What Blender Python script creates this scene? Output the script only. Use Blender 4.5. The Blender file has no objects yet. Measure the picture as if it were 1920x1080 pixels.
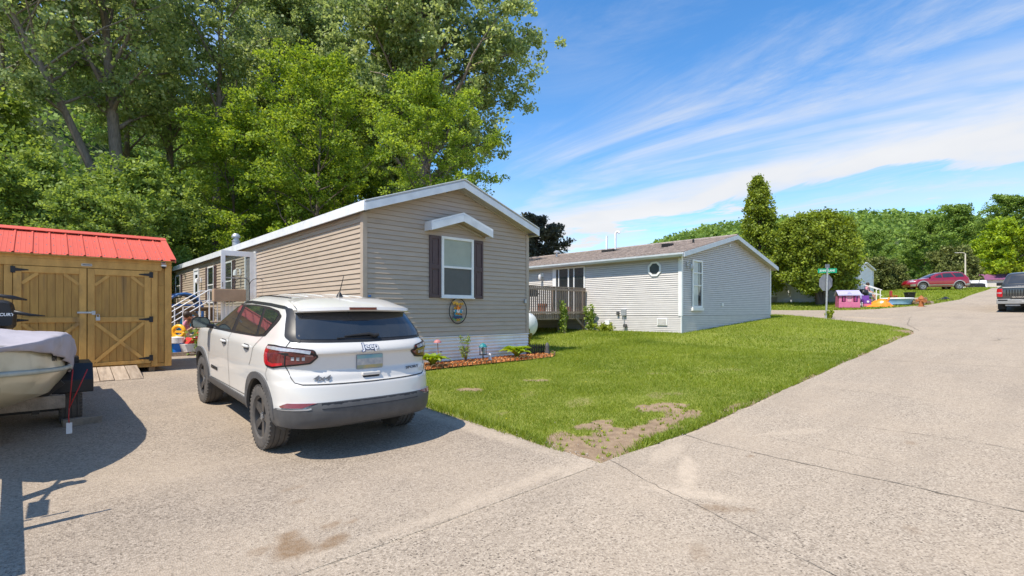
import bpy, bmesh, math, random
import numpy as np
from mathutils import Vector, Matrix, Euler
from mathutils.geometry import delaunay_2d_cdt

SC = bpy.context.scene
COL = SC.collection
rad = math.radians
PI = math.pi
random.seed(7)

# ------------------------------------------------------------------ camera
# axes: X runs along the road, Y runs back from the road along the homes
cam_d = bpy.data.cameras.new("camera")
cam = bpy.data.objects.new("camera", cam_d)
COL.objects.link(cam)
cam.location = (-4.03, -3.08, 1.47)
cam.rotation_euler = (rad(90), 0, -math.atan2(0.6806, 0.7325))
cam_d.sensor_width = 36.0
cam_d.lens = 944.0 / 1920.0 * 36.0
cam_d.shift_y = 45.0 / 1920.0
cam_d.clip_start = 0.1
cam_d.clip_end = 4000.0
SC.camera = cam

# ------------------------------------------------------------------ sun, sky, exposure
SUN_DIR = Vector((1.0, 0.075, -1.66)).normalized()        # the way the light travels
SUN_ELEV = math.asin(-SUN_DIR.z)
SUN_AZ = math.atan2(-SUN_DIR.x, -SUN_DIR.y)              # compass angle from +Y
sun_d = bpy.data.lights.new("sun", 'SUN')
sun_d.energy = 4.6
sun_d.angle = rad(0.5)
sun_d.color = (1.0, 0.925, 0.81)
sun = bpy.data.objects.new("sun", sun_d)
COL.objects.link(sun)
sun.rotation_euler = SUN_DIR.to_track_quat('-Z', 'Y').to_euler()
sun.location = (-30, -3, 50)

world = bpy.data.worlds.new("World")
SC.world = world
world.use_nodes = True
wn = world.node_tree.nodes
wl = world.node_tree.links
wn.clear()


def wnode(t, **kw):
    n = wn.new(t)
    for k, v in kw.items():
        setattr(n, k, v)
    return n


def wmath(op, a, b=None, clamp=False):
    n = wnode('ShaderNodeMath', operation=op, use_clamp=clamp)
    for i, v in enumerate((a, b)):
        if v is None:
            continue
        if isinstance(v, (int, float)):
            n.inputs[i].default_value = v
        else:
            wl.new(v, n.inputs[i])
    return n.outputs[0]


def wramp(v, lo, hi, a=0.0, b=1.0):
    n = wnode('ShaderNodeMapRange', interpolation_type='SMOOTHSTEP')
    wl.new(v, n.inputs['Value'])
    n.inputs['From Min'].default_value = lo
    n.inputs['From Max'].default_value = hi
    n.inputs['To Min'].default_value = a
    n.inputs['To Max'].default_value = b
    return n.outputs[0]


def wnoise(vec, scale, detail=5.0, rough=0.55, dist=0.0, sx=1.0, sy=1.0, rot=0.0, off=(0, 0, 0)):
    mp = wnode('ShaderNodeMapping')
    mp.inputs['Scale'].default_value = (sx, sy, 1)
    mp.inputs['Rotation'].default_value = (0, 0, rot)
    mp.inputs['Location'].default_value = off
    wl.new(vec, mp.inputs['Vector'])
    n = wnode('ShaderNodeTexNoise')
    n.inputs['Scale'].default_value = scale
    n.inputs['Detail'].default_value = detail
    n.inputs['Roughness'].default_value = rough
    n.inputs['Distortion'].default_value = dist
    wl.new(mp.outputs[0], n.inputs['Vector'])
    return n.outputs['Fac']


wout = wnode('ShaderNodeOutputWorld')
wbg = wnode('ShaderNodeBackground')
wbg.inputs['Strength'].default_value = 0.15
wl.new(wbg.outputs[0], wout.inputs[0])
wsky = wnode('ShaderNodeTexSky', sky_type='NISHITA')
wsky.sun_disc = False
wsky.sun_elevation = SUN_ELEV
wsky.sun_rotation = SUN_AZ
wsky.air_density = 1.0
wsky.dust_density = 0.2
wsky.ozone_density = 3.0
whsv = wnode('ShaderNodeHueSaturation')
whsv.inputs['Saturation'].default_value = 1.26
whsv.inputs['Value'].default_value = 1.12
wl.new(wsky.outputs[0], whsv.inputs['Color'])
# a flat cloud layer: where the view ray meets a plane overhead
wtc = wnode('ShaderNodeTexCoord')
wsep = wnode('ShaderNodeSeparateXYZ')
wl.new(wtc.outputs['Generated'], wsep.inputs[0])
wz = wmath('MAXIMUM', wmath('ADD', wsep.outputs[2], 0.04), 0.05)
wcx = wmath('DIVIDE', wsep.outputs[0], wz)
wcy = wmath('DIVIDE', wsep.outputs[1], wz)
wcomb = wnode('ShaderNodeCombineXYZ')
wl.new(wcx, wcomb.inputs[0])
wl.new(wcy, wcomb.inputs[1])
wvec = wcomb.outputs[0]
# thin streaks of cirrus, drawn out along one wind direction
WIND = rad(-18)
streak = wnoise(wvec, 0.9, 8.0, 0.66, 0.9, 1.4, 0.55, WIND, (3.1, 1.7, 0))
broad = wnoise(wvec, 0.42, 3.0, 0.5, 0.3, 1.0, 0.8, WIND, (7.3, 2.2, 4))
cirrus = wmath('MULTIPLY', wramp(streak, 0.38, 0.82), wramp(broad, 0.30, 0.62))
cirrus = wmath('MULTIPLY', cirrus, 0.88)
# a bank of thicker cloud lying across the far right of the sky
wob = wnoise(wvec, 0.85, 6.0, 0.6, 0.6, 1.0, 0.55, WIND, (1.3, 5.2, 2))
bx = wmath('ADD', wcx, wmath('MULTIPLY', wmath('SUBTRACT', wob, 0.5), 3.6))
bank = wmath('MULTIPLY', wramp(bx, 2.2, 3.7), wramp(bx, 4.05, 4.32, 1.0, 0.0))
puff = wnoise(wvec, 0.55, 5.0, 0.55, 0.2, 1.0, 1.0, 0.0, (0.4, 9.0, 7))
bank = wmath('MULTIPLY', bank, wramp(puff, 0.30, 0.50, 0.35, 1.0))
bank = wmath('MULTIPLY', bank, 0.97)
# low cumulus and whitish air towards the horizon
low = wmath('MULTIPLY', wramp(wnoise(wvec, 0.33, 5.0, 0.6, 0.3, 1, 1, 0, (2.2, 4.4, 1)), 0.42, 0.62),
            wramp(wsep.outputs[2], 0.30, 0.10))
low = wmath('MULTIPLY', low, 0.62)
air = wramp(wsep.outputs[2], 0.20, 0.0, 0.0, 0.32)
cl = wmath('MAXIMUM', wmath('MAXIMUM', cirrus, bank), wmath('MAXIMUM', low, air))
shade = wnode('ShaderNodeMixRGB')
shade.inputs[1].default_value = (3.85, 3.95, 4.15, 1)
shade.inputs[2].default_value = (4.35, 4.35, 4.4, 1)
wl.new(wramp(puff, 0.35, 0.7), shade.inputs[0])
wmix = wnode('ShaderNodeMixRGB')
wl.new(cl, wmix.inputs[0])
wl.new(whsv.outputs[0], wmix.inputs[1])
wl.new(shade.outputs[0], wmix.inputs[2])
wl.new(wmix.outputs[0], wbg.inputs['Color'])

SC.view_settings.view_transform = 'Standard'
SC.view_settings.look = 'None'
SC.view_settings.exposure = 0.51
SC.view_settings.gamma = 1.0
SC.view_settings.use_curve_mapping = False
SC.render.engine = 'CYCLES'
SC.cycles.use_denoising = True
SC.cycles.max_bounces = 8
SC.cycles.diffuse_bounces = 5
SC.cycles.glossy_bounces = 3
SC.cycles.transmission_bounces = 6
SC.cycles.transparent_max_bounces = 8


# ------------------------------------------------------------------ materials
def material(name, col, col2=None, scale=6.0, detail=4.0, rough=0.6, metal=0.0, bump=0.0, bscale=None,
             spec=0.5, stretch=(1, 1, 1), coat=0.0, lo=0.35, hi=0.65, dirt=None):
    """Principled surface whose colour drifts between col and col2 with a noise, plus fine relief."""
    m = bpy.data.materials.new(name)
    m.use_nodes = True
    nt = m.node_tree
    b = nt.nodes['Principled BSDF']
    b.inputs['Roughness'].default_value = rough
    b.inputs['Metallic'].default_value = metal
    b.inputs['Specular IOR Level'].default_value = spec
    b.inputs['Coat Weight'].default_value = coat
    b.inputs['Coat Roughness'].default_value = 0.03
    if col2 is None:
        col2 = tuple(c * 0.88 for c in col)
    tc = nt.nodes.new('ShaderNodeTexCoord')
    mp = nt.nodes.new('ShaderNodeMapping')
    mp.inputs['Scale'].default_value = stretch
    nt.links.new(tc.outputs['Object'], mp.inputs[0])
    n = nt.nodes.new('ShaderNodeTexNoise')
    n.inputs['Scale'].default_value = scale
    n.inputs['Detail'].default_value = detail
    n.inputs['Roughness'].default_value = 0.6
    nt.links.new(mp.outputs[0], n.inputs['Vector'])
    r = nt.nodes.new('ShaderNodeMapRange')
    r.inputs['From Min'].default_value = lo
    r.inputs['From Max'].default_value = hi
    nt.links.new(n.outputs['Fac'], r.inputs['Value'])
    mx = nt.nodes.new('ShaderNodeMixRGB')
    mx.inputs[1].default_value = (*col, 1)
    mx.inputs[2].default_value = (*col2, 1)
    nt.links.new(r.outputs[0], mx.inputs[0])
    out = mx.outputs[0]
    if dirt:
        n3 = nt.nodes.new('ShaderNodeTexNoise')
        n3.inputs['Scale'].default_value = dirt[1]
        n3.inputs['Detail'].default_value = 6
        nt.links.new(mp.outputs[0], n3.inputs['Vector'])
        r3 = nt.nodes.new('ShaderNodeMapRange')
        r3.inputs['From Min'].default_value = dirt[2]
        r3.inputs['From Max'].default_value = dirt[2] + 0.14
        r3.inputs['To Max'].default_value = dirt[3]
        nt.links.new(n3.outputs['Fac'], r3.inputs['Value'])
        m3 = nt.nodes.new('ShaderNodeMixRGB')
        m3.inputs[2].default_value = (*dirt[0], 1)
        nt.links.new(r3.outputs[0], m3.inputs[0])
        nt.links.new(out, m3.inputs[1])
        out = m3.outputs[0]
    # each object gets a slightly different value
    oi = nt.nodes.new('ShaderNodeObjectInfo')
    hs = nt.nodes.new('ShaderNodeHueSaturation')
    rv = nt.nodes.new('ShaderNodeMapRange')
    rv.inputs['To Min'].default_value = 0.955
    rv.inputs['To Max'].default_value = 1.045
    nt.links.new(oi.outputs['Random'], rv.inputs['Value'])
    nt.links.new(rv.outputs[0], hs.inputs['Value'])
    nt.links.new(out, hs.inputs['Color'])
    nt.links.new(hs.outputs[0], b.inputs['Base Color'])
    if bump:
        n2 = nt.nodes.new('ShaderNodeTexNoise')
        n2.inputs['Scale'].default_value = bscale or scale * 6
        n2.inputs['Detail'].default_value = 3
        nt.links.new(mp.outputs[0], n2.inputs['Vector'])
        bp = nt.nodes.new('ShaderNodeBump')
        bp.inputs['Strength'].default_value = bump
        bp.inputs['Distance'].default_value = 0.02
        nt.links.new(n2.outputs['Fac'], bp.inputs['Height'])
        nt.links.new(bp.outputs[0], b.inputs['Normal'])
    return m


def vary(m, amt):
    """widen the per-object value drift of a material made by material()"""
    for n in m.node_tree.nodes:
        if n.type == 'MAP_RANGE' and abs(n.inputs['To Min'].default_value - 0.955) < 1e-4:
            n.inputs['To Min'].default_value = 1 - amt
            n.inputs['To Max'].default_value = 1 + amt
    return m


def leaf_material(name, dark, light, trans=0.45, gloss=0.06):
    k = 1.0 if 'hosta' in name or 'yellow' in name else 1.6
    dark, light = [tuple(min(.6, c * k) for c in q) for q in (dark, light)]
    gloss *= .45
    m = bpy.data.materials.new(name)
    m.use_nodes = True
    nt = m.node_tree
    nt.nodes.clear()
    out = nt.nodes.new('ShaderNodeOutputMaterial')
    at = nt.nodes.new('ShaderNodeAttribute')
    at.attribute_name = 'tint'
    mx = nt.nodes.new('ShaderNodeMixRGB')
    mx.inputs[1].default_value = (*dark, 1)
    mx.inputs[2].default_value = (*light, 1)
    nt.links.new(at.outputs['Fac'], mx.inputs[0])
    df = nt.nodes.new('ShaderNodeBsdfDiffuse')
    tr = nt.nodes.new('ShaderNodeBsdfTranslucent')
    gl = nt.nodes.new('ShaderNodeBsdfGlossy')
    gl.inputs['Roughness'].default_value = 0.55
    nt.links.new(mx.outputs[0], df.inputs[0])
    hs = nt.nodes.new('ShaderNodeHueSaturation')
    hs.inputs['Hue'].default_value = 0.485
    hs.inputs['Saturation'].default_value = 1.1
    hs.inputs['Value'].default_value = 1.35
    nt.links.new(mx.outputs[0], hs.inputs['Color'])
    nt.links.new(hs.outputs[0], tr.inputs[0])
    a = nt.nodes.new('ShaderNodeMixShader')
    a.inputs[0].default_value = trans
    nt.links.new(df.outputs[0], a.inputs[1])
    nt.links.new(tr.outputs[0], a.inputs[2])
    b = nt.nodes.new('ShaderNodeMixShader')
    b.inputs[0].default_value = gloss
    nt.links.new(a.outputs[0], b.inputs[1])
    nt.links.new(gl.outputs[0], b.inputs[2])
    nt.links.new(b.outputs[0], out.inputs[0])
    return m


# ------------------------------------------------------------------ mesh helpers
class MB:
    """collects shapes and links them as ONE mesh object"""

    def __init__(self):
        self.v, self.f = [], []

    def add(self, verts, faces):
        o = len(self.v)
        self.v.extend([tuple(p) for p in verts])
        self.f.extend([tuple(i + o for i in q) for q in faces])
        return self

    def box(self, x0, x1, y0, y1, z0, z1, M=None):
        vs = [Vector(p) for p in ((x0, y0, z0), (x1, y0, z0), (x1, y1, z0), (x0, y1, z0),
                                  (x0, y0, z1), (x1, y0, z1), (x1, y1, z1), (x0, y1, z1))]
        if M is not None:
            vs = [M @ p for p in vs]
        return self.add(vs, [(0, 3, 2, 1), (4, 5, 6, 7), (0, 1, 5, 4), (1, 2, 6, 5), (2, 3, 7, 6), (3, 0, 4, 7)])

    def prism(self, prof, axis, a, b, M=None):
        """prof: list of 2-D points; axis 'x' -> (y,z), 'y' -> (x,z), 'z' -> (x,y)"""
        n = len(prof)

        def P(p, t):
            return {'x': (t, p[0], p[1]), 'y': (p[0], t, p[1]), 'z': (p[0], p[1], t)}[axis]
        vs = [Vector(P(p, a)) for p in prof] + [Vector(P(p, b)) for p in prof]
        if M is not None:
            vs = [M @ p for p in vs]
        fs = [(i, (i + 1) % n, n + (i + 1) % n, n + i) for i in range(n)]
        fs += [tuple(range(n - 1, -1, -1)), tuple(range(n, 2 * n))]
        return self.add(vs, fs)

    def bar(self, p, q, w, h, up=(0, 0, 1)):
        """a square bar of width w, height h from p to q"""
        p, q = Vector(p), Vector(q)
        d = (q - p).normalized()
        u = Vector(up)
        if abs(d.dot(u)) > 0.98:
            u = Vector((0, 1, 0))
        s = d.cross(u).normalized() * (w / 2)
        t = s.cross(d).normalized() * (h / 2)
        vs = [p - s - t, p + s - t, p + s + t, p - s + t, q - s - t, q + s - t, q + s + t, q - s + t]
        return self.add(vs, [(0, 3, 2, 1), (4, 5, 6, 7), (0, 1, 5, 4), (1, 2, 6, 5), (2, 3, 7, 6), (3, 0, 4, 7)])

    def tube(self, pts, r, n=8, cap=True):
        pts = [Vector(p) for p in pts]
        rs = r if isinstance(r, (list, tuple)) else [r] * len(pts)
        o = len(self.v)
        ref = None
        for i, p in enumerate(pts):
            d = (pts[min(i + 1, len(pts) - 1)] - pts[max(i - 1, 0)]).normalized()
            if ref is None:
                ref = d.orthogonal().normalized()
            ref = (ref - d * ref.dot(d))
            ref = ref.normalized() if ref.length > 1e-6 else d.orthogonal().normalized()
            b = d.cross(ref)
            for k in range(n):
                a = 2 * PI * k / n
                self.v.append(tuple(p + (ref * math.cos(a) + b * math.sin(a)) * rs[i]))
        for i in range(len(pts) - 1):
            for k in range(n):
                k2 = (k + 1) % n
                self.f.append((o + i * n + k, o + i * n + k2, o + (i + 1) * n + k2, o + (i + 1) * n + k))
        if cap:
            self.f.append(tuple(o + k for k in range(n - 1, -1, -1)))
            self.f.append(tuple(o + (len(pts) - 1) * n + k for k in range(n)))
        return self

    def cyl(self, p, q, r, n=16, r2=None):
        return self.tube([p, q], [r, r if r2 is None else r2], n)

    def lathe(self, prof, axis='z', c=(0, 0, 0), n=24, cap=True):
        """prof: (radius, height) pairs, turned about an axis through c"""
        o = len(self.v)
        c = Vector(c)
        for rr, h in prof:
            for k in range(n):
                a = 2 * PI * k / n
                x, y = rr * math.cos(a), rr * math.sin(a)
                p = {'z': (x, y, h), 'x': (h, x, y), 'y': (y, h, x)}[axis]
                self.v.append(tuple(c + Vector(p)))
        m = len(prof)
        for i in range(m - 1):
            for k in range(n):
                k2 = (k + 1) % n
                self.f.append((o + i * n + k, o + i * n + k2, o + (i + 1) * n + k2, o + (i + 1) * n + k))
        if cap:
            self.f.append(tuple(o + k for k in range(n - 1, -1, -1)))
            self.f.append(tuple(o + (m - 1) * n + k for k in range(n)))
        return self

    def sphere(self, c, r, n=12, m=8, sq=(1, 1, 1)):
        prof = [(math.sin(PI * i / m), -math.cos(PI * i / m)) for i in range(m + 1)]
        o = len(self.v)
        for rr, h in prof:
            for k in range(n):
                a = 2 * PI * k / n
                self.v.append((c[0] + r * sq[0] * rr * math.cos(a), c[1] + r * sq[1] * rr * math.sin(a), c[2] + r * sq[2] * h))
        for i in range(m):
            for k in range(n):
                k2 = (k + 1) % n
                self.f.append((o + i * n + k, o + i * n + k2, o + (i + 1) * n + k2, o + (i + 1) * n + k))
        return self

    def grid(self, rows):
        """rows of points -> quads"""
        o = len(self.v)
        n = len(rows[0])
        for r in rows:
            self.v.extend([tuple(p) for p in r])
        for i in range(len(rows) - 1):
            for k in range(n - 1):
                self.f.append((o + i * n + k, o + i * n + k + 1, o + (i + 1) * n + k + 1, o + (i + 1) * n + k))
        return self

    def mesh(self, name, smooth=None):
        me = bpy.data.meshes.new(name)
        me.from_pydata(self.v, [], self.f)
        me.validate()
        if smooth is not None:
            me.polygons.foreach_set('use_smooth', [True] * len(me.polygons))
            if smooth < 180:
                me.set_sharp_from_angle(angle=rad(smooth))
        me.update()
        return me

    def build(self, name, mat, parent=None, smooth=None, fix=False, bevel=0.0):
        me = self.mesh(name, smooth)
        if fix:
            bm = bmesh.new()
            bm.from_mesh(me)
            bmesh.ops.remove_doubles(bm, verts=bm.verts, dist=1e-5)
            bmesh.ops.recalc_face_normals(bm, faces=bm.faces)
            bm.to_mesh(me)
            bm.free()
        o = link(name, me, mat, parent)
        if bevel:
            md = o.modifiers.new('edge', 'BEVEL')
            md.width = bevel
            md.segments = 2
            md.limit_method = 'ANGLE'
            md.angle_limit = rad(35)
        return o


def link(name, me, mat, parent=None):
    o = bpy.data.objects.new(name, me)
    COL.objects.link(o)
    if mat is not None and len(me.materials) == 0:
        me.materials.append(mat)
    if parent is not None:
        o.parent = parent
    return o


def tag(o, label=None, cat=None, group=None, kind=None):
    if label:
        o['label'] = label
    if cat:
        o['category'] = cat
    if group:
        o['group'] = group
    if kind:
        o['kind'] = kind
    return o


def thing(name, label, cat, loc=(0, 0, 0), rotz=0.0, group=None):
    o = bpy.data.objects.new(name, None)
    o.empty_display_size = 0.2
    COL.objects.link(o)
    o.location = loc
    o.rotation_euler = (0, 0, rotz)
    return tag(o, label, cat, group)


def dup(root, loc, rotz=0.0, label=None, scale=None):
    """a copy of a thing with copies of its parts and sub-parts, sharing mesh data"""
    r = root.copy()
    COL.objects.link(r)
    r.location = loc
    r.rotation_euler = (0, 0, rotz)
    if scale:
        r.scale = scale if isinstance(scale, tuple) else (scale,) * 3
    if label:
        r['label'] = label
    for ch in list(root.children):
        c = ch.copy()
        COL.objects.link(c)
        c.parent = r
        for g in list(ch.children):
            d = g.copy()
            COL.objects.link(d)
            d.parent = c
    return r


def lettering(text, size, mat, parent, M, name='lettering', depth=0.003, bold=0.0, sx=1.0, shear=0.0, align='CENTER'):
    """real letters: a text curve turned into a mesh; local x runs with the text, z comes out of the face"""
    cu = bpy.data.curves.new(name, 'FONT')
    cu.body = text
    cu.size = size
    cu.extrude = depth
    cu.offset = bold
    cu.shear = shear
    cu.align_x = align
    cu.align_y = 'CENTER'
    cu.resolution_u = 3
    t = bpy.data.objects.new(name + '_curve', cu)
    COL.objects.link(t)
    dg = bpy.context.evaluated_depsgraph_get()
    me = bpy.data.meshes.new_from_object(t.evaluated_get(dg))
    bpy.data.objects.remove(t)
    bpy.data.curves.remove(cu)
    me.materials.clear()
    me.transform(Matrix.Diagonal((sx, 1, 1, 1)))
    me.transform(M)
    return link(name, me, mat, parent)


def patch_mesh(outline, fn, step, name='patch', solid=0.0, smooth=True):
    """fill a 2-D outline, add inner points every `step`, send every point through fn(a, b, lift)."""
    pts = [Vector((p[0], p[1])) for p in outline]
    # subdivide the border
    bd = []
    for i, p in enumerate(pts):
        q = pts[(i + 1) % len(pts)]
        n = max(1, int((q - p).length / step))
        for k in range(n):
            bd.append(p.lerp(q, k / n))
    nb = len(bd)
    inside = []
    x0, x1 = min(p.x for p in bd), max(p.x for p in bd)
    y0, y1 = min(p.y for p in bd), max(p.y for p in bd)

    def isin(p):
        c = False
        for i in range(nb):
            a, b = bd[i], bd[i - 1]
            if (a.y > p.y) != (b.y > p.y) and p.x < (b.x - a.x) * (p.y - a.y) / (b.y - a.y) + a.x:
                c = not c
        return c

    def dist(p):
        return min((p - q).length for q in bd)
    x = x0 + step
    while x < x1:
        y = y0 + step
        while y < y1:
            p = Vector((x, y))
            if isin(p) and dist(p) > step * 0.45:
                inside.append(p)
            y += step
        x += step
    co, ed, fa, *_ = delaunay_2d_cdt(bd + inside, [], [list(range(nb))], 1, 1e-6)
    n = len(co)
    if solid <= 0:
        vs = [fn(p.x, p.y, 0.0) for p in co]
        fs = [tuple(f) for f in fa]
    else:
        vs = [fn(p.x, p.y, solid) for p in co] + [fn(p.x, p.y, -0.012) for p in co]
        fs = [tuple(f) for f in fa]
        cnt = {}
        for f in fa:
            for i in range(len(f)):
                e = (f[i], f[(i + 1) % len(f)])
                cnt[e] = cnt.get(e, 0) + 1
        for (a, b) in cnt:
            if (b, a) not in cnt:
                fs.append((b, a, a + n, b + n))
    mb = MB()
    mb.add(vs, fs)
    me = mb.mesh(name, 50 if smooth else None)
    bm = bmesh.new()
    bm.from_mesh(me)
    bmesh.ops.recalc_face_normals(bm, faces=bm.faces)
    bm.to_mesh(me)
    bm.free()
    return me


def rounded(pts, r, n=4):
    """round the corners of a 2-D outline"""
    out = []
    m = len(pts)
    for i in range(m):
        p = Vector(pts[i])
        a = Vector(pts[i - 1]) - p
        b = Vector(pts[(i + 1) % m]) - p
        rr = r[i] if isinstance(r, (list, tuple)) else r
        d = min(rr, a.length * 0.45, b.length * 0.45)
        p0, p1 = p + a.normalized() * d, p + b.normalized() * d
        for k in range(n + 1):
            t = k / n
            out.append(tuple((1 - t) ** 2 * p0 + 2 * t * (1 - t) * p + t ** 2 * p1))
    return out
# ------------------------------------------------------------------ terrain heights
T_US = [-3, 0, 3, 6, 9, 14]
T_ROWS = [
    [(-30, -.3), (-8, -.15), (0, -.12), (2, -.05), (6, .18), (10, .42), (15, .70), (20, .95), (30, 1.45), (45, 2.6), (60, 3.6), (80, 4.35), (120, 5.2), (170, 6.0)],
    [(-30, -.3), (-8, -.15), (-2.3, -.10), (0, -.05), (2, -.02), (6, .22), (10, .45), (15, .72), (20, .95), (30, 1.5), (45, 2.65), (60, 3.65), (80, 4.35), (120, 5.2), (170, 6.0)],
    [(-30, -.1), (-8, 0), (-2.3, .03), (0, .06), (2, .10), (6, .27), (10, .48), (15, .78), (20, 1.03), (24, 1.2), (30, 1.52), (45, 2.8), (60, 3.7), (80, 4.35), (120, 5.2), (170, 6.0)],
    [(-30, .15), (-8, .2), (-2.3, .21), (0, .27), (2, .30), (5.5, .33), (9, .51), (12.4, .72), (20.6, 1.2), (30, 1.6), (45, 2.9), (60, 3.8), (80, 4.35), (120, 5.2), (170, 6.0)],
    [(-30, .3), (-8, .31), (-2.3, .32), (2, .33), (5.5, .36), (9, .52), (12.4, .72), (20.6, 1.22), (30, 1.65), (45, 2.9), (60, 3.8), (80, 4.35), (120, 5.2), (170, 6.0)],
    [(-30, .35), (-8, .36), (2, .36), (5.5, .38), (9, .52), (12.4, .74), (20.6, 1.25), (30, 1.7), (45, 2.9), (60, 3.8), (80, 4.35), (120, 5.2), (170, 6.0)]]


def Hv(s, u):
    s = np.asarray(s, float)
    u = np.asarray(u, float)
    rows = [np.interp(s, *zip(*r)) for r in T_ROWS]
    uc = np.clip(u, T_US[0], T_US[-1])
    out = np.array(rows[-1], float)
    for i in range(len(T_US) - 1):
        m = (uc >= T_US[i]) & (uc <= T_US[i + 1])
        t = (uc - T_US[i]) / (T_US[i + 1] - T_US[i])
        out = np.where(m, rows[i] * (1 - t) + rows[i + 1] * t, out)
    return out


def H(s, u):
    return float(Hv(np.array([s]), np.array([u]))[0])


_rs = np.random.default_rng(11)
_lat = _rs.random((256, 256))


def vnoise(x, y, scale):
    """smooth lattice noise, 0..1"""
    x = np.asarray(x) * scale
    y = np.asarray(y) * scale
    xi, yi = np.floor(x).astype(int), np.floor(y).astype(int)
    fx, fy = x - xi, y - yi
    fx, fy = fx * fx * (3 - 2 * fx), fy * fy * (3 - 2 * fy)
    g = lambda a, b: _lat[a % 256, b % 256]
    return (g(xi, yi) * (1 - fx) + g(xi + 1, yi) * fx) * (1 - fy) + (g(xi, yi + 1) * (1 - fx) + g(xi + 1, yi + 1) * fx) * fy


def fnoise(x, y, scale):
    return (vnoise(x, y, scale) * 0.5 + vnoise(x + 31, y + 17, scale * 2.1) * 0.28 + vnoise(x + 7, y + 63, scale * 4.6) * 0.22)


def ss(x, a, b):
    t = np.clip((np.asarray(x, float) - a) / (b - a), 0, 1)
    return t * t * (3 - 2 * t)


# ------------------------------------------------------------------ shared materials
M = {}
M['white_trim'] = material('white_trim', (.78, .80, .82), (.66, .68, .70), 3, rough=.45, dirt=((.42, .42, .40), 2.5, .60, .30))
M['white_vinyl'] = material('white_vinyl', (.80, .80, .78), (.72, .72, .71), 5, rough=.35)
M['tan_siding'] = vary(material('tan_siding', (.45, .365, .285), (.405, .325, .25), 2.2, rough=.5, stretch=(1, 1, 6), bump=.03, bscale=60, dirt=((.27, .225, .185), 1.1, .60, .35)), .05)
M['tan_trim'] = material('tan_trim', (.44, .36, .285), (.39, .315, .245), 3, rough=.5)
M['maroon'] = material('maroon', (.085, .050, .052), (.068, .040, .042), 6, rough=.5)
M['roof_grey'] = material('roof_grey', (.20, .19, .185), (.13, .125, .125), 5, rough=.9, bump=.3, bscale=60)
M['soffit'] = material('soffit', (.44, .40, .35), (.38, .34, .30), 5, rough=.6)
M['skirt_metal'] = material('skirt_metal', (.82, .795, .76), (.72, .695, .67), 2.5, rough=.35, dirt=((.40, .36, .33), 2.0, .58, .45))
M['glass'] = material('glass', (.018, .022, .026), (.030, .034, .038), 1.5, rough=.04, spec=.7, coat=.4)
M['screen'] = material('screen', (.075, .085, .085), (.06, .07, .07), 4, rough=.35, spec=.5)
M['blind'] = material('blind', (.36, .40, .33), (.30, .34, .28), 2, rough=.5, coat=.6)
M['curtain'] = material('curtain', (.55, .58, .56), (.42, .45, .44), 4, rough=.6, coat=.5)
M['dark'] = material('dark', (.012, .012, .013), (.02, .02, .02), 6, rough=.7)
M['black_plastic'] = material('black_plastic', (.016, .016, .017), (.022, .022, .023), 9, rough=.42, spec=.35)
M['grey_plastic'] = material('grey_plastic', (.085, .083, .082), (.065, .064, .064), 7, rough=.55, bump=.08, bscale=300, dirt=((.17, .145, .12), 3.0, .58, .5))
M['rubber'] = material('rubber', (.040, .038, .037), (.060, .055, .050), 12, rough=.8, bump=.1, bscale=120)
M['rubber_dusty'] = material('rubber_dusty', (.065, .060, .056), (.10, .088, .076), 9, rough=.85, bump=.1, bscale=120)
M['rim_dark'] = material('rim_dark', (.045, .045, .048), (.075, .070, .066), 8, rough=.30, metal=.35)
M['car_white'] = material('car_white', (.63, .605, .56), (.60, .575, .53), 1.2, rough=.22, coat=.7, dirt=((.62, .57, .50), 1.6, .62, .35))
M['chrome'] = material('chrome', (.75, .76, .78), (.65, .66, .68), 3, rough=.15, metal=1.0)
M['badge_grey'] = material('badge_grey', (.10, .10, .105), (.14, .14, .145), 9, rough=.4)
M['badge_silver'] = material('badge_silver', (.62, .63, .65), (.55, .56, .58), 9, rough=.3)
M['steel'] = material('steel', (.45, .46, .47), (.33, .34, .35), 8, rough=.42, metal=.8)
M['galv'] = material('galv', (.52, .54, .56), (.40, .42, .44), 10, rough=.45, metal=.5)
M['red_lens'] = material('red_lens', (.55, .012, .022), (.42, .01, .016), 12, rough=.12, coat=1.0)
M['dark_red_lens'] = material('dark_red_lens', (.095, .016, .018), (.15, .02, .02), 25, rough=.12, coat=1.0)
M['clear_lens'] = material('clear_lens', (.30, .31, .33), (.42, .43, .45), 25, rough=.1, coat=1.0)
M['brown_red'] = material('brown_red', (.20, .035, .025), (.16, .03, .02), 20, rough=.2, coat=.8)
M['shed_wood'] = vary(material('shed_wood', (.49, .265, .055), (.38, .195, .040), 3.2, rough=.62, stretch=(5, 5, .6), bump=.12, bscale=40, dirt=((.115, .075, .036), 1.5, .60, .55)), .09)
M['shed_frame'] = vary(material('shed_frame', (.60, .330, .078), (.47, .250, .055), 4.0, rough=.58, stretch=(2.2, 2.2, .9), bump=.12, bscale=40, dirt=((.16, .10, .045), 1.8, .60, .5)), .08)
M['old_wood'] = vary(material('old_wood', (.42, .335, .25), (.30, .23, .165), 3.5, rough=.8, stretch=(5, .7, 2), bump=.35, bscale=22, dirt=((.17, .13, .10), 2.4, .56, .6)), .14)
M['grey_wood'] = vary(material('grey_wood', (.29, .25, .20), (.20, .17, .135), 4, rough=.85, stretch=(3, 3, 3), bump=.3, bscale=25), .12)
M['deck_wood'] = vary(material('deck_wood', (.37, .285, .225), (.27, .20, .155), 4, rough=.8, stretch=(4, 4, .8), bump=.2, bscale=30), .13)
M['brown_wood'] = vary(material('brown_wood', (.25, .165, .085), (.17, .11, .055), 4, rough=.75, stretch=(3, 3, 1), bump=.2), .1)
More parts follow.
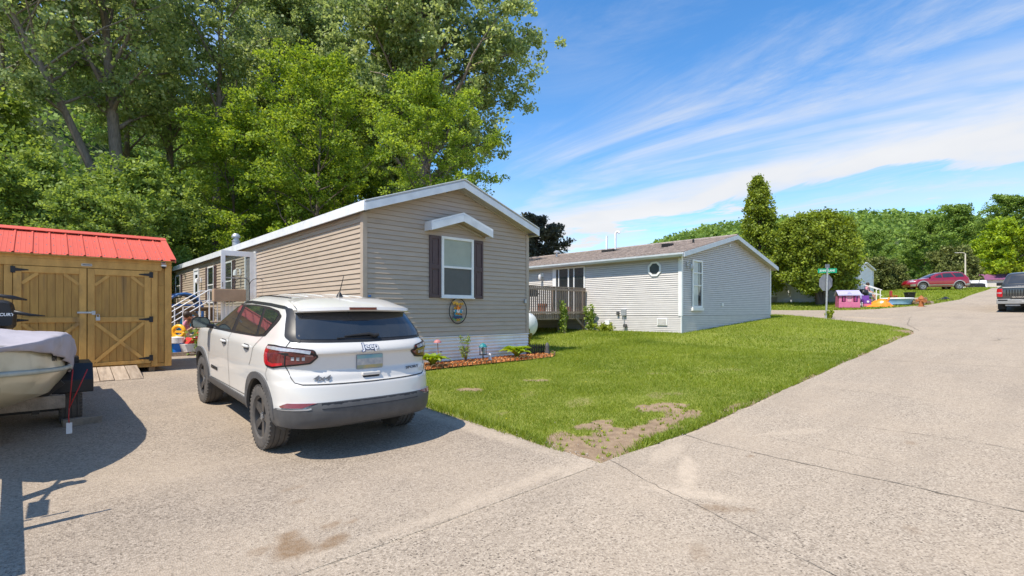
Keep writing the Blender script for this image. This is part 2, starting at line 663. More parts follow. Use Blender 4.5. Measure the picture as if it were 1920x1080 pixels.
M['red_roof'] = material('red_roof', (.60, .115, .078), (.52, .098, .066), 1.6, rough=.5, spec=.25, dirt=((.62, .30, .26), 7.0, .67, .5))
M['shingle_a'] = material('shingle_a', (.37, .305, .27), (.19, .158, .142), 6, rough=.92, bump=.35, bscale=80)
M['grey_siding'] = material('grey_siding', (.60, .57, .535), (.53, .50, .47), 2, rough=.5, stretch=(1, 1, 5), dirt=((.45, .45, .45), 1.4, .60, .25))
M['bluegrey_trim'] = material('bluegrey_trim', (.58, .62, .65), (.50, .54, .57), 4, rough=.4)
M['boat_hull'] = material('boat_hull', (.52, .48, .34), (.44, .40, .265), 1.6, rough=.30, coat=.35, dirt=((.30, .26, .16), 3.5, .58, .55))
M['boat_rail'] = material('boat_rail', (.38, .42, .38), (.30, .34, .30), 6, rough=.5)
M['boat_cover'] = material('boat_cover', (.42, .39, .42), (.33, .305, .335), 2, rough=.85, bump=.5, bscale=7, dirt=((.25, .23, .22), 3.0, .60, .5))
M['red_rope'] = material('red_rope', (.50, .03, .035), (.36, .02, .02), 40, rough=.7)
M['tank_white'] = material('tank_white', (.72, .74, .72), (.62, .64, .61), 3, rough=.4, dirt=((.40, .41, .36), 3.0, .60, .4))
M['sign_green'] = material('sign_green', (.006, .30, .16), (.005, .26, .14), 4, rough=.4)
M['sign_white'] = material('sign_white', (.82, .84, .84), (.76, .78, .78), 4, rough=.4)
M['sign_back'] = material('sign_back', (.30, .31, .33), (.24, .25, .27), 6, rough=.5, metal=.4)
M['mulch'] = vary(material('mulch', (.60, .27, .09), (.44, .18, .06), 30, rough=.9, bump=.5, bscale=60), .1)
M['soil'] = material('soil', (.20, .135, .085), (.14, .092, .058), 8, rough=.95, bump=.4, bscale=50)
M['blue_frame'] = material('blue_frame', (.035, .13, .34), (.028, .10, .27), 5, rough=.4)
M['blue_toy'] = material('blue_toy', (.01, .17, .68), (.01, .14, .58), 5, rough=.35)
M['yellow_toy'] = material('yellow_toy', (.85, .44, .015), (.75, .36, .01), 5, rough=.35)
M['red_toy'] = material('red_toy', (.60, .035, .03), (.48, .03, .025), 5, rough=.35)
M['green_toy'] = material('green_toy', (.09, .42, .16), (.07, .33, .12), 5, rough=.5)
M['pink_toy'] = material('pink_toy', (.60, .16, .28), (.52, .13, .24), 5, rough=.4)
M['purple_toy'] = material('purple_toy', (.20, .07, .36), (.15, .05, .28), 5, rough=.4)
M['lilac_toy'] = material('lilac_toy', (.44, .42, .60), (.38, .36, .54), 5, rough=.4)
M['magenta_toy'] = material('magenta_toy', (.36, .04, .17), (.3, .03, .14), 5, rough=.4)
M['orange_toy'] = material('orange_toy', (.90, .26, .015), (.80, .20, .01), 5, rough=.45)
M['teal_toy'] = material('teal_toy', (.02, .30, .44), (.015, .24, .36), 5, rough=.45)
M['pool_blue'] = material('pool_blue', (.32, .52, .74), (.24, .42, .66), 3, rough=.35)
M['tan_box'] = material('tan_box', (.40, .28, .185), (.34, .235, .15), 5, rough=.8)
M['terracotta'] = material('terracotta', (.40, .135, .06), (.32, .10, .045), 7, rough=.8)
M['rust'] = material('rust', (.42, .155, .045), (.30, .10, .03), 10, rough=.75)
M['red_paint'] = material('red_paint', (.25, .006, .018), (.22, .005, .015), 2, rough=.2, coat=1.0)
M['truck_paint'] = material('truck_paint', (.035, .036, .036), (.05, .048, .045), 3, rough=.22, coat=.8)
M['silver'] = material('silver', (.42, .42, .42), (.36, .36, .35), 4, rough=.35, metal=.5)
M['beige_wall'] = material('beige_wall', (.56, .52, .44), (.50, .46, .39), 3, rough=.6)
M['grey_wall'] = material('grey_wall', (.30, .28, .30), (.25, .24, .26), 3, rough=.6)
M['purple_roof'] = material('purple_roof', (.26, .09, .19), (.22, .075, .16), 3, rough=.45)
M['concrete_pole'] = material('concrete_pole', (.58, .53, .42), (.50, .46, .36), 4, rough=.7)
M['skin'] = material('skin', (.52, .29, .20), (.46, .25, .17), 6, rough=.55)
M['hair_dark'] = material('hair_dark', (.045, .025, .015), (.03, .018, .01), 20, rough=.6)
M['hair_red'] = material('hair_red', (.36, .13, .06), (.28, .09, .04), 20, rough=.6)
M['cloth_pink'] = material('cloth_pink', (.70, .36, .44), (.55, .16, .25), 30, rough=.8)
M['cloth_white'] = material('cloth_white', (.72, .70, .70), (.62, .60, .60), 10, rough=.8)
M['cloth_blue'] = material('cloth_blue', (.05, .08, .16), (.04, .06, .12), 10, rough=.8)
M['cloth_maroon'] = material('cloth_maroon', (.22, .05, .06), (.15, .03, .04), 12, rough=.8)
M['bark_grey'] = material('bark_grey', (.27, .225, .18), (.16, .13, .10), 5, rough=.95, stretch=(3, 3, .6), bump=.9, bscale=16)
M['bark_dark'] = material('bark_dark', (.165, .13, .10), (.09, .07, .055), 5, rough=.95, stretch=(3, 3, .6), bump=.9, bscale=16)

LEAF = {}
LEAF['cottonwood'] = leaf_material('leaf_cottonwood', (.080, .125, .036), (.270, .320, .115), .50, .10)
LEAF['boxelder'] = leaf_material('leaf_boxelder', (.070, .125, .014), (.235, .305, .048), .48, .04)
LEAF['maple'] = leaf_material('leaf_maple', (.070, .118, .022), (.200, .262, .055), .45, .05)
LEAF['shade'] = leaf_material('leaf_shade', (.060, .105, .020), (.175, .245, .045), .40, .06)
LEAF['cedar'] = leaf_material('leaf_cedar', (.060, .088, .011), (.195, .245, .028), .35, .04)
LEAF['spruce'] = leaf_material('leaf_spruce', (.052, .066, .018), (.125, .140, .036), .25, .04)
LEAF['locust'] = leaf_material('leaf_locust', (.090, .145, .014), (.270, .350, .025), .45, .04)
LEAF['purple'] = leaf_material('leaf_purple', (.030, .030, .022), (.085, .090, .060), .30, .08)
LEAF['hill'] = leaf_material('leaf_hill', (.060, .105, .022), (.175, .250, .050), .40, .04)
LEAF['grass'] = leaf_material('leaf_grass', (.080, .122, .010), (.240, .275, .034), .45, .05)
LEAF['hosta'] = leaf_material('leaf_hosta', (.11, .20, .012), (.30, .42, .045), .40, .10)
LEAF['yellow'] = leaf_material('leaf_yellow', (.20, .15, .01), (.55, .42, .03), .35, .08)


def set_attr(me, name, arr):
    a = me.attributes.new(name, 'FLOAT', 'POINT')
    a.data.foreach_set('value', np.asarray(arr, np.float32))


def np_mesh(name, verts, faces, n):
    """verts (V,3), faces (F,n) -> mesh, fast"""
    me = bpy.data.meshes.new(name)
    V, F = len(verts), len(faces)
    me.vertices.add(V)
    me.vertices.foreach_set('co', np.asarray(verts, np.float32).ravel())
    me.loops.add(F * n)
    me.loops.foreach_set('vertex_index', np.asarray(faces, np.int32).ravel())
    me.polygons.add(F)
    me.polygons.foreach_set('loop_start', np.arange(0, F * n, n, dtype=np.int32))
    me.polygons.foreach_set('loop_total', np.full(F, n, np.int32))
    me.update(calc_edges=True)
    return me


def grid_mesh(name, X, Y, Z):
    r, c = X.shape
    v = np.stack([X, Y, Z], -1).reshape(-1, 3)
    i = np.arange(r * c).reshape(r, c)
    f = np.stack([i[:-1, :-1], i[:-1, 1:], i[1:, 1:], i[1:, :-1]], -1).reshape(-1, 4)
    me = np_mesh(name, v, f, 4)
    me.polygons.foreach_set('use_smooth', [True] * len(me.polygons))
    return me


# ------------------------------------------------------------------ ground
DIRT = [  # bare patches of the lawn: x, y, radius x, radius y, turn, strength
    (.45, .42, .62, .40, .35, 1.2), (1.1, .45, .85, .30, .05, 1.1), (1.85, .45, .75, .24, .0, .95), (1.15, 1.0, .42, .20, -.25, 1.0),
    (2.80, .85, .62, .24, -.45, 1.05), (2.55, .50, .5, .2, 0, .8), (.40, .85, .5, .24, .6, .75), (1.35, 3.76, .26, .16, -.7, .95), (2.82, 3.63, .34, .12, -.7, .85),
    (5.18, 2.36, .35, .14, -.6, .5), (3.4, .14, .6, .12, 0, .7), (4.6, .1, .7, .1, 0, .6), (6.5, .08, .9, .08, 0, .6), (9.5, .06, 2.0, .10, 0, .6), (14, .1, 2.2, .14, 0, .7), (17, .2, .9, .3, .5, .8),
    (.05, 1.6, .10, .9, 0, .6), (2.0, 1.9, .5, .25, .3, .42), (3.6, 1.2, .7, .3, -.4, .45), (1.9, 2.9, .35, .2, .5, .40), (4.4, 3.4, .6, .2, -.3, .38), (6.2, 1.6, .7, .25, -.5, .40), (.5, 3.9, .3, .3, 0, .42), (8.5, 3, .9, .3, -.4, .36), (.05, 3.0, .08, 1.2, 0, .5), (.7, 2.2, .3, .12, .4, .45)]


def dirt_at(s, u):
    d = np.zeros(np.shape(s))
    jit = fnoise(s, u, 2.6)
    for x, y, a, b, t, k in DIRT:
        c, sn = math.cos(t), math.sin(t)
        dx, dy = s - x, u - y
        q = ((dx * c + dy * sn) / a) ** 2 + ((-dx * sn + dy * c) / b) ** 2
        d = np.maximum(d, k * (1 - ss(np.sqrt(q) + (jit - .5) * 1.5, .55, 1.25)))
    return np.clip(d, 0, 1)


def in_lawn(s, u):
    """1 on the mown lawns, 0 on paved ground"""
    a = (s > 0.02) & (u > 0.0) & (s < 23.6)
    cut = np.where(s > 16.2, ((s - 16.2) / 6.6) ** 2 * 5.2, 0.0)
    a &= (u > cut)
    a &= ~((s < .62) & (u > 5.9))
    b = (s > 28.5) & (u > far_edge(s))
    return a | b


def far_edge(s):
    return np.interp(s, [28.5, 28.6, 29.4, 30.9, 34.5, 39.5, 54, 75, 82, 120], [40, 7.2, 5.4, 3.9, 2.0, 1.07, .8, .8, 8, 9])


def lawn_edge(s):
    return np.where(s <= 16.2, 0.0, np.where(s < 23.6, ((s - 16.2) / 6.6) ** 2 * 5.2, 40.0))


gs = np.unique(np.concatenate([[-900, -500, -300, -200, -120, -80, -50], np.arange(-40, -2, 1.0), np.arange(-2, 9, .10), np.arange(9, 24.5, .3), np.arange(25, 60, .6),
                               np.arange(60, 130, 2.5), [150, 200, 260, 330, 420, 520, 700, 1000, 1600], [-2.3, 5.5, 12.4, 20.6]]).round(3))
gu = np.unique(np.concatenate([[-900, -400, -200, -90, -50, -30, -20], np.arange(-12, -.4, .6), np.arange(-.3, 7, .10), np.arange(7, 14.1, .35), np.arange(15, 60, 1.5),
                               [70, 90, 120, 160, 220, 300, 420, 600, 900, 1500], [0, 3, 6, 9, 14]]).round(3))
GX, GY = np.meshgrid(gs, gu, indexing='ij')
GZ = Hv(GX, GY)
paved = ~in_lawn(GX, GY)
dd = dirt_at(GX, GY)
GZ = GZ - 0.02 * (dd > .5) + (fnoise(GX, GY, 1.4) - .5) * .03 * (in_lawn(GX, GY) & (GX < 24) & (GX > .3))
GZ = np.where(paved & (GX > -12) & (GX < 125) & (GY > -9.2) & (GY < 42), GZ - .035, GZ)
me = grid_mesh('ground', GX, GY, GZ)
set_attr(me, 'dirt', np.where(paved & (GY < 5.9), .8, dd).ravel())
mg = bpy.data.materials.new('lawn_ground')
mg.use_nodes = True
nt = mg.node_tree
B = nt.nodes['Principled BSDF']
B.inputs['Roughness'].default_value = .95
B.inputs['Specular IOR Level'].default_value = .15


def nd(t, **kw):
    n = nt.nodes.new(t)
    for k, v in kw.items():
        setattr(n, k, v)
    return n


def noise_node(scale, detail=4, rough=.6, stretch=None):
    n = nd('ShaderNodeTexNoise')
    n.inputs['Scale'].default_value = scale
    n.inputs['Detail'].default_value = detail
    n.inputs['Roughness'].default_value = rough
    tc = nd('ShaderNodeTexCoord')
    if stretch:
        mp = nd('ShaderNodeMapping')
        mp.inputs['Scale'].default_value = stretch
        nt.links.new(tc.outputs['Object'], mp.inputs[0])
        nt.links.new(mp.outputs[0], n.inputs['Vector'])
    else:
        nt.links.new(tc.outputs['Object'], n.inputs['Vector'])
    return n.outputs['Fac']


def mixc(f, a, b):
    n = nd('ShaderNodeMixRGB')
    for i, v in enumerate((f, a, b)):
        if isinstance(v, (int, float)):
            n.inputs[i].default_value = v
        elif isinstance(v, tuple):
            n.inputs[i].default_value = (*v, 1)
        else:
            nt.links.new(v, n.inputs[i])
    return n.outputs[0]


def rampn(v, a, b, c=0.0, d=1.0):
    n = nd('ShaderNodeMapRange')
    nt.links.new(v, n.inputs[0])
    for k, x in zip(('From Min', 'From Max', 'To Min', 'To Max'), (a, b, c, d)):
        n.inputs[k].default_value = x
    return n.outputs[0]


at = nd('ShaderNodeAttribute')
at.attribute_name = 'dirt'
green = mixc(rampn(noise_node(.55, 5), .35, .65), (.125, .160, .018), (.215, .245, .036))
green = mixc(rampn(noise_node(26, 3), .35, .68), green, (.29, .30, .065))
green = mixc(rampn(noise_node(60, 2), .50, .72, 0, .65), green, (.07, .105, .016))
soil = mixc(rampn(noise_node(9, 5), .35, .65), (.33, .235, .15), (.225, .155, .098))
soil = mixc(rampn(noise_node(90, 2), .55, .75), soil, (.42, .33, .24))
nt.links.new(mixc(rampn(at.outputs['Fac'], .35, .6), green, soil), B.inputs['Base Color'])
bp = nd('ShaderNodeBump')
bp.inputs['Strength'].default_value = .7
bp.inputs['Distance'].default_value = .03
nt.links.new(noise_node(45, 4), bp.inputs['Height'])
nt.links.new(bp.outputs[0], B.inputs['Normal'])
tag(link('ground', me, mg), kind='structure')


# ------------------------------------------------------------------ paving
def paving_material(name, base, dark, lightc, warm, base2, dark2, lightc2, spk=1.0):
    global nt
    m = bpy.data.materials.new(name)
    m.use_nodes = True
    nt = m.node_tree
    Bq = nt.nodes['Principled BSDF']
    Bq.inputs['Roughness'].default_value = .93
    Bq.inputs['Specular IOR Level'].default_value = .2
    vor = nd('ShaderNodeTexVoronoi')
    vor.inputs['Scale'].default_value = 85
    tc = nd('ShaderNodeTexCoord')
    nt.links.new(tc.outputs['Object'], vor.inputs['Vector'])
    sep = nd('ShaderNodeSeparateColor')
    nt.links.new(vor.outputs['Color'], sep.inputs[0])
    ad = nd('ShaderNodeAttribute')
    ad.attribute_name = 'drive'
    D = ad.outputs['Fac']
    c = mixc(rampn(sep.outputs[0], .05, .95), mixc(D, dark, dark2), mixc(D, lightc, lightc2))
    c = mixc(.25, c, mixc(D, base, base2))
    c = mixc(rampn(sep.outputs[1], .90, .97), c, tuple(x * .28 for x in base))
    c = mixc(rampn(noise_node(38, 4, .7), .54, .74, 0, .65 * spk), c, tuple(x * .42 for x in base))
    c = mixc(rampn(noise_node(13, 4, .65), .46, .74, 0, .34), c, tuple(x * .62 for x in base))
    c = mixc(rampn(noise_node(.7, 5), .38, .68, 0, .50), c, warm)
    c = mixc(rampn(noise_node(.9, 4, .6, (.35, 2.2, 1)), .48, .72, 0, .30), c, tuple(x * .62 for x in base))
    a = nd('ShaderNodeAttribute')
    a.attribute_name = 'stain'
    st = nd('ShaderNodeMath', operation='MULTIPLY')
    nt.links.new(a.outputs['Fac'], st.inputs[0])
    nt.links.new(rampn(noise_node(22, 4), .25, .7, .55, 1.15), st.inputs[1])
    c = mixc(st.outputs[0], c, (.20, .128, .070))
    a2 = nd('ShaderNodeAttribute')
    a2.attribute_name = 'sand'
    st2 = nd('ShaderNodeMath', operation='MULTIPLY')
    nt.links.new(a2.outputs['Fac'], st2.inputs[0])
    nt.links.new(rampn(noise_node(14, 4), .3, .65, .35, 1.0), st2.inputs[1])
    c = mixc(st2.outputs[0], c, (.50, .41, .31))
    nt.links.new(c, Bq.inputs['Base Color'])
    b = nd('ShaderNodeBump')
    b.inputs['Strength'].default_value = .55
    b.inputs['Distance'].default_value = .008
    nt.links.new(vor.outputs['Distance'], b.inputs['Height'])
    nt.links.new(b.outputs[0], Bq.inputs['Normal'])
    return m


M['road'] = paving_material('paved_surface', (.385, .315, .242), (.215, .173, .13), (.51, .43, .335), (.41, .33, .245),
                            (.295, .238, .182), (.15, .12, .092), (.43, .36, .285), .9)
M['crack'] = material('crack', (.11, .092, .07), (.17, .14, .105), 20, rough=1)


def blobs(s, u, lst, sc=3.0):
    d = np.zeros(np.shape(s))
    j = fnoise(s, u, sc)
    for x, y, a, b, t, k in lst:
        c, sn = math.cos(t), math.sin(t)
        dx, dy = s - x, u - y
        q = np.sqrt(((dx * c + dy * sn) / a) ** 2 + ((-dx * sn + dy * c) / b) ** 2)
        d = np.maximum(d, k * (1 - ss(q + (j - .5) * .9, .6, 1.15)))
    return d


STAIN = [(-2.83, .33, .13, .14, .2, .85), (-2.79, .53, .075, .07, 0, .80), (-2.60, .25, .15, .07, .4, .80), (-2.50, .49, .09, .05, .3, .62),
         (-3.01, .44, .08, .06, 0, .5), (-2.36, .46, .05, .035, 0, .6), (-2.48, 1.35, .13, .05, 0, .35), (-2.55, 1.05, .09, .05, 0, .35)]
STAIN_R = [(-.14, -1.29, .17, .10, -.9, .60), (-.02, -1.42, .12, .06, -.9, .45), (1.38, -.93, .05, .03, 0, .8), (3.0, -2.0, .08, .05, 0, .4), (-.9, -1.5, .12, .07, .4, .3), (.5, -2.4, .1, .06, .4, .25)]
SAND_R = [(.45, -.72, .55, .10, .5, .8), (.0, -1.0, .45, .13, -1.1, .8), (2.6, -.9, .5, .10, -.6, .4), (.9, -.25, .5, .12, .1, .55)]
SAND_D = [(-.35, -.0, .5, .12, .4, .5), (-1.0, .15, .9, .10, .05, .5), (-1.9, .1, 1.1, .08, -.05, .35), (-.12, 2.2, .14, 2.0, 0, .5)]

def drive_at(s, u):
    return ss(u + (fnoise(s, u, .9) - .5) * 2.2, -1.0, 1.6) * (1 - ss(s, -.4, .8)) + .35 * ss(fnoise(s, u, .35), .5, .7) * (s > 0)


# road with the cross street
rs_ = np.unique(np.concatenate([np.arange(-14, -2.5, .5), np.arange(-2.5, 6, .06), np.arange(6, 16, .25), np.arange(16, 31, .12), np.arange(31, 82, .7), np.arange(82, 130, 3), [-2.3, 23.6, 28.5]]).round(3))
edge = np.where(rs_ < 23.6, lawn_edge(rs_), np.where(rs_ <= 28.5, 40.0, far_edge(rs_)))
edge = edge + np.where((rs_ > -.2) & (rs_ < 17), (fnoise(rs_, rs_ * 0 + 4.2, 1.9) - .5) * .10 - .01, 0)
edge = np.where(rs_ < 0, 0.0, edge)
tt = np.concatenate([np.linspace(0, .62, 60), np.linspace(.64, 1, 55)])
RX = np.repeat(rs_[:, None], len(tt) + 24, 1)
low = np.minimum(edge, 0.0)
RY = np.concatenate([-9 + (low[:, None] + 9) * (tt ** .75)[None, :], low[:, None] + (edge - low)[:, None] * (np.arange(1, 25) / 24.0)[None, :] ** 1.6], 1)
dx_ = np.where(rs_ < 0, 0, 1)
RZ = Hv(RX, RY) + np.where(RX > 25, .012, .004)
me = grid_mesh('road', RX, RY, RZ)
set_attr(me, 'stain', blobs(RX, RY, STAIN_R).ravel())
set_attr(me, 'sand', blobs(RX, RY, SAND_R, 2.0).ravel())
set_attr(me, 'drive', drive_at(RX, RY).ravel())
road = tag(link('road', me, M['road']), kind='structure')

# driveway and the paved strip beside the tan home
ds_ = np.unique(np.concatenate([np.arange(-14, -5, .5), np.arange(-5, .01, .05), [-2.3]]).round(3))
du_ = np.unique(np.concatenate([[-.03, 0.0], np.arange(0.05, 3.2, .05), np.arange(3.2, 14, .2), np.arange(14, 30, 1.0), [3, 6, 9, 14]]).round(3))
DX, DY = np.meshgrid(ds_, du_, indexing='ij')
right = np.where(du_ < 5.95, .06 + (fnoise(du_ * 0 + 3.3, du_, 2.0) - .5) * .12, np.where(du_ < 6.3, .12, .60))
DX = np.where(np.isclose(DX, 0.0), right[None, :], DX)
DZ = Hv(DX, DY) + np.where(DY < 0, -.008, .004)
me = grid_mesh('driveway', DX, DY, DZ)
set_attr(me, 'stain', blobs(DX, DY, STAIN, 5.0).ravel())
set_attr(me, 'sand', blobs(DX, DY, SAND_D, 2.0).ravel())
set_attr(me, 'drive', drive_at(DX, DY).ravel())
driveway = tag(link('driveway', me, M['road']), kind='structure')


def crack(pts, w, parent, seed=0, lift=.009):
    rng = np.random.default_rng(seed)
    line = []
    for (a, b) in zip(pts[:-1], pts[1:]):
        n = max(2, int(math.dist(a, b) / .07))
        for k in range(n):
            t = k / n
            line.append((a[0] + (b[0] - a[0]) * t, a[1] + (b[1] - a[1]) * t))
    line.append(pts[-1])
    line = np.array(line)
    wob = np.cumsum(rng.normal(0, .006, (len(line), 2)), 0)
    wob -= np.linspace(0, 1, len(line))[:, None] * wob[-1]
    line = line + wob + rng.normal(0, .004, line.shape)
    d = np.gradient(line, axis=0)
    d /= np.linalg.norm(d, axis=1)[:, None] + 1e-9
    nrm = np.stack([-d[:, 1], d[:, 0]], 1)
    ww = w * (.35 + 1.0 * rng.random(len(line)))[:, None]
    L, R = line - nrm * ww / 2, line + nrm * ww / 2
    z = lambda p: Hv(p[:, 0], p[:, 1]) + lift
    me = grid_mesh('crack', np.stack([L[:, 0], R[:, 0]]), np.stack([L[:, 1], R[:, 1]]), np.stack([z(L), z(R)]))
    return link('crack', me, M['crack'], parent)


crack([(.22, .06), (-.02, -.55), (-.25, -1.3), (-.6, -2.25), (-.9, -3.2)], 0.0056, road, 1)
crack([(1.67, -.02), (1.55, -.4), (1.50, -1.2), (1.52, -2.0), (1.46, -3.2), (1.5, -5)], 0.0099, road, 2)
crack([(2.25, -.9), (2.2, -1.6), (2.15, -2.0)], 0.0043, road, 9)
crack([(3.36, -1.4), (3.43, -2.0), (3.38, -2.9), (3.42, -4.0)], 0.0074, road, 3)
crack([(5.5, -.4), (5.6, -1.1), (5.5, -1.8)], 0.0062, road, 10)
crack([(9.43, -.1), (9.5, -1.4), (9.65, -2.7), (9.6, -5)], 0.0112, road, 4)
crack([(14.6, -1.9), (14.9, -2.1), (15.3, -2.0), (15.6, -2.3)], 0.0186, road, 5)
crack([(17.6, .0), (20, .62), (24, 1.2), (30, 1.3), (42, 1.0)], 0.0217, road, 6)
crack([(18.6, .2), (18.9, -2.2), (18.8, -5)], 0.0186, road, 7)
crack([(26, 1.0), (26.3, -1.5), (27.2, -3.0)], 0.0310, road, 8)
crack([(33, .6), (33.4, -1.5), (33.2, -4.0)], 0.0310, road, 11)

# ------------------------------------------------------------------ grass blades of the lawns
rng = np.random.default_rng(5)


def blades(n, s0, s1, u0, u1, h, w, zoff=-.008, keep=None):
    s = rng.uniform(s0, s1, n)
    u = rng.uniform(u0, u1, n)
    ok = in_lawn(s, u)
    ok &= rng.random(n) > dirt_at(s, u) * 1.18
    ok &= ~((s > .55) & (s < 5.3) & (u > 5.52) & (u < 40))          # flower bed and tan home
    ok &= ~((s > 12.4) & (s < 20.6) & (u > 5.84))                    # grey home
    if keep is not None:
        ok &= keep(s, u)
    s, u = s[ok], u[ok]
    n = len(s)
    clump = fnoise(s, u, 3.5)
    hh = h * (.45 + .55 * rng.random(n)) * (.7 + .7 * clump)
    ang = rng.uniform(0, 2 * PI, n)
    lean = rng.normal(0, .55, (n, 2)) * hh[:, None]
    ww = w * (.6 + .6 * rng.random(n))
    z = Hv(s, u) + zoff
    a = np.stack([s - np.cos(ang) * ww / 2, u - np.sin(ang) * ww / 2, z], 1)
    b = np.stack([s + np.cos(ang) * ww / 2, u + np.sin(ang) * ww / 2, z], 1)
    c = np.stack([s + lean[:, 0], u + lean[:, 1], z + hh], 1)
    stripe = .5 + .5 * np.sin((s * .9 + u * .25) * 2 * PI / 2.1)
    t = np.clip(.10 + .9 * (fnoise(s, u, .22) - .5) * .5 + .52 * rng.random(n) ** 1.4 + .42 * (fnoise(s, u, .55) - .45) + .10 * stripe + .25 * (clump - .5), 0, 1)
    return np.stack([a, b, c], 1).reshape(-1, 3), np.repeat(t, 3)


sets = [blades(110000, 0, 4.5, 0, 6.2, .055, .010), blades(80000, 4.5, 10, 0, 6.5, .065, .014), blades(60000, 10, 24, 0, 9, .075, .022),
        blades(30000, 5.2, 12.6, 5.5, 16, .10, .020), blades(36000, 28, 60, .5, 13, .13, .06), blades(16000, 60, 100, 1, 22, .15, .12),
        blades(5000, 0, 16, -.06, .16, .10, .014), blades(4000, 0, .25, .2, 5.9, .10, .013)]
V = np.concatenate([a for a, _ in sets])
Tn = np.concatenate([b for _, b in sets])
me = np_mesh('lawn_grass', V, np.arange(len(V)).reshape(-1, 3), 3)
set_attr(me, 'tint', Tn)
tag(link('lawn_grass', me, LEAF['grass']), kind='stuff')
# weeds scattered over the bare corner
wv, wt = [], []
for k in range(170):
    x, y = rng.uniform(.1, 3.6), rng.uniform(.03, 1.2)
    if not in_lawn(np.array([x]), np.array([y]))[0]:
        continue
    z = H(x, y)
    for j in range(rng.integers(4, 10)):
        a = rng.uniform(0, 2 * PI)
        l = rng.uniform(.015, .05)
        p = np.array([x, y, z - .02]) + np.array([rng.normal(0, .012), rng.normal(0, .012), 0])
        q = p + np.array([math.cos(a) * l, math.sin(a) * l, rng.uniform(.015, .05)])
        sd = np.array([-math.sin(a), math.cos(a), 0]) * .008
        wv += [p - sd, p + sd, q]
        wt += [.25 + .5 * rng.random()] * 3
me = np_mesh('weeds', np.array(wv), np.arange(len(wv)).reshape(-1, 3), 3)
set_attr(me, 'tint', wt)
tag(link('weeds', me, LEAF['grass']), kind='stuff')
# dandelions, pebbles and crumbs along the paving edges
dv = MB()
for k in range(16):
    x, y = rng.uniform(.3, 9), rng.uniform(.3, 5.4)
    if in_lawn(np.array([x]), np.array([y]))[0] and not (.55 < x < 5.8 and y > 5.3):
        dv.lathe([(.003, 0), (.010, .005), (.011, .009), (.002, .011)], 'z', (x, y, H(x, y) + rng.uniform(.04, .07)), 6)
M['dandelion'] = material('dandelion', (.75, .60, .03), None, 5)
tag(dv.build('dandelions', M['dandelion']), kind='stuff')
pv = MB()
for k in range(900):
    q = rng.random()
    if q < .40:
        x, y = rng.normal(.06, .12), rng.uniform(.1, 5.4)
    elif q < .72:
        x, y = rng.uniform(0, 15), rng.normal(-.03, .09)
    elif q < .86:
        x, y = rng.uniform(-2.6, .5), rng.normal(8.7, .12)
    else:
        x, y = rng.uniform(-2.6, 1.5), rng.uniform(-2.4, 6)
    r = rng.uniform(.004, .013)
    z = H(x, y) + .002
    a = rng.uniform(0, 6)
    c, sn = math.cos(a) * r, math.sin(a) * r
    pv.add([(x + c, y + sn, z), (x - sn, y + c, z), (x - c, y - sn, z), (x + sn, y - c, z), (x + c * .2, y + sn * .3, z + r * .9)], [(0, 1, 4), (1, 2, 4), (2, 3, 4), (3, 0, 4)])
M['pebble'] = material('pebble', (.42, .36, .29), (.26, .22, .18), 30, rough=.9)
tag(pv.build('pebbles', M['pebble']), kind='stuff')
# ------------------------------------------------------------------ foliage
def leaf_quads(P, size, rng, up=0.35, aspect=.72, out=None):
    """a small bent leaf at every point: two triangles' worth of quad, loosely facing up or outward"""
    n = len(P)
    nr = rng.normal(0, 1, (n, 3))
    nr[:, 2] += up * 2
    if out is not None:
        nr += out * 1.3
    nr /= np.linalg.norm(nr, axis=1)[:, None]
    t = np.cross(nr, rng.normal(0, 1, (n, 3)))
    t /= np.linalg.norm(t, axis=1)[:, None] + 1e-9
    b = np.cross(nr, t)
    s = size * (.65 + .7 * rng.random(n))[:, None]
    a = P - t * s * .55
    c = P + t * s * .55 - nr * s * .10
    l = P - b * s * .5 * aspect
    r = P + b * s * .5 * aspect
    return np.stack([a, l, c, r], 1).reshape(-1, 3)


def crown_mesh(name, P, size, rng, tint, up=.35, out=None, aspect=.72):
    V = leaf_quads(P, size, rng, up, aspect, out)
    me = np_mesh(name, V, np.arange(len(V)).reshape(-1, 4), 4)
    set_attr(me, 'tint', np.repeat(np.clip(tint, 0, 1), 4))
    return me


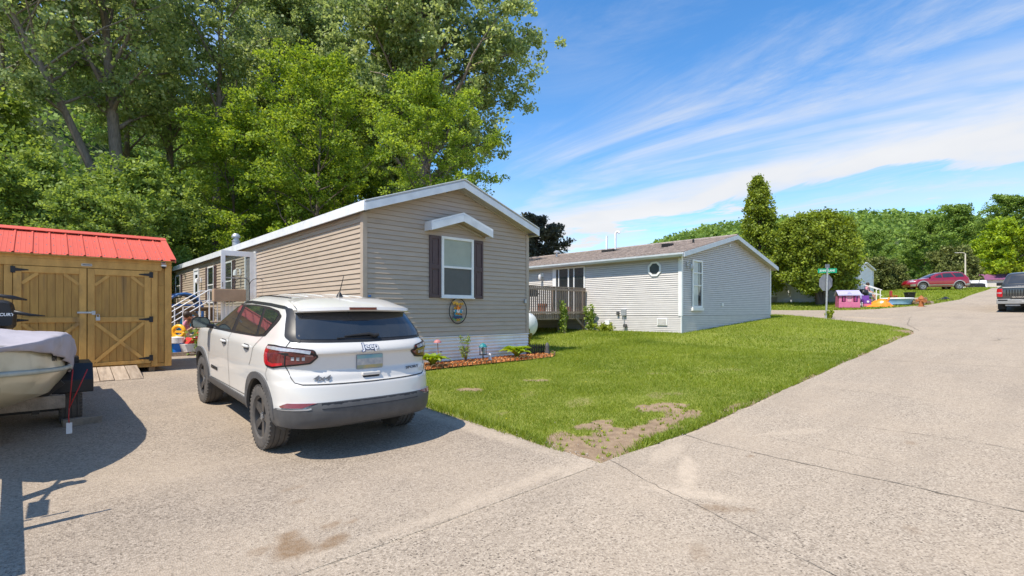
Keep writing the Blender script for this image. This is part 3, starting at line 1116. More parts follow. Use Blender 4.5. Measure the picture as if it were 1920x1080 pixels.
def skeleton(rng, height, r0, base, R, n_limb, elev, env, n_sub=8, lean=(0, 0), wob=.25, top=.95, droop=0.0, stems=None):
    """tapered trunk with limbs and side branches; returns tubes and twig tips"""
    tubes, tips = [], []
    stems = stems or [((0, 0, 0), (lean[0], lean[1]), height, r0)]
    for (o, ln, hh, rr) in stems:
        n = 9
        pts, rad_ = [], []
        ph = rng.uniform(0, 6, 2)
        for i in range(n + 1):
            t = i / n
            pts.append(np.array([o[0] + ln[0] * t + wob * math.sin(ph[0] + 4 * t) * t, o[1] + ln[1] * t + wob * math.sin(ph[1] + 3.4 * t) * t, o[2] + (hh * top - o[2]) * t]))
            flare = 1 + .45 * math.exp(-t * hh / .5) if o[2] < .1 else 1
            rad_.append(max(.012, rr * (1 - t) ** .85 * flare))
        tubes.append((pts, rad_, 9))
        T = np.array(pts)
        a0 = rng.uniform(0, 6)
        nl = max(3, int(n_limb * hh / height))
        for k in range(nl):
            t = base + (1 - base) * ((k + .3 + .5 * rng.random()) / nl) ** .9
            t = min(t, .985)
            x = t * n
            i = min(int(x), n - 1)
            p = T[i] + (T[i + 1] - T[i]) * (x - i)
            L = R * env(t) * rng.uniform(.78, 1.18)
            if L < .15:
                continue
            az = a0 + k * 2.39996 + rng.normal(0, .25)
            e = elev(t) + rng.normal(0, .10)
            d = np.array([math.cos(az) * math.cos(e), math.sin(az) * math.cos(e), math.sin(e)])
            m = 6
            lp, lr = [p], [max(.012, rr * (1 - t) ** .85 * .55)]
            for j in range(m):
                d = d + rng.normal(0, .13, 3) + np.array([0, 0, .05 - droop * (j / m)])
                d /= np.linalg.norm(d)
                lp.append(lp[-1] + d * L / m)
                lr.append(max(.008, lr[0] * (1 - (j + 1) / (m + .6))))
            tubes.append((lp, lr, 5))
            for q in range(n_sub):
                f = .22 + .78 * (q + rng.random()) / n_sub
                x2 = min(f * m, m - .01)
                i2 = int(x2)
                sp = lp[i2] + (lp[i2 + 1] - lp[i2]) * (x2 - i2)
                dd_ = (lp[i2 + 1] - lp[i2])
                dd_ = dd_ / np.linalg.norm(dd_)
                v = rng.normal(0, 1, 3)
                v -= dd_ * v.dot(dd_)
                v /= np.linalg.norm(v)
                sd = dd_ * .62 + v * .8 + np.array([0, 0, .15 - droop])
                sd /= np.linalg.norm(sd)
                SL = L * rng.uniform(.22, .42) * (1.15 - .5 * f) + .12
                mid = sp + sd * SL * .5 + rng.normal(0, .04, 3)
                end = sp + sd * SL + np.array([0, 0, -.12 * droop * SL])
                tubes.append(([sp, mid, end], [lr[i2] * .45 + .003, lr[i2] * .25 + .003, .004], 3))
                tips += [sp + sd * SL * .35, mid, end]
            tips.append(lp[-1])
    return tubes, np.array(tips)


def tree_thing(name, label, cat, loc, tubes, P, size, rng, lm, bark, tint, up=.35, group=None, out=None, aspect=.72, rotz=0.0):
    t = thing(name, label, cat, loc, rotz, group)
    mb = MB()
    for pts, rr, n in tubes:
        mb.tube(pts, list(rr), n, cap=False)
    mb.build('trunk', M[bark], t, smooth=180)
    tag(link('crown', crown_mesh('crown', P, size, rng, tint, up, out, aspect), LEAF[lm], t), kind='stuff')
    return t


def leaves_on(tips, per, spread, rng, flat=.75):
    P = np.repeat(tips, per, 0)
    g = rng.normal(0, 1, P.shape)
    g /= np.linalg.norm(g, axis=1)[:, None]
    g *= (rng.random(len(P)) ** .5)[:, None] * spread * rng.uniform(.6, 1.3, len(tips)).repeat(per)[:, None]
    g[:, 2] *= flat
    return P + g


def clump_tint(tips, per, rng, lo=.15, hi=.85, jitter=.22):
    c = rng.uniform(lo, hi, len(tips)).repeat(per)
    return c + rng.normal(0, jitter, len(c))


def at_ground(s, u, dz=-.05):
    return (s, u, H(s, u) + dz)


# ---- tall cottonwoods behind the homes
def cottonwood(seed, label, s, u, height, r0, base, R, n_limb=34, per=30, size=.20, stems=None, lean=(0, 0), group='cottonwoods behind the homes', spread=.62, name='cottonwood_tree', lm='cottonwood', n_sub=9, bark='bark_grey', dens=1.0):
    g = np.random.default_rng(seed)
    env = lambda t: (math.sin(PI * min(1, max(0, (t - base) / (1.04 - base))) ** .75) ** .6) * .98 + .06
    tubes, tips = skeleton(g, height, r0, base, R, n_limb, lambda t: .42 + .65 * t, env, n_sub, lean, .35, .97, .12, stems)
    keep = g.random(len(tips)) < dens
    tips = tips[keep]
    P = leaves_on(tips, per, spread, g)
    return tree_thing(name, label, 'tree', at_ground(s, u), tubes, P, size, g, lm, bark, clump_tint(tips, per, g), .25, group)


huge = cottonwood(21, 'huge cottonwood with a broad rounded crown against the blue sky', 15.9, 28.0, 27.5, .62, .26, 8.8, 62, 58, .245, n_sub=11, spread=.7)
dup(huge, at_ground(14.0, 42.5), 2.0, 'big cottonwood filling the sky behind the box elders', .98)
cottonwood(22, 'leaning fork-trunked cottonwood rising behind the red-roofed shed', -.35, 34.2, 27, .50, .44, 6.8, 36, 27, .21, dens=.8, spread=.62,
           stems=[((0, 0, 0), (-1.2, .8, 0), 27, .50), ((-.14, .1, 5.2), (-6.2, -.6), 21, .30)])
tall = cottonwood(23, 'straight grey-trunked cottonwood behind the far end of the tan home', 4.3, 34.2, 26, .36, .46, 5.0, 28, 27, .21, dens=.85, spread=.62)
for (s, u, rz, sc, lab) in [(.2, 42.0, 1.1, .95, 'slim dark-trunked cottonwood close behind the forked one'), (3.0, 42.5, 2.6, .92, 'slim cottonwood between the forked and the straight grey one'),
                            (-5.8, 41.0, 3.9, .9, 'tall cottonwood at the far end of the treeline beyond the shed'),
                            (10.0, 42.0, .6, 1.08, 'tall cottonwood behind the yellow-green box elders'), (18.5, 46.0, 4.4, 1.0, 'tall cottonwood half hidden by the huge rounded one')]:
    d = dup(tall, at_ground(s, u), rz, lab, sc)


# ---- bright box elders and maples in front of them
def broadleaf(seed, label, s, u, height, R, lm='boxelder', base=.12, per=34, size=.15, n_limb=32, name='box_elder_tree', bark='bark_dark', group='bright young trees behind the homes', n_sub=9, spread=.5, r0=.16, elev=.35, up=.5):
    g = np.random.default_rng(seed)
    env = lambda t: (math.sin(PI * min(1, .12 + .9 * (t - base) / (1.02 - base))) ** .55) * .95 + .08
    tubes, tips = skeleton(g, height, r0, base, R, n_limb, lambda t: elev + .7 * t, env, n_sub, (g.normal(0, .3), g.normal(0, .3)), .3, .97, .1)
    P = leaves_on(tips, per, spread, g, .65)
    return tree_thing(name, label, 'tree', at_ground(s, u), tubes, P, size, g, lm, bark, clump_tint(tips, per, g, .1, .95), up, group)


be = broadleaf(31, 'bright yellow-green box elder spreading behind the tan home roof', 8.0, 26.9, 15.5, 5.2, per=46)
b2 = dup(be, at_ground(9.7, 17.6), 2.1, 'yellow-green box elder nearest the ridge of the tan home', (.72, .72, .74))
dup(be, at_ground(4.6, 31.2), 4.0, 'yellow-green box elder beyond the far end of the tan home', (.95, .95, .80))
dup(be, at_ground(11.5, 33.0), 5.2, 'box elder in the gap between the bright one and the huge cottonwood', (1.0, 1.0, .86))
mp = broadleaf(32, 'leafy maple in the gap between shed and tan home', -1.2, 26.5, 7.2, 3.2, 'maple', .06, 40, .15, 26, 'maple_tree', spread=.45, r0=.11)
for (s, u, rz, sc, lab) in [(-2.9, 17.6, 1.3, .62, 'low maple just over the right half of the red roof'), (-5.2, 22.0, 2.6, .80, 'maple behind the left half of the red roof'),
                            (-3.4, 22.5, 3.3, .66, 'low maple behind the middle of the red roof'), (.6, 30.4, 5.1, 1.05, 'maple behind the vent pipe of the tan home'),
                            (-5.2, 31.0, .5, 1.1, 'taller maple left of the leaning cottonwood trunk'), (-7.4, 34.0, 4.4, 1.6, 'tall maple in the treeline beyond the shed')]:
    dup(mp, at_ground(s, u), rz, lab, sc)
# ---- darker trees that fill the shade of the wood
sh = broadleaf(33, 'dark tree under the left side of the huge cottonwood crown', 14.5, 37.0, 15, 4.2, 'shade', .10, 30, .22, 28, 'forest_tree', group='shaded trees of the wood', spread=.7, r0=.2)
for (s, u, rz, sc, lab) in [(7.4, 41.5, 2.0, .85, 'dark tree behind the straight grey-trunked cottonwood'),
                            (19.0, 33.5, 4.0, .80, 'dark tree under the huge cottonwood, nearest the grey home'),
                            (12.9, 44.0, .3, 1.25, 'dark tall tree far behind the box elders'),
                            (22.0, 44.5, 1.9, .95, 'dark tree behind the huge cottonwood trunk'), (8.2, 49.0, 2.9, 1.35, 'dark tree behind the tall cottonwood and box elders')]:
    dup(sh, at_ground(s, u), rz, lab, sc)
# ---- purple-leaved tree behind the grey home
broadleaf(34, 'dark purple-leaved tree showing over the far end of the grey home roof', 30.9, 31.0, 8.1, 3.4, 'purple', .15, 22, .26, 22, 'plum_tree', group=None, spread=.5, r0=.16)


# ---- cedars by the corner
def cedar(seed, label, s, u, height, R, stems=None, lm='cedar', base=.04, per=30, size=.13, n_limb=60, name='cedar_tree', shape=None, n_sub=7, spread=.30, dens=1.0, elev=.15, bark='bark_dark', group=None, r0=.14, cat='tree'):
    g = np.random.default_rng(seed)
    shape = shape or (lambda t: (1 - t) ** .7 * .95 + .05)
    tubes, tips = skeleton(g, height, r0, base, R, n_limb, lambda t: elev + .55 * t, shape, n_sub, (0, 0), .12, .98, -.1, stems)
    tips = tips[g.random(len(tips)) < dens]
    P = leaves_on(tips, per, spread, g, 1.0)
    return tree_thing(name, label, cat, at_ground(s, u), tubes, P, size, g, lm, bark, clump_tint(tips, per, g, .05, .95), .2, group)


cedar(41, 'taller cedar with a thin ragged top behind the grey home', 33.8, 11.4, 9.2, 2.5, per=22, n_limb=66, size=.16,
      shape=lambda t: (min(1, t / .2) * .4 + .6) * (1 - t) ** .85 * .98 + .07, dens=.62, spread=.34, n_sub=8)
cedar(42, 'rounded many-stemmed cedar with bare lower trunks behind the street sign', 33.8, 7.5, 5.6, 2.02, per=30, n_limb=66, size=.15, base=.20,
      shape=lambda t: math.sin(PI * min(1, max(0, .10 + .86 * t))) ** .6 * .95 + .04, spread=.36, elev=.1,
      stems=[((0, 0, 0), (.1, .1), 5.6, .15), ((.12, .05, 0), (.9, -.7), 5.1, .11), ((-.15, .05, 0), (-.8, .6), 5.2, .12), ((.02, -.12, 0), (.2, -.6), 4.7, .10), ((.05, .16, 0), (.7, .7), 4.9, .10)])
dome = lambda t: (1 - t ** 2.2) ** .5 * .97 + .03
db = cedar(43, 'large dark rounded evergreen shrub beyond the white home', 56.0, 9.0, 2.6, 1.85, None, 'spruce', .02, 30, .20, 40, 'evergreen_shrub', dome, 7, .35, 1.0, .1, group='evergreen shrubs on the rise', cat='shrub')
dup(db, at_ground(58.6, 7.9), 1.4, 'smaller evergreen shrub beside the large dark one', (.68, .68, .80))
dup(db, at_ground(108.2, 8.6), 2.8, 'broad brown-green evergreen behind the red wagon', (1.85, 1.85, 2.25))
lo = broadleaf(44, 'small bright yellow locust next to the light pole', 138.0, 9.1, 6.6, 3.4, 'locust', .04, 32, .26, 24, 'locust_tree', group='yellow-green locusts by the garage', spread=.6, r0=.1)
dup(lo, at_ground(130.9, 3.0), 1.0, 'large bright yellow locust behind the garage roof', (1.5, 1.5, 1.75))
dup(lo, at_ground(133.8, -4.7), 2.4, 'bright yellow locust behind the pickup cab', (1.55, 1.55, 1.7))
dup(lo, at_ground(113.2, 24.0), 4.0, 'low yellow-green locust between the two dark evergreens', (1.1, 1.1, .95))
# ---- wood edge on the rise at the end of the road
re = broadleaf(45, 'tall green tree at the wood edge above the garage', 172.1, 14.1, 22.5, 7.8, 'hill', .06, 24, .42, 34, 'wood_edge_tree', group='trees along the wood edge', spread=1.0, r0=.25)
for (s, u, rz, sc, lab) in [(167.8, 4.1, 1, 1.0, 'tall wood-edge tree over the garage gable'), (162.2, -5.8, 2, 1.05, 'tall wood-edge tree over the pickup cab'),
                            (179.2, 21.9, 3, .92, 'wood-edge tree behind the light pole'), (173.5, 32.5, 4, .80, 'wood-edge tree above the broad brown-green evergreen'),
                            (172.1, 42.5, 5, .74, 'wood-edge tree above the nose of the red wagon'), (160.7, 48.2, .5, .66, 'wood-edge tree above the smaller evergreen shrub'),
                            (155.1, 58.1, 1.5, .60, 'wood-edge tree above the large dark shrub'), (148.0, 66.6, 2.5, .56, 'wood-edge tree just clear of the rounded cedar'),
                            (200.5, 41.1, 3.5, .95, 'farther wood-edge tree rising over the red wagon roof'), (203.3, 25.4, 4.5, 1.0, 'farther wood-edge tree rising left of the lamp arm'),
                            (155.1, -15.7, 5.5, 1.1, 'wood-edge tree at the outermost end of the row'), (194.8, 58.1, .9, .8, 'farther wood-edge tree between the evergreen shrubs')]:
    dup(re, at_ground(s, u), rz, lab, sc)


# ------------------------------------------------------------------ wooded bluffs
def bluff(crest, foot, back, foot_z, back_z, steps=26):
    """crest: (x, y, z) along the top; foot/back: metres from the crest towards and away from the park"""
    crest = np.array(crest, float)
    n = 60
    tt_ = np.linspace(0, len(crest) - 1, n)
    C = np.stack([np.interp(tt_, range(len(crest)), crest[:, k]) for k in range(3)], 1)
    d = np.gradient(C[:, :2], axis=0)
    d /= np.linalg.norm(d, axis=1)[:, None]
    nrm = np.stack([d[:, 1], -d[:, 0]], 1)
    rows = []
    for k in range(steps + 1):
        w = k / steps * 1.5 - 1.0        # -1 foot .. 0 crest .. .5 back
        if w <= 0:
            q = C[:, :2] + nrm * (-w * foot)
            zz = foot_z + (C[:, 2] - foot_z) * np.sin((1 + w) * PI / 2) ** 1.15
        else:
            q = C[:, :2] - nrm * (w / .5 * back)
            zz = back_z + (C[:, 2] - back_z) * np.cos(w / .5 * PI / 2)
        zz = zz + (fnoise(q[:, 0], q[:, 1], .02) - .5) * 6 * np.clip((zz - foot_z) / 20, 0, 1)
        rows.append(np.column_stack([q, zz]))
    return np.array(rows)


def forest(name, rows, n, kmax, crown_r, cards, size, seed, lmat):
    g = np.random.default_rng(seed)
    R_, C_ = rows.shape[:2]
    i = g.uniform(0, kmax * (R_ - 1), n)
    j = g.uniform(0, C_ - 1.001, n)
    i0, j0 = i.astype(int), j.astype(int)
    fi, fj = (i - i0)[:, None], (j - j0)[:, None]
    P = (rows[i0, j0] * (1 - fi) * (1 - fj) + rows[i0 + 1, j0] * fi * (1 - fj) + rows[i0, j0 + 1] * (1 - fi) * fj + rows[i0 + 1, j0 + 1] * fi * fj)
    r = crown_r * g.uniform(.65, 1.35, n)
    D = g.normal(0, 1, (n, cards, 3))
    D /= np.linalg.norm(D, axis=2)[:, :, None]
    D[:, :, 2] = np.abs(D[:, :, 2]) * 1.0 - .25
    rr = r[:, None] * (.72 + .34 * g.random((n, cards)))
    bump = 1 + .18 * np.sin(D[:, :, 0] * 5 + g.uniform(0, 6, n)[:, None]) * np.cos(D[:, :, 1] * 5)
    Q = P[:, None, :] + D * (rr * bump)[:, :, None] * np.array([1, 1, 1.15]) + np.array([0, 0, 1.0]) * (r * .75)[:, None, None]
    tint = np.clip(g.uniform(.05, .85, n)[:, None] + g.normal(0, .12, (n, cards)), 0, 1)
    me = crown_mesh(name, Q.reshape(-1, 3), size, g, tint.ravel(), .2, D.reshape(-1, 3), .85)
    return tag(link(name, me, LEAF[lmat]), kind='stuff')


M['wood_floor'] = material('wood_floor', (.045, .065, .018), (.03, .045, .014), .1, rough=1)


def bluff_thing(rows, name='hill'):
    me = grid_mesh(name, rows[:, :, 0], rows[:, :, 1], rows[:, :, 2])
    return tag(link(name, me, M['wood_floor']), kind='structure')


# left bluff, close behind the wood; the crest runs from beyond the shed to behind the grey home
cl_ = [(-130, 100, 66), (-75, 128, 64), (-36, 140, 63), (-16, 150, 58.5), (2, 158, 57), (22, 160, 51), (42, 158, 38), (66, 150, 22), (88, 142, 6), (104, 134, -4)]
rows = bluff(cl_, 84, 90, 1.0, 20.0)
bluff_thing(rows)
forest('forest', rows, 620, .74, 3.7, 230, .52, 61, 'hill')
# right bluff beyond the end of the road
cr_ = [(300, 262, -14), (318, 244, -10), (332, 231, 18), (343, 221, 44), (355, 209, 53), (371, 195, 60), (400, 167, 67), (436, 134, 69.5), (467, 105, 68.5), (498, 76, 63), (523, 53, 55), (548, 30, 45), (579, 1, 36), (620, -80, 28)]
cr_ = [(a, b, c * .935) for a, b, c in cr_]
rows = bluff(cr_, 250, 160, 4.0, 10.0)
bluff_thing(rows)
forest('forest', rows, 3600, .78, 4.9, 38, 1.75, 62, 'hill')
# ------------------------------------------------------------------ see-through glass
def clear_glass(name, tint=.75, refl=.5):
    m = bpy.data.materials.new(name)
    m.use_nodes = True
    t = m.node_tree
    t.nodes.clear()
    o = t.nodes.new('ShaderNodeOutputMaterial')
    tr = t.nodes.new('ShaderNodeBsdfTransparent')
    tr.inputs[0].default_value = (tint * .96, tint, tint * .98, 1)
    g = t.nodes.new('ShaderNodeBsdfGlossy')
    g.inputs['Roughness'].default_value = .03
    f = t.nodes.new('ShaderNodeFresnel')
    f.inputs['IOR'].default_value = 1.5
    mt = t.nodes.new('ShaderNodeMath')
    mt.operation = 'MULTIPLY'
    mt.inputs[1].default_value = refl * 2
    mt.use_clamp = True
    t.links.new(f.outputs[0], mt.inputs[0])
    mx = t.nodes.new('ShaderNodeMixShader')
    t.links.new(mt.outputs[0], mx.inputs[0])
    t.links.new(tr.outputs[0], mx.inputs[1])
    t.links.new(g.outputs[0], mx.inputs[2])
    t.links.new(mx.outputs[0], o.inputs[0])
    return m


M['clear'] = clear_glass('clear_glass', .86, .5)


# ------------------------------------------------------------------ lap siding
def lap_board(axis, a0, a1, b0, b1, z0, z1, face, out, proud=.020, slot=.15):
    """one clapboard. axis 'x': runs along x on plane y=face; axis 'y': along y on plane x=face.
    a0..a1 bottom edge, b0..b1 top edge; out = direction of the outside (+1/-1)"""
    def P(t, d, z):
        return (t, face + out * d, z) if axis == 'x' else (face + out * d, t, z)
    z0 += (z1 - z0) * slot   # shadow gap under the lip
    v = [P(a0, 0, z0), P(a0, proud, z0), P(b0, .003, z1 + .004), P(b0, 0, z1 + .004),
         P(a1, 0, z0), P(a1, proud, z0), P(b1, .003, z1 + .004), P(b1, 0, z1 + .004)]
    return MB().add(v, [(0, 1, 2, 3), (7, 6, 5, 4), (0, 4, 5, 1), (1, 5, 6, 2), (2, 6, 7, 3), (3, 7, 4, 0)])


def gable_boards(W, z0, ze, rise, ex):
    """z, left and right limits of each course of a gable wall of width W"""
    s = rise / (W / 2)
    out = []
    z = z0
    while z < ze + rise - .03:
        z1 = min(z + ex, ze + rise - .005)
        f = lambda q: max(0.0, (q - ze) / s)
        out.append((z, z1, f(z), W - f(z), min(f(z1), W / 2 - .01), max(W - f(z1), W / 2 + .01)))
        z += ex
    return out


def window_unit(name, parent, axis, a0, a1, z0, z1, face, out, split=None, frame=.055, glass=('screen', 'glass'), trim='white_vinyl', depth=.035):
    """window > frame, sash rail, panes: a double-hung window set proud of the boards"""
    def B(mb, p0, p1, q0, q1, d0, d1):
        d0, d1 = sorted((face + out * d0, face + out * d1))
        if axis == 'x':
            mb.box(p0, p1, d0, d1, q0, q1)
        else:
            mb.box(d0, d1, p0, p1, q0, q1)
    fr = MB()
    B(fr, a0, a1, z0, z0 + frame, .004, depth)
    B(fr, a0, a1, z1 - frame, z1, .004, depth)
    B(fr, a0, a0 + frame, z0 + frame, z1 - frame, .004, depth)
    B(fr, a1 - frame, a1, z0 + frame, z1 - frame, .004, depth)
    w = fr.build(name, M[trim], parent, bevel=.004)
    zs = split if split is not None else None
    if zs:
        r = MB()
        B(r, a0 + frame, a1 - frame, zs - .022, zs + .022, .006, depth - .004)
        r.build('sash', M[trim], w)
        p = MB()
        B(p, a0 + frame, a1 - frame, z0 + frame, zs - .022, .002, .012)
        p.build('pane', M[glass[0]], w)
        p = MB()
        B(p, a0 + frame, a1 - frame, zs + .022, z1 - frame, .002, .018)
        p.build('pane', M[glass[1]], w)
    else:
        p = MB()
        B(p, a0 + frame, a1 - frame, z0 + frame, z1 - frame, .002, .012)
        p.build('pane', M[glass[0]], w)
    return w


def corrugated(axis, a0, a1, z0, z1, face, out, n_rib, depth=.018, per=6):
    rows = []
    for t in (a0, a1):
        r = []
        for k in range(n_rib * per + 1):
            q = k / per
            d = depth * (.5 + .5 * math.cos(2 * PI * q)) ** .8
            z = z0 + (z1 - z0) * k / (n_rib * per)
            r.append((t, face + out * d, z) if axis == 'x' else (face + out * d, t, z))
        rows.append(r)
    mb = MB()
    mb.grid(rows)
    return mb


# ------------------------------------------------------------------ tan single-wide home
h1 = thing('mobile_home', 'tan vinyl-sided single-wide home with maroon shutters and a small gable over its end window', 'house', (.61, 6.26, .30))
W, L, ZS, ZE, RI, EX = 4.62, 21.2, .62, 3.19, .80, .1016
SL = RI / (W / 2)
core = MB()
core.box(.02, W - .02, .02, L, .04, ZE)
core.prism([(.02, ZE + .001), (W - .02, ZE + .001), (W / 2, ZE + RI - .03)], 'y', .02, L)
core.build('wall', M['tan_trim'], h1)
for z, z1, a0, a1, b0, b1 in gable_boards(W, ZS, ZE, RI, EX):
    z += random.uniform(-.0018, .0018)
    lap_board('x', a0 + .02, a1 - .02, b0 + .02, b1 - .02, z, z1, 0.018, -1).build('siding_board', M['tan_siding'], h1)
z = ZS
while z < ZE - .05:
    z1 = min(z + EX, ZE)
    lap_board('y', .05, 12.2, .05, 12.2, z, z1, .018, -1).build('siding_board', M['tan_siding'], h1)
    lap_board('y', 12.204, L, 12.204, L, z, z1, .018, -1).build('siding_board', M['tan_siding'], h1)
    z += EX
mb = MB()
z = ZS
while z < ZE - .05:
    q = lap_board('y', .05, L, .05, L, z, min(z + EX, ZE), W - .018, 1)
    mb.add(q.v, q.f)
    z += EX
tag(mb.build('side_siding', M['tan_siding'], h1), kind='stuff')
for x0, x1 in ((-.012, .085), (W - .085, W + .012)):
    mb = MB()
    mb.box(x0, x1, -.014, .02, ZS - .01, ZE - .005)
    if x0 < 0:
        mb.box(-.014, .02, .0205, .10, ZS - .01, ZE - .005)
    else:
        mb.box(W - .02, W + .014, .0205, .10, ZS - .01, ZE - .005)
    mb.build('corner_trim', M['tan_trim'], h1, bevel=.004)
corrugated('x', 0.0, W, .0, ZS - .012, .012, -1, 8).build('skirting', M['skirt_metal'], h1, smooth=180)
corrugated('y', 0.03, L, .0, ZS - .012, .012, -1, 8).build('skirting', M['skirt_metal'], h1, smooth=180)
corrugated('y', 0.03, L, .0, ZS - .012, W - .012, 1, 8).build('skirting', M['skirt_metal'], h1, smooth=180)
mb = MB()
mb.box(-.02, W + .02, -.02, .02, ZS - .022, ZS - .002)
mb.build('drip_edge', M['white_trim'], h1)
# roof: two slopes, overhanging the end wall
OF, OE, TH = .27, .10, .045
for sgn in (0, 1):
    xe = -OE if sgn == 0 else W + OE
    zl = ZE + .13 - SL * OE
    zr = ZE + .13 + RI
    prof = [(xe, zl), (W / 2, zr), (W / 2, zr + TH), (xe, zl + TH)]
    MB().prism(prof, 'y', -OF + .004, L + .25).build('roof', M['roof_grey'], h1, fix=True)
    # white rake board with a metal drip edge along its top
    fp = [(xe, zl - .15), (W / 2, zr - .15), (W / 2, zr - .002), (xe, zl - .002)]
    MB().prism(fp, 'y', -OF - .022, -OF).build('fascia', M['white_trim'], h1, fix=True, bevel=.004)
    dp = [(xe, zl + TH - .008), (W / 2, zr + TH - .008), (W / 2, zr + TH + .012), (xe, zl + TH + .012)]
    MB().prism(dp, 'y', -OF - .034, -OF + .05).build('drip_edge', M['white_vinyl'], h1, fix=True)
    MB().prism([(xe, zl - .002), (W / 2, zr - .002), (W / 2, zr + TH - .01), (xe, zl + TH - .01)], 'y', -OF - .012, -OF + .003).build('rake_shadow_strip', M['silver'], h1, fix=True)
    sp = [(xe, zl - .118), (W / 2, zr - .118), (W / 2, zr - .105), (xe, zl - .105)]
    MB().prism(sp, 'y', -OF + .001, .03).build('soffit', M['soffit'], h1, fix=True)
    tr_ = [(0.03 if sgn == 0 else W - .03, ZE - .006), (W / 2, ZE + RI - .006), (W / 2, ZE + RI + .03), (0.03 if sgn == 0 else W - .03, ZE + .03)]
    MB().prism(tr_, 'y', -.025, .015).build('rake_trim', M['soffit'], h1, fix=True)
    # eave fascia along the long wall
    mb = MB()
    xo = (-OE - .024, -OE) if sgn == 0 else (W + OE, W + OE + .024)
    mb.box(xo[0], xo[1], -OF - .02, L + .25, zl - .15, zl + TH + .004)
    mb.build('fascia', M['white_trim'], h1, bevel=.006)
    mb = MB()
    xs = (-OE + .001, .03) if sgn == 0 else (W - .03, W + OE - .001)
    mb.box(xs[0], xs[1], -OF + .02, L + .2, zl - .13, zl - .115)
    mb.build('soffit', M['roof_grey'], h1)
# little gable over the window
AX, AW, AZ, AP = W / 2, .85, 3.10, .33
for sgn in (-1, 1):
    xe = AX + sgn * AW
    zr = AZ + AP * AW
    MB().prism([(xe, AZ), (AX, zr), (AX, zr + .04), (xe, AZ + .04)], 'y', -.262, .01).build('awning_roof', M['white_vinyl'], h1, fix=True)
    MB().prism([(xe, AZ - .165), (AX, zr - .165), (AX, zr - .003), (xe, AZ - .003)], 'y', -.272, -.25).build('awning_fascia', M['white_trim'], h1, fix=True, bevel=.004)
    MB().prism([(xe - sgn * .004, AZ - .125), (AX, zr - .13), (AX, zr - .115), (xe - sgn * .004, AZ - .11)], 'y', -.249, .01).build('awning_soffit', M['soffit'], h1, fix=True)
    mb = MB()
    x0, x1 = sorted((xe, xe + sgn * .02))
    mb.box(x0, x1, -.27, .01, AZ - .165, AZ + .03)
    mb.build('awning_end', M['white_trim'], h1)
    for (pa, pb) in (((xe - sgn * .12, AZ - .13), (AX, zr - .20)),):
        MB().prism([(pa[0], pa[1] - .02), (pb[0], pb[1] - .02), (pb[0], pb[1] + .02), (pa[0], pa[1] + .02)], 'y', -.02, .005).build('awning_trim', M['soffit'], h1, fix=True)
w = window_unit('window', h1, 'x', 1.86, 2.77, 1.50, 2.87, -.002, -1, split=2.185, frame=.06, glass=('screen', 'blind'), depth=.05)
# blind slats seen through the upper pane
mb = MB()
for k in range(16):
    zz = 2.24 + k * .036
    mb.box(1.93, 2.70, -.0245, -.0215, zz, zz + .027)
tag(mb.build('blind_slats', M['blind'], w), kind='stuff')
mb = MB()
mb.box(1.845, 2.785, -.075, -.014, 1.478, 1.4995)
mb.build('sill', M['white_vinyl'], w)


def shutter(parent, axis, a0, a1, z0, z1, face, out):
    def B(mb, p0, p1, q0, q1, d0, d1):
        d0, d1 = sorted((face + out * d0, face + out * d1))
        if axis == 'x':
            mb.box(p0, p1, d0, d1, q0, q1)
        else:
            mb.box(d0, d1, p0, p1, q0, q1)
    zm = (z0 + z1) / 2
    mb = MB()
    B(mb, a0, a0 + .05, z0, z1, .0, .032)
    B(mb, a1 - .05, a1, z0, z1, .0, .032)
    for q0, q1 in ((z0, z0 + .07), (zm - .05, zm + .05), (z1 - .07, z1)):
        B(mb, a0 + .05, a1 - .05, q0, q1, .0, .031)
    s = mb.build('shutter', M['maroon'], parent, bevel=.004)
    for q0, q1 in ((z0 + .07, zm - .05), (zm + .05, z1 - .07)):
        mb = MB()
        B(mb, a0 + .05, a1 - .05, q0, q1, .0, .014)
        B(mb, a0 + .075, a1 - .075, q0 + .03, q1 - .03, .0135, .022)
        mb.build('shutter_panel', M['maroon'], s)


shutter(h1, 'x', 1.555, 1.840, 1.485, 2.865, .002, -1)
shutter(h1, 'x', 2.800, 3.075, 1.485, 2.865, .002, -1)
for (y0, y1, z0, z1) in ((9.45, 10.35, 1.55, 2.90), (11.95, 12.9, 1.5, 2.90), (18.2, 19.4, 1.9, 2.9)):
    window_unit('window', h1, 'y', y0, y1, z0, z1, .002, -1, split=(z0 + z1) / 2, glass=('screen', 'glass'))
    shutter(h1, 'y', y0 - .33, y0 - .015, z0, z1, .004, -1)
    shutter(h1, 'y', y1 + .015, y1 + .33, z0, z1, .004, -1)
# front door standing open, storm door swung square to the wall
mb = MB()
for a, b, c, d in ((6.86, 6.95, .88, 2.98), (7.87, 7.96, .88, 2.98), (6.95, 7.87, 2.88, 2.98)):
    mb.box(-.035, .012, a, b, c, d)
door = mb.build('door', M['white_vinyl'], h1, bevel=.004)
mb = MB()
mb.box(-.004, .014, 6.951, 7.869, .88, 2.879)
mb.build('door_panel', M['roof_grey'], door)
sd = MB()
for a, b, c, d in ((-.93, -.82, .90, 2.95), (-.17, -.04, .90, 2.95), (-.82, -.17, 2.80, 2.95), (-.82, -.17, .90, 1.35)):
    sd.box(a, b, 6.885, 6.92, c, d)
sdo = sd.build('storm_door', M['white_vinyl'], h1, bevel=.004)
mb = MB()
mb.box(-.82, -.17, 6.898, 6.904, 1.35, 2.80)
mb.build('pane', M['clear'], sdo)
mb = MB()
mb.box(-.82, -.17, 6.890, 6.914, 2.15, 2.18)
mb.build('crossbar', M['steel'], sdo)
mb = MB()
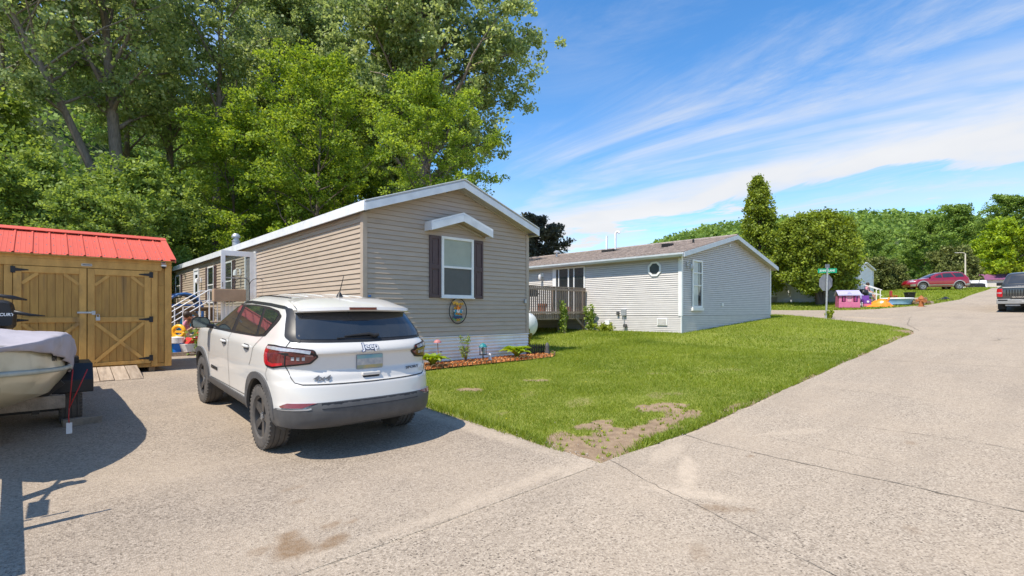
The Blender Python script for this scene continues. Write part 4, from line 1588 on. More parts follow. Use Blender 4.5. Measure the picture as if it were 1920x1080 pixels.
mb.tube([(-.90, 6.88, 1.9), (-.90, 6.84, 1.9), (-.90, 6.84, 2.02), (-.90, 6.88, 2.02)], .008, 6)
mb.build('handle', M['black_plastic'], sdo)
mb = MB()
for a, b, c, d in ((14.45, 14.53, .88, 2.96), (15.3, 15.38, .88, 2.96), (14.53, 15.3, 2.88, 2.96)):
    mb.box(-.03, .012, a, b, c, d)
d2 = mb.build('door', M['white_vinyl'], h1)
mb = MB()
mb.box(-.006, .012, 14.531, 15.299, .88, 2.879)
mb.build('door_panel', M['white_trim'], d2)
mb = MB()
mb.box(-.012, -.0055, 14.70, 15.13, 1.75, 2.72)
mb.build('pane', M['glass'], d2)
for y in (8.5, 14.05):
    mb = MB()
    mb.box(-.03, .0, y - .06, y + .06, 2.35, 2.55)
    mb.tube([(-.03, y, 2.5), (-.10, y, 2.58), (-.16, y, 2.50)], .012, 6)
    mb.lathe([(.02, .0), (.055, -.02), (.07, -.17), (.03, -.21)], 'z', (-.16, y, 2.52), 10)
    mb.build('wall_lamp', M['white_vinyl'], h1, smooth=40)
# galvanised flue with its cap
mb = MB()
mb.lathe([(.13, -.15), (.13, .30), (.145, .30), (.145, .34), (.10, .34), (.10, .46), (.15, .46), (.15, .52), (.09, .60), (.02, .62)], 'z', (.72, 11.9, 3.55), 14)
mb.build('vent_pipe', M['galv'], h1, smooth=35)
mb = MB()
mb.lathe([(.05, 0), (.05, .22)], 'z', (1.75, 3.4, 3.86), 10)
mb.build('vent_pipe', M['white_vinyl'], h1, smooth=40)
# tap with a hose bracket on the corner, cable box
mb = MB()
mb.box(W - .16, W - .11, -.05, -.004, 1.40, 1.50)
mb.build('cable_box', M['galv'], h1)
mb = MB()
mb.box(.11, .155, -.04, -.004, 1.47, 1.51)
mb.build('tap', M['blue_frame'], h1)

# welcome ring hanging under the window
wr = thing('welcome_sign', 'oval black-rimmed welcome sign with a garden gnome and sunflowers under the end window', 'sign', (2.92, 6.215, 1.495))
mb = MB()
mb.tube([(math.sin(a) * .245, 0, math.cos(a) * .292) for a in [2 * PI * k / 40 for k in range(41)]], .011, 6, cap=False)
mb.build('rim', M['black_plastic'], wr, smooth=180)
RX90 = Matrix.Rotation(PI / 2, 4, 'X')
for ch, xx, zz, rot in (('W', -.105, .178, .22), ('e', -.055, .170, .1), ('l', -.026, .176, .05), ('c', .000, .168, 0), ('o', .036, .168, -.05), ('m', .082, .170, -.12), ('e', .124, .172, -.2)):
    lettering(ch, .105 if ch == 'W' else .092, M['yellow_toy'], wr, Matrix.Translation((xx, -.012, zz)) @ RX90 @ Matrix.Rotation(rot, 4, 'Z'), depth=.003, bold=.004)
mb = MB()
mb.prism([(-.05, .03), (.05, .03), (.012, .125), (-.01, .13)], 'y', -.010, .004)
mb.build('gnome_hat', M['orange_toy'], wr)
mb = MB()
mb.prism(rounded([(-.048, .03), (.048, .03), (.045, -.02), (0, -.065), (-.045, -.02)], .02), 'y', -.014, .002)
mb.build('gnome_beard', M['cloth_white'], wr)
mb = MB()
mb.sphere((0, -.018, .018), .012, 8, 6)
mb.build('gnome_nose', M['skin'], wr, smooth=180)
mb = MB()
mb.prism(rounded([(-.10, .03), (-.05, .035), (-.05, -.06), (.05, -.06), (.05, .035), (.11, .03), (.10, -.12), (.0, -.15), (-.10, -.12)], .02), 'y', -.006, .006)
mb.build('gnome_coat', M['teal_toy'], wr)
mb = MB()
mb.prism(rounded([(-.13, -.11), (.12, -.11), (.12, -.165), (0, -.18), (-.13, -.165)], .02), 'y', -.007, .005)
mb.build('flower_basket', M['cloth_blue'], wr)
for (x, zz) in ((-.118, .0), (.112, .0)):
    mb = MB()
    mb.sphere((x, -.01, zz), .018, 8, 6)
    mb.build('mitten', M['cloth_white'], wr, smooth=180)
for (x, zz, r) in ((-.095, .062, .030), (-.04, .098, .028), (.07, .098, .024), (.045, .070, .026), (-.055, -.062, .030), (.0, -.070, .028), (.05, -.072, .030), (.085, -.078, .026), (-.025, -.205, .030), (.03, -.203, .030)):
    mb = MB()
    pts = []
    for k in range(20):
        a = 2 * PI * k / 20
        q = r * (1.0 if k % 2 else .68)
        pts.append((x + math.cos(a) * q, zz + math.sin(a) * q))
    mb.prism(pts, 'y', -.016, -.008)
    fl = mb.build('sunflower', M['orange_toy'] if r < .029 else M['yellow_toy'], wr)
    mb = MB()
    mb.lathe([(r * .42, -.020), (r * .42, -.015)], 'y', (x, 0, zz), 8)
    mb.build('flower_centre', M['dark'], fl)
for sx in (-1, 1):
    mb = MB()
    for k in range(4):
        mb.prism([(sx * (.02 + k * .03), -.225 + k * .012), (sx * (.06 + k * .03), -.235 + k * .016), (sx * (.05 + k * .03), -.205 + k * .016)], 'y', -.008, .002)
    mb.build('leaf', M['green_toy'], wr)

# ------------------------------------------------------------------ grey double-wide home
h2 = thing('mobile_home', 'pale grey double-wide home with brown shingles, an octagon window and a side deck', 'house', (12.4, 5.84, .72))
W2, L2, ZS2, ZE2, R2, EX2 = 8.2, 14.5, .62, 2.76, .97, .0762
S2 = R2 / (W2 / 2)
core = MB()
core.box(.02, W2 - .02, .02, L2, -.1, ZE2)
core.prism([(.02, ZE2 + .001), (W2 - .02, ZE2 + .001), (W2 / 2, ZE2 + R2 - .03)], 'y', .02, L2)
core.build('wall', M['grey_wall'], h2)
mb = MB()
for z, z1, a0, a1, b0, b1 in gable_boards(W2, ZS2, ZE2, R2, EX2):
    q = lap_board('x', a0 + .02, a1 - .02, b0 + .02, b1 - .02, z, z1, .018, -1, .024, .24)
    mb.add(q.v, q.f)
tag(mb.build('end_siding', M['grey_siding'], h2), kind='stuff')
for face, out in ((.018, -1), (W2 - .018, 1)):
    mb = MB()
    z = ZS2
    while z < ZE2 - .03:
        q = lap_board('y', .05, L2, .05, L2, z, min(z + EX2, ZE2), face, out, .022, .18)
        mb.add(q.v, q.f)
        z += EX2
    tag(mb.build('side_siding', M['grey_siding'], h2), kind='stuff')
mb = MB()
z = -.06
while z < ZS2 - .03:
    q = lap_board('x', 0, W2, 0, W2, z, min(z + .068, ZS2 - .012), .018, -1, .014, .2)
    mb.add(q.v, q.f)
    q = lap_board('y', .03, L2, .03, L2, z, min(z + .068, ZS2 - .012), .018, -1, .014, .2)
    mb.add(q.v, q.f)
    z += .068
tag(mb.build('skirting', M['grey_siding'], h2), kind='stuff')
for x0, x1, y0, y1 in ((-.014, .09, -.016, .02), (-.016, .02, .0205, .12), (W2 - .09, W2 + .014, -.016, .02)):
    mb = MB()
    mb.box(x0, x1, y0, y1, ZS2 - .01, ZE2 - .003)
    mb.build('corner_trim', M['white_vinyl'], h2, bevel=.004)
mb = MB()
mb.box(-.004, .05, -.004, .03, -.1, ZS2 - .02)
mb.build('corner_trim', M['white_vinyl'], h2)
OF2, OE2 = .23, .26
zl2, zr2 = ZE2 + .10 - S2 * OE2, ZE2 + .10 + R2
for sgn in (0, 1):
    xe = -OE2 if sgn == 0 else W2 + OE2
    MB().prism([(xe, zl2), (W2 / 2, zr2), (W2 / 2, zr2 + .03), (xe, zl2 + .03)], 'y', -OF2, L2 + .2).build('roof', M['shingle_a'], h2, fix=True)
    # shingle courses with uneven tabs
    g = random.Random(5 + sgn)
    mb = MB()
    n = 30
    dx = (W2 / 2 - xe) / n if sgn == 0 else (W2 / 2 - xe) / n
    for k in range(n):
        xa, xb = xe + dx * k, xe + dx * (k + 1.15)
        y = -OF2 + .003 - g.random() * .3
        while y < L2 + .2:
            w_ = .30 + .10 * g.random()
            ya, yb = max(y, -OF2 + .003), min(y + w_ - .012, L2 + .19)
            if yb > ya + .02:
                za = zl2 + .03 + (abs(xa - xe)) * S2 + .016 + .010 * g.random()
                zb = zl2 + .03 + (abs(xb - xe)) * S2 + .003
                if sgn == 0:
                    xb2 = min(xb, W2 / 2)
                else:
                    xb2 = max(xb, W2 / 2)
                mb.add([(xa, ya, za - .016), (xa, yb, za - .016), (xa, yb, za), (xa, ya, za), (xb2, ya, zb), (xb2, yb, zb)],
                       [(0, 1, 2, 3), (3, 2, 5, 4), (0, 3, 4), (1, 5, 2)] if sgn == 0 else [(3, 2, 1, 0), (4, 5, 2, 3), (4, 3, 0), (2, 5, 1)])
            y += w_
    tag(mb.build('shingles', M['shingle_a'], h2), kind='stuff')
    MB().prism([(xe, zl2 - .14), (W2 / 2, zr2 - .14), (W2 / 2, zr2 + .022), (xe, zl2 + .022)], 'y', -OF2 - .022, -OF2 - .001).build('fascia', M['bluegrey_trim'], h2, fix=True)
    MB().prism([(xe, zl2 - .115), (W2 / 2, zr2 - .115), (W2 / 2, zr2 - .1), (xe, zl2 - .1)], 'y', -OF2, .03).build('soffit', M['soffit'], h2, fix=True)
    mb = MB()
    xs = (xe + .001, .03) if sgn == 0 else (W2 - .03, xe - .001)
    mb.box(xs[0], xs[1], .03, L2 + .15, zl2 - .13, zl2 - .115)
    mb.build('soffit', M['soffit'], h2)
    # gutter
    sg = -1 if sgn == 0 else 1
    pr = [(xe, zl2 + .02), (xe, zl2 - .12), (xe + sg * .05, zl2 - .12), (xe + sg * .10, zl2 - .05), (xe + sg * .105, zl2 + .01), (xe + sg * .09, zl2 + .012), (xe + sg * .085, zl2 - .03), (xe + sg * .02, zl2 - .03), (xe + sg * .02, zl2 + .02)]
    MB().prism(pr, 'y', -OF2 + .01, L2 + .2).build('gutter', M['bluegrey_trim'], h2, fix=True)
MB().prism([(W2 / 2 - .14, zr2 + .015), (W2 / 2, zr2 + .05), (W2 / 2 + .14, zr2 + .015), (W2 / 2, zr2 + .075)], 'y', -OF2, L2 + .2).build('ridge_cap', M['shingle_a'], h2, fix=True)
tr2 = [(.03, ZE2 - .006), (W2 / 2, ZE2 + R2 - .006), (W2 - .03, ZE2 - .006), (W2 - .03, ZE2 + .03), (W2 / 2, ZE2 + R2 + .03), (.03, ZE2 + .03)]
MB().prism(tr2, 'y', -.02, .015).build('rake_trim', M['soffit'], h2, fix=True)
# octagon window
oc = [(1.06 + .29 * math.cos(PI / 8 + k * PI / 4), 2.33 + .29 * math.sin(PI / 8 + k * PI / 4)) for k in range(8)]
oi = [(1.06 + .215 * math.cos(PI / 8 + k * PI / 4), 2.33 + .215 * math.sin(PI / 8 + k * PI / 4)) for k in range(8)]
mb = MB()
for k in range(8):
    k2 = (k + 1) % 8
    mb.prism([oc[k], oc[k2], oi[k2], oi[k]], 'x', -.035, .0)
ow = mb.build('octagon_window', M['white_vinyl'], h2, fix=True)
MB().prism([(1.06 + (a - 1.06) * .995, 2.33 + (b - 2.33) * .995) for a, b in oi], 'x', -.014, -.002).build('pane', M['screen'], ow)
# patio door onto the deck
mb = MB()
for a, b, c, d in ((4.30, 4.36, .66, 2.66), (6.04, 6.10, .66, 2.66), (4.36, 6.04, 2.60, 2.66), (4.86, 4.91, .66, 2.60), (5.16, 5.22, .66, 2.60), (5.72, 5.77, .66, 2.60), (5.90, 6.04, .66, 2.60)):
    mb.box(-.04, .0, a, b, c, d)
pd = mb.build('patio_door', M['white_vinyl'], h2)
for a, b in ((4.36, 4.86), (4.91, 5.16), (5.22, 5.72), (5.77, 5.90)):
    mb = MB()
    mb.box(-.018, -.004, a, b, .66, 2.60)
    mb.build('pane', M['glass'], pd)


def flag_lamp(x, y, z, axis, parent, mat='white_vinyl'):
    mb = MB()
    if axis == 'y':
        mb.box(x - .03, x, y - .06, y + .06, z - .02, z + .14)
        mb.tube([(x - .03, y, z + .08), (x - .11, y, z + .14), (x - .17, y, z + .06)], .014, 6)
        mb.lathe([(.015, .02), (.06, .0), (.075, -.16), (.035, -.22), (.01, -.23)], 'z', (x - .17, y, z + .05), 10)
    else:
        mb.box(x - .06, x + .06, y - .03, y, z - .02, z + .14)
        mb.tube([(x, y - .03, z + .08), (x, y - .11, z + .14), (x, y - .17, z + .06)], .014, 6)
        mb.lathe([(.015, .02), (.06, .0), (.075, -.16), (.035, -.22), (.01, -.23)], 'z', (x, y - .17, z + .05), 10)
    mb.build('wall_lamp', M[mat], parent, smooth=40)


flag_lamp(0, 6.75, 2.35, 'y', h2)
flag_lamp(.40, 0, 2.40, 'x', h2, 'galv')
we = window_unit('window', h2, 'x', .74, 1.50, .90, 2.66, .002, -1, split=None, frame=.075, glass=('curtain',), depth=.05)
for zz in (1.72, 2.18):
    mb = MB()
    mb.box(.815, 1.425, -.04, -.006, zz - .02, zz + .02)
    mb.build('sash', M['white_vinyl'], we)
mb = MB()
mb.box(1.20, 1.415, -.016, -.0105, .985, 2.575)
mb.build('curtain_gap', M['glass'], we)
mb = MB()
mb.box(.70, 1.54, -.075, .0, .80, .899)
mb.build('sill', M['white_vinyl'], we)
# vents and boxes on the walls
mb = MB()
mb.box(-.03, .03, .55, .95, .27, .52)
vt = mb.build('vent', M['white_vinyl'], h2)
mb = MB()
for k in range(5):
    mb.box(-.036, -.029, .58, .92, .295 + k * .043, .315 + k * .043)
mb.build('vent_slats', M['soffit'], vt)
mb = MB()
mb.box(-.07, .02, 3.05, 3.27, .25, .42)
mb.build('vent_hood', M['white_vinyl'], h2)
mb = MB()
mb.box(-.09, .0, 2.28, 2.48, .62, .86)
mb.tube([(-.05, 2.38, .62), (-.05, 2.36, .30), (-.04, 2.4, .02)], .012, 6)
mb.build('meter_box', M['galv'], h2)
mb = MB()
mb.lathe([(.07, -.10), (.07, .0)], 'x', (-.02, 2.30, .22), 10)
mb.box(-.08, -.01, 2.60, 2.70, .64, .76)
mb.build('meter_box', M['grey_plastic'], h2)
mb = MB()
mb.box(3.12, 3.24, -.04, 0, .98, 1.10)
mb.build('outlet', M['white_vinyl'], h2)
mb = MB()
mb.lathe([(.045, -.02), (.045, .02)], 'y', (W2 / 2 - .25, -.01, 3.42), 10)
mb.build('gable_light', M['white_vinyl'], h2)
# pipes on the roof


def on_roof2(x):
    return zl2 + .03 + abs(x + OE2) * S2


for (x, y, h, r) in ((2.75, 5.25, .75, .055), (2.95, 4.90, .80, .050)):
    zz = on_roof2(x)
    mb = MB()
    pts = [(x, y, zz - .05), (x, y, zz + h)]
    if h > .77:
        pts += [(x + .03, y - .05, zz + h + .07), (x + .06, y - .13, zz + h + .07), (x + .06, y - .17, zz + h)]
    mb.tube(pts, r, 9)
    mb.build('vent_pipe', M['white_vinyl'], h2, smooth=40)
mb = MB()
mb.box(2.55, 3.1, 4.75, 5.4, on_roof2(2.6), on_roof2(2.9) + .05)
mb.build('flashing', M['dark'], h2)
mb = MB()
zz = on_roof2(3.0)
mb.lathe([(.05, -.05), (.05, .20), (.15, .20), (.16, .26), (.05, .33)], 'z', (3.0, 8.6, zz), 12)
mb.build('roof_cap', M['galv'], h2, smooth=35)
mb = MB()
zz = on_roof2(2.2)
mb.prism([(2.05, zz - .02), (2.05, zz + .12), (2.5, zz + .16), (2.5, zz + .04)], 'y', 1.7, 2.0)
mb.build('roof_vent', M['black_plastic'], h2, fix=True)
mb = MB()
zz = on_roof2(2.6)
mb.lathe([(.05, -.05), (.04, .16)], 'z', (2.6, .9, zz), 8)
mb.build('vent_pipe', M['black_plastic'], h2)

# deck against the grey home
dk = thing('deck', 'weathered wooden deck with baluster railing along the grey home', 'deck', (12.36, 10.15, .72))
DXL, DYL, DF, DR = 3.7, 3.4, .66, 1.72
n = 0
x = -.02
while x > -DXL:
    mb = MB()
    mb.box(x - .138, x, .0, DYL, DF - .035, DF)
    mb.build('floor_board', M['deck_wood'], dk)
    x -= .145
for (a, b, c, d) in ((-DXL, 0, -.04, -.002), (-DXL, 0, DYL + .002, DYL + .04), (-DXL - .04, -DXL - .002, -.04, DYL + .04)):
    mb = MB()
    mb.box(a, b, c, d, DF - .20, DF + .01)
    mb.build('rim_board', M['deck_wood'], dk)
for (x, y) in ((-.10, .05), (-1.50, .05), (-3.55, .05), (-3.55, 3.3), (-1.5, 3.3), (-.1, 3.3)):
    mb = MB()
    mb.box(x - .045, x + .045, y - .045, y + .045, -.08, DF - .036)
    mb.build('post', M['grey_wood'], dk)
for (a, b) in (((-.10, -.02, -.02), (-.62, -.02, DF - .12)),):
    MB().bar((-.08, -.05, .12), (-.62, -.05, DF - .14), .04, .09).build('brace', M['deck_wood'], dk)


def railing(p, q, parent, zf, top, mat, sp=.105, w=.036):
    p, q = Vector(p), Vector(q)
    Ld = (q - p).length
    d = (q - p).normalized()
    nb = int(Ld / sp)
    for k in range(nb + 1):
        c = p + d * (k * Ld / nb)
        mb = MB()
        mb.box(c.x - w / 2, c.x + w / 2, c.y - w / 2, c.y + w / 2, zf - .16, top - .02)
        mb.build('baluster', mat, parent)
    nrm = Vector((-d.y, d.x, 0)) * .03
    MB().bar((p.x, p.y, top), (q.x, q.y, top), .10, .036).build('top_rail', mat, parent)
    MB().bar((p.x + nrm.x, p.y + nrm.y, top - .09), (q.x + nrm.x, q.y + nrm.y, top - .09), .036, .085).build('rail', mat, parent)
    MB().bar((p.x + nrm.x, p.y + nrm.y, zf + .07), (q.x + nrm.x, q.y + nrm.y, zf + .07), .036, .085).build('rail', mat, parent)


railing((-.05, -.06, 0), (-DXL, -.06, 0), dk, DF, DR, M['deck_wood'])
railing((-DXL - .06, .02, 0), (-DXL - .06, DYL - 1.0, 0), dk, DF, DR, M['deck_wood'])
for x in (-.03, -1.9, -DXL):
    mb = MB()
    mb.box(x - .045, x + .045, -.035, .055, DF + .01, DR - .02)
    mb.build('rail_post', M['deck_wood'], dk)
# things on the deck
for (x, y, sc, lab) in ((10.72, 11.0, 1.0, 'large terracotta tub behind the deck railing, nearest the tan home'), (12.0, 10.75, .72, 'small terracotta pot behind the deck railing by the patio door')):
    t = thing('planter', lab, 'plant pot', (x, y, 1.385), 0)
    mb = MB()
    mb.lathe([(.13 * sc, 0), (.19 * sc, .34 * sc), (.215 * sc, .34 * sc), (.215 * sc, .42 * sc), (.17 * sc, .42 * sc), (.16 * sc, .36 * sc)], 'z', (0, 0, 0), 18)
    mb.build('pot', M['terracotta'], t, smooth=35)
    mb = MB()
    mb.lathe([(.165 * sc, .365 * sc), (.01, .38 * sc)], 'z', (0, 0, 0), 14)
    mb.build('soil', M['soil'], t)
gr = thing('barbecue_grill', 'black lidded barbecue grill at the far end of the deck', 'grill', (10.2, 11.3, 1.385), .2)
mb = MB()
mb.box(-.35, .35, -.22, .22, .70, .86)
mb.build('firebox', M['black_plastic'], gr, bevel=.02)
MB().prism([(-.22, .865), (.22, .865), (.22, .95), (.12, 1.06), (-.12, 1.06), (-.22, .95)], 'x', -.35, .35).build('lid', M['black_plastic'], gr)
for (x, y) in ((-.3, -.18), (.3, -.18), (-.3, .18), (.3, .18)):
    MB().bar((x, y, 0), (x, y, .70), .04, .04).build('leg', M['black_plastic'], gr)
mb = MB()
mb.box(-.62, -.352, -.2, .2, .82, .85)
mb.box(.352, .62, -.2, .2, .82, .85)
mb.build('side_shelf', M['grey_plastic'], gr)

# propane tank between the homes
tk = thing('propane_tank', 'white domed propane tank between the two homes', 'tank', (8.42, 9.25, .50), 0)
R_ = .42
prof = [(.01, -.24)] + [(R_ * math.sin(a), -.24 * math.cos(a)) for a in [PI / 2 * k / 8 for k in range(1, 9)]] + [(R_, 2.3)] + [(R_ * math.cos(a), 2.3 + .24 * math.sin(a)) for a in [PI / 2 * k / 8 for k in range(1, 8)]] + [(.01, 2.54)]
MB().lathe(prof, 'y', (0, .24, .52), 32).build('tank', M['tank_white'], tk, smooth=50)
mb = MB()
mb.lathe([(.15, .0), (.15, .14), (.11, .19), (.01, .20)], 'z', (0, 1.4, .925), 14)
mb.build('valve_cover', M['tank_white'], tk, smooth=40)
for y in (.65, 2.1):
    mb = MB()
    mb.box(-.25, .25, y - .06, y + .06, -.08, .16)
    mb.build('foot', M['grey_wood'], tk)
mb = MB()
mb.tube([(-.02, .12, .95), (-.02, .10, 1.0), (-.02, .2, 1.0), (-.02, .22, .93)], .012, 6)
mb.build('lifting_eye', M['tank_white'], tk)

# ------------------------------------------------------------------ shed with the red roof
sh_ = thing('garden_shed', 'stained wooden shed with double doors and a red ribbed metal roof', 'shed', (-2.2, 8.8, .33))
SW, SD, SE = 3.66, 2.3, 2.08
mb = MB()
mb.box(-SW + .02, -.02, .03, SD - .02, .10, SE)
mb.prism([(.03, SE + .001), (SD - .02, SE + .001), (SD / 2, SE + .52)], 'x', -SW + .02, -.02)
mb.build('wall', M['shed_wood'], sh_)
for x in (-3.5, -2.6, -1.3, -.3):
    mb = MB()
    mb.box(x - .05, x + .05, .02, SD - .02, -.04, .099)
    mb.build('skid', M['brown_wood'], sh_)
mb = MB()
mb.box(-SW, 0, .0, .03, .08, .145)
mb.build('sill_board', M['shed_wood'], sh_)


def planks(x0, x1, z0, z1, y, n, parent, mat, gap=.006, th=.018, seams=()):
    w_ = (x1 - x0) / n
    zs = [z0] + list(seams) + [z1]
    for k in range(n):
        for a, b in zip(zs[:-1], zs[1:]):
            mb = MB()
            mb.box(x0 + k * w_ + gap / 2, x0 + (k + 1) * w_ - gap / 2, y - th, y, a + gap * .4, b - gap * .4)
            mb.build('plank', mat, parent)


seams = (.48, .88, 1.28, 1.66)
planks(-.205, -.10, .15, SE - .02, .03, 1, sh_, M['shed_wood'], seams=seams)
planks(-.318 + .0, -.21, .15, SE - .02, .03, 1, sh_, M['shed_wood'], seams=seams)
planks(-SW + .09, -2.33, .15, SE - .02, .03, 10, sh_, M['shed_wood'], seams=seams)
for x0, x1 in ((-.098, .004), (-SW - .004, -SW + .088)):
    mb = MB()
    mb.box(x0, x1, -.012, .03, .08, SE - .02)
    mb.box(x0 if x0 < -1 else .0045, x0 + .02 if x0 < -1 else .022, .031, .12, .08, SE - .02)
    mb.build('corner_trim', M['shed_frame'], sh_, bevel=.003)
# frieze under the eave, door header and side posts
mb = MB()
mb.box(-SW - .01, .012, -.03, .03, SE - .019, SE + .055)
mb.build('frieze_board', M['shed_frame'], sh_, bevel=.003)
MB().prism([(-2.42, 1.935), (-.16, 1.935), (-.12, SE - .021), (-2.46, SE - .021)], 'y', -.030, -.001).build('door_header', M['shed_frame'], sh_, fix=True)
for x0, x1 in ((-.318, -.212), (-2.325, -2.218)):
    mb = MB()
    mb.box(x0 + .002, x1 - .002, -.020, .010, .09, 1.933)
    mb.build('door_post', M['shed_frame'], sh_, bevel=.003)


def shed_door(x0, x1, hinge_right, dirty=None):
    c = thing_door = None
    zb, zt, zm = .155, 1.925, 1.00
    mb = MB()
    mb.box(x0 + .004, x1 - .004, -.002, .028, zb, zt)
    d = mb.build('door', M['shed_wood'], sh_)
    planks(x0 + .10, x1 - .10, zb + .05, zm - .04, -.0025, 7, d, M['shed_wood'], gap=.008, th=.010)
    planks(x0 + .10, x1 - .10, zm + .04, zt - .10, -.0025, 7, d, M['shed_wood'], gap=.008, th=.010)
    f = M['shed_frame']
    for a, b, q0, q1 in ((x0 + .004, x0 + .104, zb, zt), (x1 - .104, x1 - .004, zb, zt)):
        mb = MB()
        mb.box(a, b, -.034, -.003, q0, q1)
        mb.build('stile', f, d, bevel=.003)
    for q0, q1 in ((zb, zb + .06), (zm - .045, zm + .045), (zt - .11, zt)):
        mb = MB()
        mb.box(x0 + .105, x1 - .105, -.033, -.003, q0, q1)
        mb.build('rail', f, d, bevel=.003)
    xl, xr = x0 + .105, x1 - .105
    MB().bar((xl + .005, -.020, zm - .06), (xr - .005, -.020, zb + .075), .055, .014, (0, 1, 0)).build('brace', f, d)
    MB().bar((xl + .005, -.031, zb + .075), (xr - .005, -.031, zm - .06), .055, .010, (0, 1, 0)).build('brace', f, d)
    for (a, b) in (((xl, zt - .30), (xl + .20, zt - .115)), ((xr, zt - .30), (xr - .20, zt - .115))):
        MB().bar((a[0], -.02, a[1]), (b[0], -.02, b[1]), .05, .014, (0, 1, 0)).build('brace', f, d)
    for zz in (zb + .10, zm - .0, zt - .07):
        xh = x1 - .0 if hinge_right else x0
        sg = -1 if hinge_right else 1
        mb = MB()
        mb.box(min(xh + sg * -.03, xh + sg * .03), max(xh + sg * -.03, xh + sg * .03), -.042, -.0345, zz - .055, zz + .055)
        mb.prism([(xh + sg * .03, zz - .028), (xh + sg * .19, zz - .008), (xh + sg * .19, zz + .008), (xh + sg * .03, zz + .028)], 'y', -.042, -.0345)
        mb.build('hinge', M['black_plastic'], d)
    return d


dl = shed_door(-2.215, -1.268, False)
dr = shed_door(-1.262, -.320, True)
mb = MB()
mb.box(-1.40, -1.19, -.050, -.036, 1.115, 1.145)
mb.box(-1.20, -1.15, -.055, -.036, 1.09, 1.16)
mb.build('hasp', M['steel'], dl)
mb = MB()
mb.tube([(-1.135, -.05, 1.05), (-1.135, -.05, 1.09), (-1.115, -.05, 1.105), (-1.095, -.05, 1.09), (-1.095, -.05, 1.05)], .006, 6)
mb.box(-1.145, -1.085, -.065, -.036, .985, 1.05)
mb.build('padlock', M['steel'], dr)
mb = MB()
mb.prism(rounded([(-1.345, 1.965), (-1.195, 1.965), (-1.195, 2.010), (-1.345, 2.010)], .012), 'y', -.038, -.031)
npl = mb.build('name_plate', M['beige_wall'], sh_)
mb = MB()
for k in range(7):
    mb.box(-1.325 + k * .018, -1.313 + k * .018, -.0395, -.0385, 1.979, 1.997)
mb.build('plate_lettering', M['dark'], npl)
mb = MB()
mb.prism(rounded([(-.16, SE - .0), (-.09, SE - .0), (-.09, SE + .038), (-.16, SE + .038)], .01), 'y', -.0335, -.031)
stk = mb.build('sticker', M['cloth_white'], sh_)
mb = MB()
mb.box(-.155, -.095, -.035, -.0338, SE + .020, SE + .034)
mb.build('sticker_band', M['cloth_blue'], stk)
mb = MB()
mb.box(-.15, -.10, -.0352, -.0339, SE + .005, SE + .014)
mb.build('sticker_band', M['red_toy'], stk)
mb = MB()
mb.lathe([(.045, 0), (.045, -.03), (.04, -.034)], 'z', (-.12, -.05, SE - .02), 14)
cmr = mb.build('security_camera', M['white_vinyl'], sh_, smooth=40)
mb = MB()
mb.sphere((-.12, -.05, SE - .056), .038, 12, 8)
mb.build('dome', M['black_plastic'], cmr, smooth=180)
# roof: ribbed panels
RY, RZ_ = SD / 2, SE + .055
sl = Vector((0, RY + .10, .545))
Ls = sl.length
ang = math.atan2(sl.z, sl.y)
PW = .2286
prof = [(0, 0), (.012, .020), (.030, .020), (.042, 0), (.095, 0), (.101, .004), (.107, 0), (.158, 0), (.164, .004), (.170, 0), (PW, 0)]


def panel(flip):
    rows = []
    for t in (0.0, Ls):
        r = []
        for (x, h) in prof:
            y = -.10 + math.cos(ang) * t - math.sin(ang) * h
            zz = RZ_ + .002 + math.sin(ang) * t + math.cos(ang) * h
            r.append((x, y if not flip else SD - y, zz))
        rows.append(r)
    mb = MB()
    mb.grid(rows if not flip else rows[::-1])
    return mb.mesh('roof_panel')


pf, pb = panel(False), panel(True)
for k in range(16):
    for me_ in (pf, pb):
        o = link('roof_panel', me_, M['red_roof'], sh_)
        o.location = (.05 - (k + 1) * PW, 0, 0)
mb = MB()
g = random.Random(6)
for k in range(17):
    for t in (.06, .36, .66, .94):
        for xo in (-.018, .072):
            y, zz = -.10 + math.cos(ang) * Ls * t, RZ_ + math.sin(ang) * Ls * t
            x = .05 - k * PW + xo + g.uniform(-.004, .004)
            if x < .06:
                mb.box(x - .006, x + .006, y - .006, y + .006, zz, zz + .016)
tag(mb.build('roof_screw', M['steel'], sh_), kind='stuff')
xl_, xr_ = .05 - 16 * PW - .0, .075
for flip in (0, 1):
    P = [(-.10, RZ_ - .02), (RY, RZ_ + .525), (RY, RZ_ + .541), (-.10, RZ_ - .003)]
    if flip:
        P = [(SD - a, b) for a, b in P]
    MB().prism(P, 'x', xl_, xr_ - .02).build('roof_deck', M['shed_wood'], sh_, fix=True)
    P = [(-.104, RZ_ - .03), (RY, RZ_ + .515), (RY, RZ_ + .575), (-.104, RZ_ + .028)]
    if flip:
        P = [(SD - a, b) for a, b in P]
    MB().prism(P, 'x', xr_ - .019, xr_).build('gable_trim', M['red_roof'], sh_, fix=True)
    P2 = [(a, b + .001) for a, b in P[2:]] + [(P[3][0], P[3][1] + .012), (P[2][0], P[2][1] + .012)]
    MB().prism([P[3], P[2], (P[2][0], P[2][1] + .008), (P[3][0], P[3][1] + .008)], 'x', xr_ - .10, xr_ + .001).build('gable_trim', M['red_roof'], sh_, fix=True)
    P = [(RY - .14, RZ_ + .52), (RY + .001, RZ_ + .585), (RY + .001, RZ_ + .597), (RY - .145, RZ_ + .530)]
    if flip:
        P = [(SD - a, b) for a, b in P]
    MB().prism(P, 'x', xl_, xr_ + .004).build('ridge_cap', M['red_roof'], sh_, fix=True)
